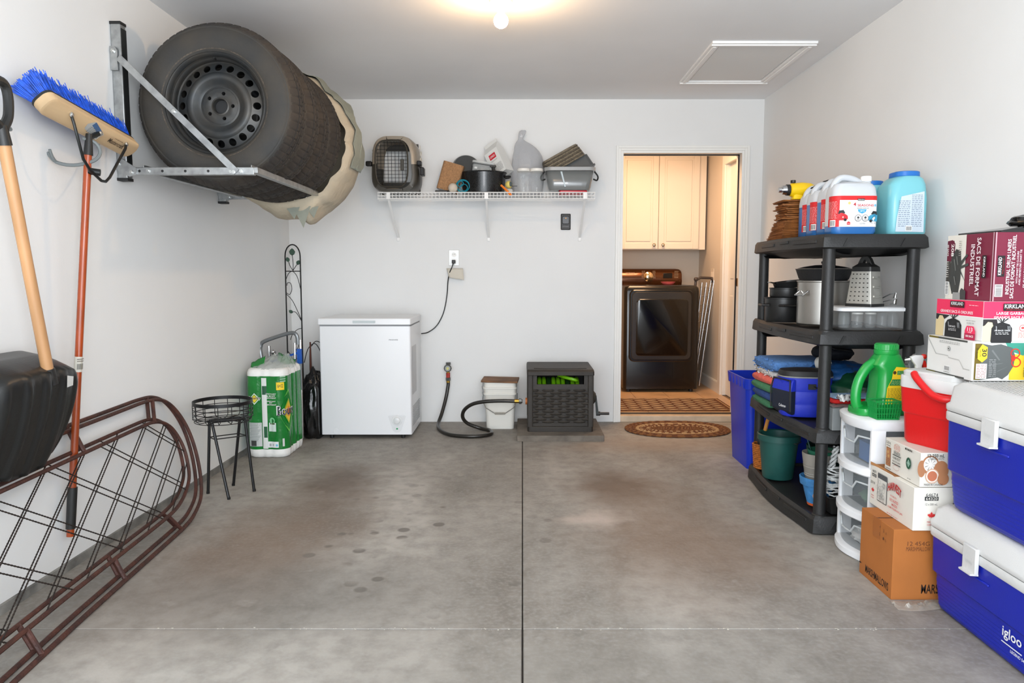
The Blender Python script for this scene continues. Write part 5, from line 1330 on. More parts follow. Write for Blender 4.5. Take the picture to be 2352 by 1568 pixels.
# ---- second tier: pots, skillet, grater, tub
m_pot = mat('pot_black', (34,34,34), .35, .2); m_alu = mat('aluminium', (176,172,166), .32, .95, noise_s=6, noise_a=.12, aniso=(1,1,.15))
def pot(name, label, loc, r_, h_, m, lid=False):
    t = thing(name, label, 'pot', loc)
    MB().lathe([(.001,0),(r_*.96,0),(r_,.006),(r_,h_),(r_*1.05,h_+.002),(r_*1.05,h_+.006),(r_*.96,h_+.005),(r_*.94,.012),(.001,.010)],36).build('pot_body', m, t)
    return t
p1 = pot('stock_pot','lower black stock pot on the second shelf, at the far end',(1.352,3.82,Z3),.092,.118,m_pot)
MB().tube([(-.05,-.085,.085),(-.035,-.118,.085),(.025,-.118,.085),(.04,-.085,.085)],.006,8).build('handle', m_pot, p1)
MB().tube([(-.085,.03,.085),(-.118,.02,.085),(-.118,-.03,.085),(-.085,-.04,.085)],.006,8).build('handle', m_pot, p1)
p2 = pot('stock_pot','middle black pot nested in the stack of three pots',(1.366,3.82,Z3+.1255),.082,.042,m_pot)
p3 = thing('stock_pot','top black pan of the nested stack, rim tilted','pot',(1.382,3.83,Z3+.1750),rot=(0,math.radians(-7),0))
MB().lathe([(.001,0),(.070,0),(.078,.03),(.080,.033),(.074,.033),(.068,.006),(.001,.004)],32).build('pan_body', m_pot, p3)
MB().tube([(-.07,-.03,.03),(-.105,-.035,.040),(-.108,-.01,.041),(-.072,0,.03)],.003,6).build('wire_handle', m_chr, p3)
bp = thing('aluminium_pot','large brushed aluminium stock pot in the middle of the second shelf','pot',(1.462,3.575,Z3))
MB().lathe([(.001,0),(.118,0),(.124,.008),(.124,.205),(.128,.208),(.128,.213),(.119,.213),(.116,.012),(.001,.010)],56).build('pot_body', m_alu, bp)
for a in (200,-20):
    c_,s_ = cos(math.radians(a)), sin(math.radians(a)); q = Vector((c_,s_,0)); w_ = Vector((-s_,c_,0))
    MB().tube([q*.124+w_*.03+Vector((0,0,.165)),q*.150+w_*.028+Vector((0,0,.145)),q*.150-w_*.028+Vector((0,0,.145)),q*.124-w_*.03+Vector((0,0,.165))],.004,8).build('handle', m_chr, bp)
for z in (.135,.06): MB().ball((-.02,-.1225,z),.005,8).build('rivet', m_chr, bp)
sk = thing('frying_pan','black cast iron pan stacked on the aluminium pot','pan',(1.450,3.56,Z3+.2135))
MB().lathe([(.001,0),(.105,0),(.113,.01),(.128,.052),(.131,.056),(.124,.056),(.107,.010),(.001,.008)],44).build('pan_body', mat('cast_iron',(26,27,29),.5,bump_s=90,bump=.15), sk)
MB().lathe([(.001,.075),(.04,.074),(.09,.066),(.122,.058)],40).build('pan_lid', mat('cast_iron',(0,0,0)), sk); MB().lathe([(.008,.074),(.014,.086),(.012,.092),(.001,.093)],14).build('lid_knob', m_blk, sk)
pt2 = thing('clear_tub','clear plastic tub with white lid holding jars on the second shelf','tub',(1.545,3.31,Z3))
m_frost = mat('frost_plastic', (206,210,212), .12, alpha=.09, spec=.8)
MB().loft([rrect(0,0,.285,.19,.03,.002,6),rrect(0,0,.325,.225,.04,.085,6)],True,False).build('tub', m_frost, pt2)
MB().loft([rrect(0,0,.338,.238,.04,.085,6),rrect(0,0,.340,.240,.04,.097,6),rrect(0,0,.328,.228,.04,.101,6)]).build('lid', mat('lid_white2',(232,234,236),.3), pt2)
gl = ['upright small clear jar at the left end inside the tub','small clear jar with white lid, left of two in the tub','small clear jar with white lid, right of two in the tub','small clear jar with pale foil lid inside the tub','small clear jar at the right end inside the tub']
for k,(dx,ld) in enumerate(((-.110,0),(-.050,1),(.008,1),(.062,0),(.108,0))):
    jar('small_jar', gl[k], (1.545+dx,3.285,Z3+.006), 'small jars inside the clear tub', .070, .024, bool(ld))
gt = thing('box_grater','stainless box grater with black handle standing on the clear tub','grater',(1.536,3.31,Z3+.102),rz=math.radians(34))
m_ss = mat('stainless', (200,198,190), .34, .75)
GB, GT = (.050,.062), (.038,.046)
def gring(z): 
    k = z/.165; a = GB[0]+(GT[0]-GB[0])*k; b = GB[1]+(GT[1]-GB[1])*k
    return rrect(0,0,2*a,2*b,.006,z,2)
MB().loft([gring(.010),gring(.160)],False,False).build('grater_body', m_ss, gt)
MB().loft([rrect(0,0,.106,.130,.008,0,3),rrect(0,0,.106,.130,.008,.012,3)]).build('base_ring', m_blk, gt)
MB().loft([rrect(0,0,.080,.098,.01,.155,3),rrect(0,0,.076,.094,.01,.175,3),rrect(0,0,.042,.050,.01,.192,3)]).build('top_cap', m_blk, gt)
hq = [(-.046,.168),(-.034,.186),(-.022,.212),(-.012,.222),(.012,.222),(.022,.212),(.034,.186),(.046,.168)]; hi = [(-.014,.184),(-.012,.190),(-.006,.202),(-.002,.206),(.002,.206),(.006,.202),(.012,.190),(.014,.184)]
MB().loft([[Vector((-.013,a,b)),Vector((.013,a,b)),Vector((.013,c_,d_)),Vector((-.013,c_,d_))] for (a,b),(c_,d_) in zip(hq,hi)]).build('handle', m_blk, gt, bevel=.002)
for r_ in range(7):
    for c_ in range(5):
        z = .026+.0195*r_; k = z/.165; a = GB[0]+(GT[0]-GB[0])*k; b = GB[1]+(GT[1]-GB[1])*k
        y_ = (-.7+.35*c_)*b
        MB().ball((-a-.0005,y_,z),.0042,6,sc=(.35,1,1)).build('cutting_tooth', mat('tooth_dark',(40,38,36),.4,.5), gt)
for r_ in range(3):
    z = .045+.042*r_; k = z/.165; a = GB[0]+(GT[0]-GB[0])*k; b = GB[1]+(GT[1]-GB[1])*k
    MB().tube([(-.6*a,-b-.001,z),(0,-b-.008,z-.004),(.6*a,-b-.001,z)],.004,6).build('slicing_slot', m_ss, gt)
wr_ = thing('wire_rack','bent chrome wire rack end lying on the clear tub','rack',(1.645,3.36,Z3+.104))
MB().tube([(-.06,0,.004),(.035,.01,.050),(.060,.01,.056),(.055,.01,.006),(.03,0,.004)],.003,6).tube([(-.06,-.03,.004),(.045,-.03,.032),(.042,-.03,.004)],.003,6).cyl((.03,-.03,.03),(.058,.01,.054),.003).build('bent_wire', m_chr, wr_, kind='stuff')

# ---- third tier: folded towels, soft cooler, bags
def towel(name, label, loc, w_, d_, h_, m, rz=0, m2=None, seed=1):
    t = thing(name, label, 'towel', loc, rz)
    n = 36; rings = []
    def sec(x):
        out = []
        for q in range(28):
            a = 2*PI*q/28; c_, s_ = cos(a), sin(a)
            y = d_/2*(abs(c_)**.35)*(1 if c_>0 else -1); z = h_/2*(abs(s_)**.55)*(1 if s_>0 else -1)
            k = .06*h_/.05
            nzv = nz((x*9,y*9,z*30),1,seed)*.006
            out.append(Vector((x, y+nzv, h_/2+z*(1+.10*nz((x*6,y*6,seed),1.4)))))
        return out
    xs = [-w_/2, -w_/2+.006, -w_/2+.02]+[-w_/2+.02+(w_-.04)*i/14 for i in range(1,15)]+[w_/2-.006,w_/2]
    ks = [.55,.85,1]+[1]*14+[.85,.55]
    for x,k in zip(xs,ks):
        r_ = sec(x); rings.append([Vector((p.x, p.y*(.9+.1*k), h_/2+(p.z-h_/2)*k)) for p in r_])
    mb = MB().loft(rings); mats = [m]
    if m2:
        mats.append(m2); nn = 28
        mb.m = [1 if (i//nn)%5 in (2,3) and i//nn < 18 else 0 for i in range(len(mb.f))]
    mb.build('folded_cloth', mats, t, smooth=70)
    if seed in (5,6):
        f = MB(); random.seed(seed)
        for i in range(70):
            y = random.uniform(-d_/2,d_/2); z = h_*random.random(); r_ = random.uniform(.003,.006)
            f.ball((-w_/2+random.uniform(-.006,.012),y,z), r_, 6)
        for i in range(30):
            x = random.uniform(-w_/2,w_/2); f.ball((x,-d_/2+random.uniform(-.003,.01),h_*random.random()), random.uniform(.003,.006), 6)
        f.build('frayed_edge', m, t, kind='stuff')
    return t
ty = 3.79; z0 = Z2
m_t = lambda n, c: mat(n, c, .95, noise_s=60, noise_a=.12, bump_s=120, bump=.45)
specs = [('green folded towel at the bottom of the towel stack',(58,120,84),.036,(1.36,),1),
 ('dark blue folded towel, second from the bottom of the stack',(44,76,138),.042,None,2),
 ('green folded towel, third up in the towel stack',(70,132,92),.040,None,3),
 ('salmon towel with cream stripes in the towel stack',(232,108,92),.042,None,4)]
x = 1.372
for k,(lb,c_,h_,_,sd_) in enumerate(specs):
    towel('folded_towel', lb, (x+.006*(k%2), ty, z0), .27, .30, h_, m_t('towel_%d'%k,c_), .03*(k-1), m_t('towel_cream',(240,196,140)) if k==3 else None, sd_); z0 += h_*.98
towel('folded_towel','fluffy off-white cloth between salmon and blue towels',(1.40,ty+.01,z0),.29,.30,.030,m_t('towel_white',(216,212,208)),-.03,None,5); z0 += .030
towel('folded_towel','frayed light blue towel on top of the towel stack',(1.405,ty,z0),.31,.31,.060,m_t('towel_blue',(86,132,192)),.02,None,6)
mg = tag(MB().lathe([(.001,0),(.030,0),(.036,.008),(.038,.05),(.036,.052),(.034,.010),(.001,.006)],28).build('mug', mat('mug_white',(222,218,208),.35), None, loc=(1.455,3.60,Z2+.232), rot=(math.radians(70),0,math.radians(40))), 'small off-white cup lying on the soft cooler lid', 'cup')
cb = thing('soft_cooler','royal blue soft cooler bag with black lid and front pocket','cooler bag',(1.365,3.525,Z2),rz=math.radians(-8))
m_nb = mat('nylon_blue', (24,44,176), .55, bump_s=14, bump=.35); m_nk = mat('nylon_black', (26,26,28), .6)
def crg(k, z, n=44):
    return [Vector((.118*k*(abs(cos(2*PI*q/n))**.72)*(1 if cos(2*PI*q/n)>0 else -1)*(1+.02*nz((cos(q),z*20,1),1)), .085*k*(abs(sin(2*PI*q/n))**.72)*(1 if sin(2*PI*q/n)>0 else -1), z)) for q in range(n)]
MB().loft([crg(.94,0),crg(1.0,.012),crg(1.0,.055),crg(.985,.060),crg(1.01,.066),crg(1.01,.118),crg(.99,.122),crg(1.01,.128),crg(1.02,.19)]).build('bag_body', m_nb, cb)
MB().loft([crg(1.03,.188),crg(1.04,.205),crg(.98,.218),crg(.6,.224)]).build('lid', m_nk, cb)
MB().tube([tuple(p) for p in crg(1.035,.190)],.0035,6,True).build('zip', mat('zip_grey',(140,142,140),.4), cb)
pk = MB().loft([[Vector((-.1220,.03,.01)),Vector((-.075,-.095,.01)),Vector((-.06,-.085,.012)),Vector((-.11,.04,.012))],[Vector((-.148,.028,.03)),Vector((-.088,-.112,.03)),Vector((-.06,-.09,.03)),Vector((-.11,.045,.03))],[Vector((-.150,.028,.125)),Vector((-.090,-.112,.125)),Vector((-.06,-.09,.125)),Vector((-.11,.045,.125))],[Vector((-.142,.028,.165)),Vector((-.084,-.105,.165)),Vector((-.06,-.09,.165)),Vector((-.11,.045,.165))],[Vector((-.124,.028,.180)),Vector((-.075,-.095,.180)),Vector((-.06,-.09,.18)),Vector((-.11,.045,.18))]])
pko = pk.build('pocket', [m_nb,mat('mesh_navy',(18,26,44),.6)], cb, bevel=.006)
for p in pko.data.polygons: p.material_index = 1 if p.center.z < .125 else 0
pe = Vector((.06,-.14,0)).normalized()
MB().tube([(-.150,.030,.03),(-.152,.030,.125),(-.140,.028,.176),(-.090,-.10,.176),(-.092,-.114,.125),(-.090,-.114,.03)],.004,6).build('binding', m_nk, cb)
P = Print(Vector((-.151,.028,.034)), pe, (0,0,1), off=.0012); P.text('Coleman',.095,.018,.055,.014,(220,222,224)); P.done(cb)
MB().tube([(.02,-.088,.150),(.05,-.092,.135),(.09,-.085,.105),(.122,-.02,.085)],.009,6,flat=.35).box(-.005,-.094,.135,.030,-.086,.160).build('strap', m_nk, cb, kind='stuff')
ptb = tag(MB().grid(44,24,blob(0,0,.055,.15,.16,.055,.16,2.4,seed=12)).build('blue_bundle', mat('tarp_blue',(20,72,128),.5,bump_s=24,bump=.6), None, loc=(1.575,3.62,Z2+.135), smooth=70), 'crumpled dark blue tarp bundle on the third shelf', 'tarp')
tag(MB().grid(44,24,blob(0,0,.085,.15,.15,.085,.14,2.0,seed=22)).build('green_bundle', mat('bag_green',(16,62,40),.3,coat=.3,bump_s=14,bump=.5), None, loc=(1.615,3.50,Z2+.040), smooth=70), 'dark green stuffed bag below the blue tarp bundle', 'bag')
tag(MB().grid(30,16,blob(0,0,.06,.10,.10,.045,.12,2.0,seed=32)).build('navy_bundle', mat('navy_cloth',(14,18,30),.8,bump_s=24,bump=.6), None, loc=(1.60,3.78,Z2+.215), smooth=70), 'black and navy bundle tucked under the second shelf deck', 'cloth')
towel('flat_cloth','bright red folded cloth under the green stuffed bag',(1.500,3.285,Z2+.1015),.25,.12,.022,m_t('cloth_red',(210,34,30)),0,None,7)
towel('flat_cloth','thin pale blue folded cloth over the red cloth',(1.505,3.290,Z2+.1235),.24,.12,.012,m_t('cloth_pale',(150,186,220)),0,None,8)
gx = thing('grey_carton','small grey box with white sticker at the near end of the third shelf','box',(1.395,3.175,Z2+.0),rz=.05)
MB().box(-.050,-.02,.0,.060,.09,.098).build('box_body', mat('carton_grey',(120,124,124),.6), gx, smooth=0, bevel=.002)
P = Print((-.0502,.07,.02),(0,-1,0),(0,0,1)); P.rect(.02,.012,.035,.036,(214,214,210)); P.lines(.024,.02,.02,.02,4,(120,120,120)); P.done(gx)
MB().grid(10,6,lambda u,v: Vector((-.05+.11*u, -.02+.10*v, .100+.012*abs(nz((u*4,v*4,1),1.5))))).build('clear_wrap', mat('wrap_film',(190,192,188),.15,alpha=.45), gx, smooth=60)
dgs = tag(MB().grid(20,8,lambda u,v: Vector((-.035+.08*u, -.0+.05*v, .025*sin(PI*v)+.018*nz((u*5,v*5,2),1.2)+.012))).build('patterned_scrap', mat('scrap_bw',(226,226,224),.6,noise_s=55,noise_a=.9,det=0,c2=(24,24,26)), None, loc=(1.425,3.185,Z2+.108), smooth=60), 'black and white patterned scrap on the small grey box', 'cloth')

# ---- bottom tier
m_tb = mat('teal_bucket', (30,84,78), .45, noise_s=8, noise_a=.15)
bk2 = thing('teal_bucket','tall dark teal plastic bucket on the bottom shelf','bucket',(1.345,3.80,Z1))
MB().lathe([(.001,0),(.074,0),(.078,.006),(.098,.200),(.108,.202),(.109,.232),(.104,.235),(.095,.230),(.073,.010),(.001,.008)],40).build('bucket_body', m_tb, bk2)
MB().tube([(-.105,.02,.222),(-.02,-.06,.215),(.06,-.09,.195),(.095,-.06,.20)],.0025,6).build('wire_handle', m_dch, bk2)
MB().tube([(-.05,.07,.235),(-.045,.05,.29),(-.035,.03,.33)],.010,8).build('wooden_grip', mat('grip_wood',(190,130,60),.5), bk2)
wv = thing('wicker_basket','orange brown wicker basket behind the teal bucket','basket',(1.345,3.985,Z1))
for j in range(13):
    pts = [(.070*cos(2*PI*q/44)*(1+.015*((q//1+j)%2))*(.9+.012*j), .055*sin(2*PI*q/44)*(1+.02*((q+j)%2)), .006+.0105*j) for q in range(44)]
    MB().tube(pts,.0062,5,True).build('wicker_row', mat('wicker_orange',(190,110,36),.75,noise_s=80,noise_a=.3), wv)
bpn = thing('flower_pot','sky blue painted clay flower pot with orange base on the bottom shelf','flower pot',(1.372,3.34,Z1))
m_bp = mat('paint_blue', (66,140,204), .6, noise_s=24, noise_a=.22, bump_s=60, bump=.3)
MB().lathe([(.001,0),(.046,0),(.048,.012)],32).build('clay_base', mat('terracotta',(206,92,40),.8), bpn)
MB().lathe([(.048,.012),(.070,.098),(.080,.098),(.084,.132),(.079,.134),(.072,.120),(.045,.02),(.001,.02)],36).build('painted_body', m_bp, bpn)
random.seed(9)
for k,(a,z,c_) in enumerate(((250,.035,(214,190,120)),(262,.022,(230,206,120)),(275,.030,(60,120,70)),(290,.040,(180,40,120)),(236,.055,(196,150,130)),(300,.025,(60,110,60)))):
    r_ = .049+.022*z/.098+.0; aa = math.radians(a)
    MB().ball((r_*cos(aa),r_*sin(aa),z),.011,8,sc=(1,.5,1.2)).build('painted_flower', mat('flower%d'%k,c_,.6), bpn)
gp2 = thing('flower_pot','grey ribbed plastic pot nested in the blue flower pot','flower pot',(1.372,3.345,Z1+.022))
MB().lathe([(.001,0),(.040,0),(.066,.155),(.0675,.158),(.0665,.163),(.068,.166),(.0675,.171),(.074,.215),(.074,.222),(.070,.222),(.064,.160),(.038,.008),(.001,.008)],36).build('pot_body', mat('pot_grey',(140,136,128),.45), gp2)
for zz_ in (.118,.128): MB().tube([(.0605*cos(2*PI*q/32)*(1+(zz_-.118)*.6),.0605*sin(2*PI*q/32)*(1+(zz_-.118)*.6),zz_) for q in range(32)],.0012,5,True).build('pale_ring', mat('ring_pale',(190,188,180),.4), gp2)
gp3 = thing('flower_pot','small green plastic pot sitting inside the grey pot','flower pot',(1.390,3.350,Z1+.150))
MB().lathe([(.001,0),(.048,0),(.060,.085),(.064,.086),(.066,.104),(.062,.106),(.058,.08),(.046,.006),(.001,.006)],32).build('pot_body', mat('pot_green',(44,110,84),.45), gp3)
MB().cyl((-.02,.01,.01),(-.075,.04,.20),.0025,n=6).build('plant_tag_stem', m_tb, gp3)
gp4 = thing('flower_pot','large dark green plastic pot behind the grey pot','flower pot',(1.50,3.52,Z1))
MB().lathe([(.001,0),(.075,0),(.100,.20),(.110,.202),(.112,.235),(.104,.236),(.09,.19),(.07,.01),(.001,.008)],36).build('pot_body', mat('pot_dkgreen',(22,66,54),.45), gp4)
ww = thing('white_wicker','white twisted wicker basket at the near end of the bottom shelf','basket',(1.418,3.222,Z1+.085))
m_wv = mat('white_vine', (206,208,206), .6, noise_s=40, noise_a=.2)
random.seed(17)
for j in range(15):
    r_ = .052+.0010*j; ph = random.random()*6
    MB().tube([(r_*cos(2*PI*q/30)+.004*sin(3*q+ph), r_*.8*sin(2*PI*q/30)+.004*cos(2*q+ph), .006+.0085*j+.007*sin(2*PI*q/30*2+ph)) for q in range(30)],.0035,5,True).build('vine_strand', m_wv, ww)
for s_ in (0,1,2): MB().tube([(-.048+.02*t_+.010*cos(t_*9+s_*2.1), -.02+.010*sin(t_*9+s_*2.1), .12+.10*t_) for t_ in [i/12 for i in range(13)]],.0055,6).build('handle_strand', m_wv, ww)
bt2 = thing('black_tray','black square plastic tray under the white wicker basket','tray',(1.43,3.238,Z1))
MB().loft([rrect(0,0,.115,.095,.008,.002,3),rrect(0,0,.150,.125,.010,.075,3),rrect(0,0,.158,.133,.010,.080,3),rrect(0,0,.142,.117,.010,.080,3),rrect(0,0,.110,.09,.008,.010,3)]).build('tray_body', m_blk, bt2)
# ---- recycling bin
rbn = thing('recycling_bin','tall royal blue recycling bin behind the shelving unit by the doorway','bin',(1.555,4.42,0))
m_rb = mat('bin_blue', (18,52,190), .35, bump_s=30, bump=.06)
MB().loft([rrect(0,0,.46,.34,.03,0,4),rrect(0,0,.505,.385,.035,.475,4),rrect(0,0,.520,.40,.035,.478,4),rrect(0,0,.530,.41,.035,.540,4),rrect(0,0,.512,.39,.03,.540,4),rrect(0,0,.49,.37,.03,.46,4),rrect(0,0,.45,.33,.03,.02,4)]).build('bin_body', m_rb, rbn, smooth=40)
for k in range(5): MB().box(-.262+.0,-.16+.07*k,.482,-.266,-.155+.07*k,.536).build('rim_rib', m_rb, rbn, smooth=0)

# =====================================================================
# RIGHT FOREGROUND
# =====================================================================
# ---- drawer tower
dt = thing('drawer_tower','white plastic three-drawer tower with curved clear drawer fronts','drawers',(1.55,2.975,0))
m_wp = mat('tower_white', (236,238,240), .35); m_dr = mat('drawer_clear', (150,158,162), .18, alpha=.34, spec=.7)
def tring(z, ins=0, bow=.030):
    pts = [Vector((.195-ins,-.140+ins,z)),Vector((.195-ins,.140-ins,z)),Vector((-.180+ins,.140-ins,z))]
    for k in range(1,12): 
        t = k/12; pts.append(Vector((-.180+ins-bow*sin(PI*t)-.006, .140-ins-(.280-2*ins)*t, z)))
    pts.append(Vector((-.180+ins,-.140+ins,z))); return pts
MB().loft([tring(.535,.002),tring(.548,-.004),tring(.572,-.006),tring(.580,.004)]).build('top', m_wp, dt, smooth=40)
for z in (0,.163,.350): MB().loft([tring(z,.0,.034),tring(z+.006,-.004,.038),tring(z+.028,-.004,.038),tring(z+.034,.002,.034)]).build('divider', m_wp, dt, smooth=40)
for x,y in ((-.155,-.133),(.17,-.133),(-.155,.133),(.17,.133)): MB().box(x-.028,y-.006,.03,x+.028,y+.006,.54).build('upright', m_wp, dt, smooth=0)
MB().box(.188,-.13,.03,.193,.13,.54).build('back_panel', mat('tower_grey',(120,124,126),.6), dt, smooth=0)
MB().box(-.15,-.125,.355,.185,.125,.384).box(-.15,-.125,.168,.185,.125,.197).box(-.15,-.125,.006,.185,.125,.034).build('runner_tray', mat('tower_grey',(0,0,0)), dt, smooth=0, kind='stuff')
cont = [((22,102,170),(180,188,190)),((70,110,80),(60,66,68)),((210,206,200),(70,76,80))]
for k,z in enumerate((.386,.199,.036)):
    h_ = .146 if k < 2 else .124
    dwr = MB().loft([tring(z,.012,.028),tring(z+h_,.012,.028)],True,False).build('drawer', m_dr, dt, smooth=40)
    fp_ = [Vector((-.176-.034*sin(PI*i/12), .125-.25*i/12, z+h_-.03-(.03 if 3<i<9 else 0)+(.0))) for i in range(13)]
    MB().tube(fp_,.004,6).build('pull_lip', mat('pull_clear',(206,212,214),.2,alpha=.8), dwr)
names = [('blue_box','blue box seen inside the top clear drawer',(22,96,160)),('green_cloth','muted green cloth seen inside the middle clear drawer',(92,128,100)),('white_pouch','white packets seen inside the bottom clear drawer',(222,220,214))]
MB()
bx_ = tag(MB().loft([rrect(0,0,.22,.15,.01,z,3) for z in (0,.075)]).build('blue_box', mat('inner_blue',(16,96,172),.6), None, loc=(1.505,2.930,.392), smooth=30), names[0][1], 'box')
tag(MB().grid(30,16,blob(0,0,.03,.12,.10,.03,.15,2.4,seed=41)).build('green_cloth', mat('inner_green',(96,132,104),.9), None, loc=(1.52,2.96,.204), smooth=70), names[1][1], 'cloth')
tag(MB().grid(20,12,blob(0,0,.03,.06,.05,.028,.12,2.4,seed=43)).build('dark_bundle', mat('inner_dark',(44,48,50),.9), None, loc=(1.60,3.02,.264), smooth=70), 'dark grey bundle on the green cloth in the middle drawer', 'cloth')
tag(MB().grid(24,14,blob(0,0,.03,.055,.07,.034,.25,3.4,seed=44)).build('white_pouch', mat('inner_white',(228,226,222),.5), None, loc=(1.43,2.965,.041), smooth=50), names[2][1], 'packet')
# ---- green jug with yellow label
gj = thing('green_jug','large bright green plastic jug with yellow label on the drawer tower','jug',(1.450,2.975,.580),rz=math.radians(6))
m_gj = mat('jug_green', (20,150,62), .32, coat=.25, bump_s=20, bump=.04)
prof = [(.0,.098,.054,.0),(.010,.104,.060,.0),(.10,.105,.062,0),(.16,.100,.060,.004),(.205,.080,.054,.020),(.232,.062,.048,.032),(.245,.045,.042,.036)]
body = MB()
# right part of the body plus loop handle on the left
rings = []
for z,hx,hy,cx in prof:
    x0 = -.020+ (0 if z < .02 else 0); x1 = cx+hx-.0
    xl = max(-.022, cx-hx) if .03 < z < .20 else cx-hx
    if z <= .02: xl = -.104 if z == 0 else -.108
    w_ = x1-xl; rings.append(rrect((x0*0+xl+x1)/2,0,w_,2*hy,.035,z,5))
mid = []
zz = [(.0,-.100,.100,.052),(.008,-.106,.104,.060),(.030,-.102,.106,.062),(.045,-.030,.106,.062),(.10,-.022,.105,.062),(.150,-.020,.102,.060),(.185,-.020,.098,.057),(.205,-.040,.092,.054),(.228,-.022,.084,.050),(.245,-.012,.078,.044),(.250,-.008,.072,.040)]
MB().loft([rrect((a+b)/2,0,b-a,2*hy,.034,z,5) for z,a,b,hy in zz]).build('body', m_gj, gj, smooth=60)
MB().tube(spline([(-.020,0,.212),(-.052,0,.190),(-.082,0,.140),(-.094,0,.085),(-.088,0,.035),(-.060,0,.018),(-.02,0,.02)],5),[.020]*31,14,flat=1.0).build('handle', m_gj, gj)
MB().lathe([(.046,.245),(.048,.250),(.048,.262),(.044,.264),(.044,.285),(.040,.289),(.001,.289)],36,(.030,0,0)).build('cap', m_gj, gj)
for k in range(30):
    a = 2*PI*k/30; MB().cyl((.030+.0442*cos(a),.0442*sin(a),.266),(.030+.0442*cos(a),.0442*sin(a),.284),.0016,n=4).build('cap_rib', m_gj, gj)
P = Print(**FF(0,-.0622,.0)); P.off = .0012; Y1=(238,200,34); G1=(24,120,60)
P.poly([(-.005,.050),(.092,.050),(.094,.195),(.035,.200),(.022,.180),(.018,.150),(.0,.115)],Y1)
P.rect(.040,.168,.048,.016,G1); P.poly([(.020,.150),(.088,.150),(.090,.125),(.008,.125)],G1); P.disc(.029,.177,.007,(70,50,20)); P.lines(.042,.170,.042,.012,3,(150,200,120)); P.lines(.016,.128,.068,.018,4,(170,206,130)); P.lines(.002,.070,.085,.045,8,(150,120,30)); P.disc(.080,.060,.006,(70,60,40)); P.done(gj,'label')
# ---- small green berry basket
gbk = thing('green_basket','small green open-lattice plastic berry basket in front of the green jug','basket',(1.430,2.873,.5805))
m_gk = mat('basket_green', (20,142,66), .35)
hs, ht, hh_ = .043, .052, .072
def bc(t_, e): # perimeter point
    s_ = (t_%1)*4; k = int(s_); f = s_-k; c = [(-1,-1),(1,-1),(1,1),(-1,1),(-1,-1)]
    return Vector(((c[k][0]+(c[k+1][0]-c[k][0])*f)*e,(c[k][1]+(c[k+1][1]-c[k][1])*f)*e*.72,0))
for k in range(36):
    a, b = bc(k/36,hs), bc(k/36,ht); MB().cyl(a+Vector((0,0,.002)), b+Vector((0,0,hh_)), .0016, n=5).build('rib', m_gk, gbk)
for z,e,r_ in ((.003,hs,.0028),(.024,hs+.003,.0016),(.046,hs+.006,.0016),(hh_,ht,.003)):
    MB().tube([bc(q/4+.001,e)+Vector((0,0,z)) for q in range(4)],r_,6,True).build('hoop', m_gk, gbk)
MB().box(-.042,-.030,.0,.042,.030,.003).build('floor', m_gk, gbk, smooth=0)
# ---- spray bottle behind the red cooler
sy_ = thing('spray_bottle','white and red trigger spray bottle behind the red cooler','bottle',(1.555,2.872,.581))
sy_.scale = (.9,.9,.86)
MB().lathe([(.001,0),(.030,0),(.032,.01),(.032,.17),(.020,.205),(.014,.215)],24).build('bottle', mat('spray_green',(60,130,70),.3,alpha=.8), sy_)
MB().loft([rrect(0,0,.026,.022,.006,.215,3),rrect(0,0,.026,.022,.006,.245,3),rrect(-.004,0,.045,.020,.006,.262,3),rrect(-.008,0,.060,.018,.006,.285,3),rrect(.002,0,.040,.014,.005,.292,3)]).build('spray_head', mat('spray_white',(236,236,234),.35), sy_)
MB().cyl((-.038,0,.274),(-.060,0,.270),.006,.003).build('nozzle', mat('spray_white',(0,0,0)), sy_)
MB().loft([[Vector((.012,-.008,.262)),Vector((.026,-.008,.268)),Vector((.026,.008,.268)),Vector((.012,.008,.262))],[Vector((.026,-.008,.215)),Vector((.042,-.008,.215)),Vector((.042,.008,.215)),Vector((.026,.008,.215))]]).ball((.022,0,.286),.013,10).build('trigger', mat('spray_red',(214,36,22),.35), sy_)
cbg = tag(MB().grid(40,22,blob(0,0,.10,.075,.07,.12,.28,3.0,seed=51)).build('clear_bag', mat('smoky_film',(150,154,154),.12,alpha=.55,coat=.5), None, loc=(1.615,2.99,.581), smooth=60), 'crumpled clear plastic bag on the drawer tower by the wall', 'bag')
tag(MB().grid(30,16,blob(0,0,.07,.06,.05,.075,.2,2.2,seed=52)).build('green_pouch', mat('pouch_green',(12,62,42),.3,coat=.4), None, loc=(1.655,2.90,.581), smooth=60), 'dark green pouch beside the crumpled clear bag', 'bag')

# ---- cardboard box
m_cb = mat('cardboard', (176,106,46), .8, noise_s=4, noise_a=.08, bump_s=60, bump=.05)
def carton(name, label, x0, y0, x1, y1, z0, z1, m, lean=0):
    t = thing(name, label, 'box', ((x0+x1)/2,(y0+y1)/2,z0), lean)
    hx, hy = (x1-x0)/2, (y1-y0)/2
    MB().box(-hx,-hy,0,hx,hy,z1-z0).build('box_body', m, t, bevel=.0015)
    return t, hx, hy, z1-z0
cbx, hx, hy, hz = carton('cardboard_box','plain brown cardboard box on the floor at the bottom of the stack',1.306,2.515,1.62,2.762,0,.256,m_cb)
MB().box(-hx-.0006,-.004,hz-.0002,hx,.004,hz+.0012).build('top_seam', mat('seam_dark',(96,56,28),.9), cbx, smooth=0)
MB().box(-hx-.0004,-.030,hz-.075,-hx+.001,.030,hz+.0015).build('packing_tape', mat('brown_tape',(166,98,44),.35), cbx, smooth=0)
P = Print((-hx,hy,0),(0,-1,0),(0,0,1)); K = (36,24,18)
P.text('MARSHMALLOWS',.138,.036,.175,.030,K); P.rect(-.0,.040,.016,.005,K)
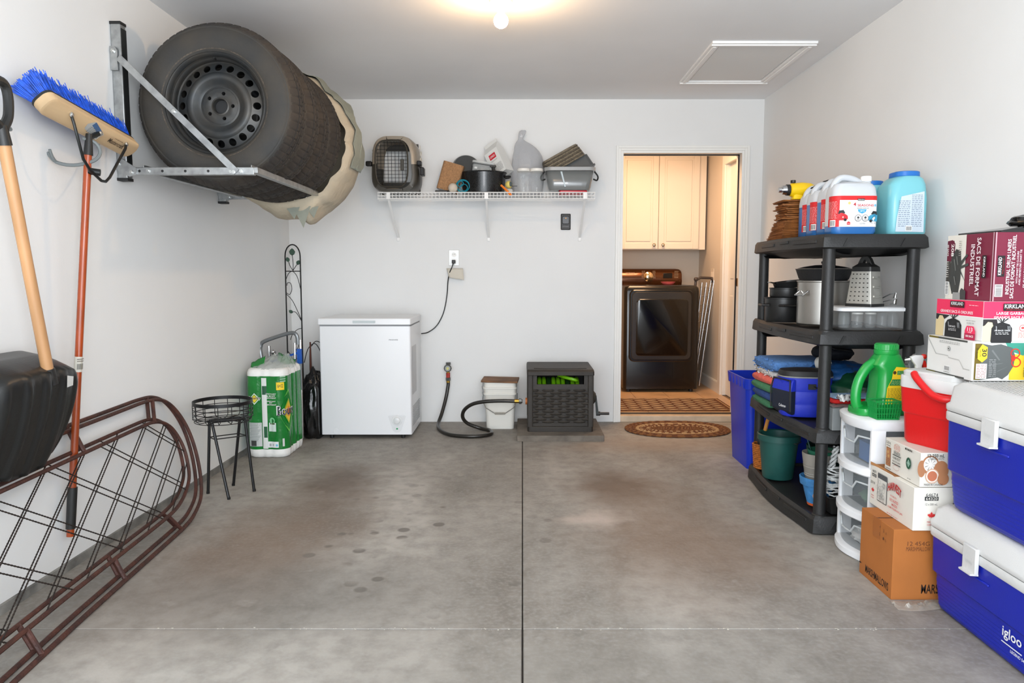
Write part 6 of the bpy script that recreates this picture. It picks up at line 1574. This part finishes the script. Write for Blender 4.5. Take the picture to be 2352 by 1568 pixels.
for a,b,s_ in ((.150,.232,'4'),(.178,.226,'2'),(.150,.205,'2'),(.196,.222,'W'),(.178,.198,'1'),(.196,.196,'D')): P.text(s_,a,b,.006,.010,(80,50,34),False)
P.done(cbx)
P = Print((-hx,-hy,0),(1,0,0),(0,0,1)); P.text('12 454G',.088,.205,.078,.016,(110,64,34),False); P.text('MARSHMALLOW',.088,.186,.085,.016,(110,64,34),False); P.text('MARSHMALLOWS',.205,.040,.200,.034,K); P.done(cbx)
pw = tag(MB().grid(40,10,lambda u,v: Vector((-.11+.26*u+.006*nz((u*9,v*5,1),1), -.045+.075*v-.01*sin(u*7), .003+.022*abs(nz((u*14,v*6,3),1.4))*sin(PI*v)))).build('plastic_wrap', mat('wrap_clear',(216,210,196),.08,alpha=.35,spec=1,coat=.6), None, loc=(1.40,2.475,0), smooth=60), 'crinkled clear plastic film under the front of the brown box', 'wrap')
# ---- white jar box
m_wc = mat('white_card', (226,222,212), .6)
wb1, hx, hy, hz = carton('jar_box','white jar carton with red HARVEST lettering, on the brown box',1.363,2.502,1.62,2.822,.2565,.410,m_wc)
P = Print((-hx,hy,0),(0,-1,0),(0,0,1)); Rd=(206,48,48); K=(50,50,50)
P.text('64674',.030,.133,.030,.011,K,False); P.rect(.014,.112,.034,.012,K); P.text('64320',.031,.118,.028,.009,(226,222,212),False); P.text('2014',.022,.088,.034,.011,(90,90,90),False); leaf(P,.026,.058,.012,Rd); P.text('MADE IN',.026,.038,.022,.005,Rd,False); P.text('CANADA',.026,.029,.022,.005,Rd,False)
P.rect(.064,.030,.072,.105,(60,62,64)); P.rect(.067,.033,.066,.099,(222,220,212)); P.rect(.064,.118,.072,.020,(96,98,100)); P.lines(.066,.121,.068,.014,3,(60,62,64),.5)
random.seed(4)
for i in range(26): P.ring(.100+random.uniform(-.027,.027),.075+random.uniform(-.036,.036),.0085,.001,(150,152,150),n=10)
P.L += 1
for dx,dz,c_ in ((.0015,-.0015,(90,30,30)),(0,0,Rd)): P.text('HARVEST',.205+dx,.108+dz,.095,.030,c_,True,0,.014)
for i,(s_,w_,h_) in enumerate((('WIDE MOUTH',.045,.006),('DECORATED',.062,.010),('MASON',.038,.010),('HOME PRESERVING JARS',.105,.009))): P.text(s_,.200+.006*i,.084-.015*i,w_,h_,Rd)
P.lines(.16,.012,.08,.005,1,Rd); P.done(wb1)
P = Print((-hx,-hy,0),(1,0,0),(0,0,1)); P.text('64674',.062,.128,.042,.012,K,False); P.rect(.037,.108,.048,.014,K); P.text('64320',.061,.115,.040,.010,(226,222,212),False); P.text('12 x 500 mL',.061,.095,.042,.008,(110,110,110),False)
leaf(P,.063,.054,.015,Rd); P.text('MADE IN',.063,.032,.028,.006,Rd,False); P.text('CANADA',.063,.022,.028,.006,Rd,False)
P.poly([(.130,.03),(.16,.03),(.16,.12),(.136,.12),(.136,.10),(.130,.09)],(60,62,64)); P.done(wb1)
MB().grid(10,3,lambda u,v: Vector((-hx+.012*sin(PI*u)-.004, hy-.004-.20*u, hz+.012*v*(1-u)))).build('torn_flap', mat('flap_brown',(176,124,76),.8), wb1, smooth=0)
MB().box(-hx+.004,-.02,hz,hx-.1,hy-.004,hz+.001).build('open_top', mat('flap_inside',(150,98,52),.85), wb1, smooth=0)
# ---- harvest jar box
hb, hx, hy, hz = carton('jar_box','smaller cream jar carton with fruit drawings, under the red cooler',1.381,2.504,1.62,2.752,.4120,.5330,m_wc)
P = Print((-hx,hy,0),(0,-1,0),(0,0,1)); K=(52,56,54); Br=(178,122,84)
P.text('12-250 mL',.024,.106,.034,.010,K,False); P.text('STANDARD',.024,.095,.030,.005,K,False); P.rect(.010,.018,.034,.070,(120,78,44)); P.rect(.012,.020,.030,.066,Br); P.disc(.024,.070,.006,(200,160,100)); P.disc(.030,.056,.006,(200,160,100)); P.lines(.014,.024,.026,.024,4,(120,78,44)); P.lines(.012,.006,.04,.006,1,K)
P.ring(.090,.100,.022,.001,(200,120,100),r2=.014); P.lines(.070,.092,.042,.018,4,(214,130,110)); P.text('BERNARDIN',.092,.080,.046,.012,K,False); P.rect(.062,.069,.060,.003,K); P.text('HARVEST',.092,.060,.056,.010,K,False); P.text('MASON JARS',.092,.046,.056,.009,K,False); P.rect(.062,.036,.060,.003,K); P.ring(.092,.026,.022,.001,(200,120,100),r2=.010)
P.lines(.150,.108,.05,.008,1,K,.8); P.disc(.178,.066,.017,(34,84,62),.021); P.poly([(.166,.066),(.178,.080),(.190,.066),(.178,.052)],(150,186,168)); P.ring(.178,.066,.007,.001,(34,84,62)); P.lines(.176,.010,.024,.005,1,K); P.done(hb)
P = Print((-hx,-hy,0),(1,0,0),(0,0,1))
P.disc(.004,.065,.014,Br,.030); P.disc(.034,.078,.030,Br,.034); P.disc(.034,.080,.024,(232,228,220),.027)
for k in range(9): a = 2*PI*k/9; P.poly([(.034+.006*cos(a),.080+.006*sin(a)),(.034+.020*cos(a-.05),.080+.022*sin(a-.05)),(.034+.020*cos(a+.05),.080+.022*sin(a+.05))],(90,80,74))
P.disc(.070,.060,.026,Br,.034); P.disc(.040,.040,.024,(214,170,140),.026); P.disc(.040,.040,.021,(238,226,212),.023); P.disc(.040,.040,.017,(196,116,84),.018); P.disc(.078,.03,.02,Br,.022)
P.text('12-250 mL',.050,.112,.058,.012,K); P.text('STANDARD MOUTH',.052,.101,.050,.006,K,False); P.text('MADE IN CANADA',.045,.010,.064,.007,K,False); P.done(hb)
# ---- red cooler
rc = thing('red_cooler','small red cooler with white lid and red swing handle on the jar boxes','cooler',(1.569,2.634,.5335),rz=math.radians(-70))
m_rd = mat('cooler_red', (206,16,20), .42, bump_s=180, bump=.06); m_cw = mat('cooler_white', (208,208,206), .45, bump_s=220, bump=.08)
RX, RY = .25, .30
def rcr(k, z, r_=.035): return rrect(0,0,RX*k,RY*k,r_,z,6)
MB().loft([rcr(.86,0),rcr(.90,.012),rcr(.93,.105),rcr(.94,.110),rcr(.965,.114),rcr(1.0,.205)]).build('body', m_rd, rc)
MB().loft([rcr(1.005,.205),rcr(1.01,.208),rcr(1.01,.245),rcr(1.0,.248)]).build('lid_base', m_cw, rc)
MB().loft([rcr(.965,.248),rcr(.97,.262),rcr(.93,.268)]).build('lid_top', m_cw, rc)
MB().tube(spline([(-.040,-RY/2-.012,.262),(-.020,-RY/2-.022,.248),(.025,-RY/2-.026,.215),(.060,-RY/2-.026,.196),(.095,-RY/2-.022,.190),(.124,-RY/2+.01,.190),(.142,-RY/2+.06,.192)],5),.0125,12).build('swing_handle', m_rd, rc)

# ---- blue coolers
m_bu = mat('cooler_blue', (10,32,158), .40, bump_s=200, bump=.05)
def cooler(name, label, x, yfar, z, L_, D_, H_, text):
    t = thing(name, label, 'cooler', (x,yfar,z))
    def cr(ins, zz, r_=.035): return [p for p in rrect(D_/2,-L_/2,D_-2*ins,L_-2*ins,r_,zz,6)]
    body = [cr(.040,0,.03),cr(.026,.012,.035)]
    for k in range(7): body += [cr(.024-.0012*k,.020+.013*k),cr(.0225-.0012*k,.022+.013*k),cr(.0225-.0012*k,.030+.013*k)]
    body += [cr(.016,.116),cr(.014,.128),cr(.006,.136),cr(.003,H_*.70)]
    MB().loft(body).build('body', m_bu, t, smooth=30)
    zb = H_*.70
    MB().loft([cr(-.001,zb),cr(-.003,zb+.004),cr(-.003,zb+.026),cr(-.001,zb+.030)]).build('rim', m_cw, t)
    MB().loft([cr(-.002,zb+.033),cr(-.004,zb+.037),cr(-.004,zb+.052),cr(.004,zb+.060),cr(.010,H_-.016),cr(.026,H_-.003),cr(.040,H_)]).build('lid', m_cw, t, smooth=50)
    MB().loft([cr(.003,zb+.028),cr(.003,zb+.036)]).build('lid_gasket', m_rubber, t)
    # latch
    yl = -.262
    lt = MB().box(-.016,yl-.034,zb-.032,-.003,yl+.034,zb+.050).build('latch', m_cw, t, bevel=.003)
    MB().prism([(-.004,-.034),(-.028,-.030),(-.028,.030),(-.004,.034)],.005,(0,yl,zb-.034),(1,0,0),(0,1,0)).build('latch_lip', m_cw, lt, smooth=0)
    Print((-.0162,yl+.028,zb-.020),(0,-1,0),(0,0,1)).text('OPEN',.028,.020,.034,.010,(206,208,206)).done(lt)
    MB().box(.0,yl-.075,zb-.052,.006,yl+.060,zb-.044).box(.0,yl+.052,zb-.048,.006,yl+.062,zb-.006).build('latch_recess', m_bu, t, bevel=.003, kind='stuff')
    dm = MB()
    for i in range(46):
        for j in range(22):
            a, b = .045+(D_-.09)*j/21, -.04-(L_-.08)*i/45
            q = 1 if (i+j)%2 else -1
            dm.add([(a-.006,b-.002*q,H_+.0002),(a+.006,b+.002*q,H_+.0002),(a,b+.003,H_+.0016),(a,b-.003,H_+.0016)],[(0,1,2),(1,0,3)])
    dm.build('lid_tread', m_cw, t, smooth=0, kind='stuff')
    if text:
        P = Print((.0175,yl-.125,.062),(0,-1,0),(0,0,1)); P.off=.004
        for i,(s_,a,b,w_,h_) in enumerate((('igloo',.050,.036,.085,.040),)): P.text(s_,a,b,w_,h_,(232,234,236))
        P.rect(.006,.006,.090,.0035,(232,234,236)); P.text('LEGEND 54',.078,-.004,.060,.009,(232,234,236)); P.done(t)
    return t
cooler('blue_cooler','royal blue cooler with white lid on the floor, under another cooler',1.408,2.487,0,.66,.375,.368,True)
cooler('blue_cooler','royal blue cooler with white lid stacked on top of the other cooler',1.408,2.432,.3700,.66,.375,.428,False)

# ---- boxes of bags on the upper cooler
X1 = 1.800
def bag_art(P, cx, cz, w_, h_, c_=(30,30,32)):
    P.poly([(cx-w_*.5,cz-h_*.42),(cx-w_*.46,cz-h_*.5),(cx+w_*.46,cz-h_*.5),(cx+w_*.5,cz-h_*.42),(cx+w_*.48,cz+h_*.12),(cx+w_*.36,cz+h_*.28),(cx+w_*.08,cz+h_*.36),(cx-w_*.08,cz+h_*.36),(cx-w_*.36,cz+h_*.28),(cx-w_*.48,cz+h_*.12)], c_)
    for d_ in (-.26,-.10,.08,.26): P.poly([(cx-.02*w_,cz+h_*.34),(cx+.02*w_,cz+h_*.34),(cx+d_*w_+.05*w_,cz+h_*.52),(cx+d_*w_-.02*w_,cz+h_*.54)], c_)
    for d_ in (-.30,.25,.33): P.poly([(cx+d_*w_,cz+h_*.22),(cx+(d_+.05)*w_,cz+h_*.20),(cx+(d_+.07)*w_,cz-h_*.02),(cx+(d_+.03)*w_,cz+h_*.02)],(150,152,154))
b1, hx, hy, hz = carton('bag_box','white and grey box of garbage bags marked 30 gallon on the cooler',1.477,2.402,X1,2.672,.7995,.9300,mat('box_white',(226,226,222),.5))
P = Print((-hx,hy,0),(0,-1,0),(0,0,1)); Lg=(176,176,172)
P.rect(.0,.0,.23,.006,(66,70,66)); P.rect(.01,.124,.23,.006,(66,70,66)); P.rect(.0,.0,.06,.006,(90,84,20)); P.rect(.01,.124,.06,.006,(110,96,20))
P.poly([(.002,.122),(.058,.068),(.060,.070),(.004,.125)],Lg); P.poly([(.058,.068),(.135,.068),(.135,.070),(.058,.070)],Lg); P.poly([(.135,.070),(.137,.062),(.200,.060),(.200,.062),(.139,.064)],Lg); P.poly([(.200,.062),(.202,.062),(.228,.036),(.226,.034)],Lg); P.poly([(.226,.034),(.262,.034),(.262,.036),(.226,.036)],Lg)
P.lines(.08,.110,.12,.010,2,(150,150,148)); P.disc(.138,.094,.008,(80,80,80)); P.disc(.138,.094,.0065,(226,226,222)); P.disc(.138,.094,.0035,(60,60,60)); P.bars(.120,.018,.028,.014); P.lines(.118,.010,.034,.005,1,(110,110,110)); P.done(b1)
P = Print((-hx,-hy,0),(1,0,0),(0,0,1)); Gy=(92,96,96); YY=(240,206,50)
P.rect(.004,.004,.31,.122,(226,226,222)); P.rect(.122,.004,.17,.085,YY); P.poly([(.105,.126),(.185,.126),(.180,.100),(.165,.084),(.120,.100)],(60,150,130))
P.rect(.006,.004,.022,.120,(110,92,20)); P.poly([(.026,.004),(.085,.012),(.100,.006),(.118,.020),(.135,.050),(.138,.085),(.128,.110),(.090,.122),(.060,.118),(.026,.124)],Gy)
for q in ((.06,.10,.09,.07),(.08,.03,.12,.05),(.05,.05,.10,.06)): P.poly([(q[0],q[1]),(q[0]+.004,q[1]+.004),(q[2],q[3]),(q[2]-.004,q[3]-.002)],(116,120,120))
P.ring(.138,.092,.016,.0035,(226,50,40)); P.ring(.142,.062,.016,.0035,(226,50,40)); P.disc(.132,.076,.007,(226,50,40),.010)
P.poly([(.014,.100),(.028,.122),(.046,.112),(.046,.076),(.030,.062),(.014,.074)],YY); P.text('30',.036,.094,.026,.016,(40,44,40),True,-PI/2); P.text('GALLON',.023,.093,.024,.005,(80,76,40),False,-PI/2); P.text('90 BAGS',.012,.093,.034,.006,(60,50,14),False,-PI/2)
P.rect(.010,.008,.036,.050,(228,226,222)); P.lines(.012,.010,.032,.046,9,(170,120,120)); P.lines(.052,.014,.024,.060,9,(160,162,162)); P.text('30 GALLON',.17,.03,.030,.008,(70,70,40),True,-PI/2); P.done(b1)
b2, hx, hy, hz = carton('bag_box','pink and white box of large garbage bags, middle of the stack',1.504,2.402,X1,2.672,.9305,1.0610,mat('box_white',(0,0,0)))
PK=(232,48,92); 
P = Print((-hx,hy,0),(0,-1,0),(0,0,1)); P.rect(0,.078,.27,.0525,PK); P.rect(0,.0755,.27,.0025,(250,250,250)); P.poly([(0,.078),(0,.060),(.03,.050),(.07,.068),(.085,.076)],(40,34,36)); P.poly([(0,.0),(.048,0),(.052,.06),(.04,.072),(.022,.072),(.012,.058),(0,.056)],(216,196,150)); bag_art(P,.108,.035,.100,.085)
P.rect(.088,.105,.082,.021,(24,20,22)); P.text('KIRKLAND',.129,.118,.070,.011,(236,236,236)); P.text('Signature',.129,.109,.066,.005,(190,40,50),False); P.text('GRANDS SACS À ORDURES',.127,.091,.190,.012,(250,236,240)); P.text('100 SACS',.108,.038,.036,.006,(236,236,236)); P.lines(.086,.022,.046,.010,2,(220,220,220)); P.lines(.200,.113,.05,.005,1,(250,210,220)); P.lines(.188,.062,.05,.004,1,(120,120,120)); P.text('QUAD-TIE',.212,.055,.040,.006,(120,120,120),False)
P.poly([(.184,0),(.184,.030),(.194,.046),(.232,.046),(.242,.030),(.242,0)],PK); P.text('113',.213,.035,.028,.013,(250,250,250)); P.text('LITRES',.213,.025,.020,.004,(250,250,250),False); P.rect(.184,.0,.058,.021,(176,24,70)); P.text('100 SACS',.213,.012,.042,.007,(250,250,250)); P.done(b2)
P = Print((-hx,-hy,0),(1,0,0),(0,0,1)); P.rect(0,.075,.30,.055,PK); P.rect(0,.0725,.30,.0025,(250,250,250)); P.poly([(0,.0725),(.045,.0725),(.05,.05),(.02,.046),(0,.050)],(40,34,36)); P.poly([(0,0),(.028,0),(.034,.05),(.03,.062),(.016,.064),(.006,.052),(0,.05)],(214,204,170)); bag_art(P,.062,.034,.070,.078)
P.rect(.062,.100,.090,.024,(24,20,22)); P.text('KIRKLAND',.106,.115,.080,.013,(236,236,236)); P.text('Signature',.106,.105,.070,.005,(190,40,50),False); P.text('LARGE GARBAGE BAGS',.110,.092,.140,.009,(250,236,240)); P.text('GRANDS SACS À ORDURES',.112,.080,.160,.009,(250,236,240)); P.text('100 BAGS / SACS',.062,.036,.050,.005,(236,236,236)); P.lines(.040,.022,.044,.009,2,(220,220,220))
P.ring(.128,.044,.011,.0015,(206,50,50)); leaf(P,.128,.044,.006,(206,50,50)); P.lines(.114,.012,.028,.018,4,(214,110,90)); P.done(b2)
b3, hx, hy, hz = carton('bag_box','tall maroon box of industrial drum liners on top of the pink box',1.530,2.402,X1,2.668,1.0615,1.285,mat('box_maroon',(118,26,54),.4))
MR=(122,26,56)
P = Print((-hx,hy,0),(0,-1,0),(0,0,1)); P.rect(0,0,.110,.2235,(222,218,208)); P.rect(0,.135,.040,.070,(90,20,46)); P.rect(0,.060,.024,.080,(60,58,54)); P.poly([(.0,.205),(.030,.208),(.046,.196),(.046,.150),(.030,.132),(0,.135)],(98,18,46))
P.poly([(.030,.150),(.055,.176),(.082,.168),(.088,.130),(.088,.070),(.078,.020),(.040,.018),(.022,.06),(.024,.12)],(58,60,58))
for q in ((.088,.128,.124,.150),(.088,.110,.132,.118),(.088,.095,.116,.060),(.088,.118,.112,.140)): P.poly([(q[0],q[1]-.004),(q[0],q[1]+.006),(q[2]-.004,q[3]+.008),(q[2]+.002,q[3])],(66,70,66))
for q in ((.045,.14,.060,.10),(.060,.15,.072,.12),(.050,.08,.064,.05)): P.poly([(q[0],q[1]),(q[0]+.004,q[1]),(q[2],q[3]),(q[2]-.003,q[3])],(130,132,128))
P.rect(.050,0,.06,.024,(150,150,148)); P.poly([(.095,.0),(.125,0),(.125,.030),(.100,.040),(.092,.030)],(64,62,62))
P.text('208',.037,.172,.044,.016,(240,236,232),True,-PI/2); P.text('60 SACS',.010,.172,.040,.008,(240,236,232),True,-PI/2); P.lines(.004,.075,.016,.06,8,(210,206,200)); P.bars(.006,.018,.016,.040,(60,60,60),True); P.lines(.076,.15,.016,.055,8,(150,146,140))
P.text('SACS DE FORMAT',.190,.112,.195,.022,(238,228,230),True,-PI/2); P.text('INDUSTRIEL',.158,.118,.140,.022,(238,228,230),True,-PI/2)
P.rect(.212,.075,.022,.075,(24,18,20)); P.text('KIRKLAND',.2245,.112,.066,.010,(236,236,236),True,-PI/2); P.text('Signature',.2155,.112,.050,.004,(190,40,50),False,-PI/2)
P.rect(.2655,0,.004,.2235,(200,170,176)); P.done(b3)
P = Print((-hx,-hy,0),(1,0,0),(0,0,1)); P.rect(.0,0,.004,.2235,(196,160,168)); P.rect(.010,.080,.024,.068,(24,18,20)); P.text('KIRKLAND',.018,.114,.058,.011,(236,236,236),True,PI/2); P.text('Signature',.0285,.114,.050,.004,(190,40,50),False,PI/2)
P.bars(.008,.018,.020,.034,(70,60,64),True); P.text('INDUSTRIAL DRUM LINERS',.045,.112,.178,.012,(238,228,230),True,PI/2); P.text('SACS DE FORMAT INDUSTRIEL',.060,.112,.205,.012,(238,228,230),True,PI/2); P.text('WITH SMART TIE CLOSURE',.074,.110,.105,.006,(226,210,214),True,PI/2); P.text('AVEC FERMETURE SMART TIE',.083,.110,.115,.006,(226,210,214),True,PI/2); P.text('55 GALLON / 208 LITRES',.100,.112,.135,.011,(238,228,230),True,PI/2); P.rect(.118,.0,.09,.2235,(40,26,34)); P.done(b3)
# ---- black bags on top, clear bag at the right edge
tag(MB().loft([[Vector(p) for p in ((-.11,-.12,0),(.12,-.12,0),(.12,.12,0),(-.12,.10,0))],[Vector(p) for p in ((-.11,-.12,.006),(.04,-.12,.022),(.10,.12,.030),(-.12,.10,.006))],[Vector(p) for p in ((-.06,-.10,.010),(.02,-.11,.030),(.08,.10,.032),(-.08,.08,.012))]]).build('folded_bag', m_bag, None, loc=(1.665,2.535,1.2855), smooth=0), 'flat folded black plastic bags on top of the maroon box', 'bag')
tag(MB().grid(30,16,blob(0,0,.012,.075,.07,.026,.2,2.5,seed=61)).build('black_pouch', m_bag, None, loc=(1.700,2.47,1.3075), smooth=60), 'rounded black plastic bag bulging up on top of the maroon box', 'bag')
tag(MB().grid(24,20,blob(0,0,.065,.03,.03,.065,.2,2.5,seed=62)).build('clear_packet', mat('packet_film',(206,204,176),.12,alpha=.5), None, loc=(1.662,2.365,.7995), smooth=60), 'clear crinkled packet at the right edge by the thirty gallon box', 'packet')
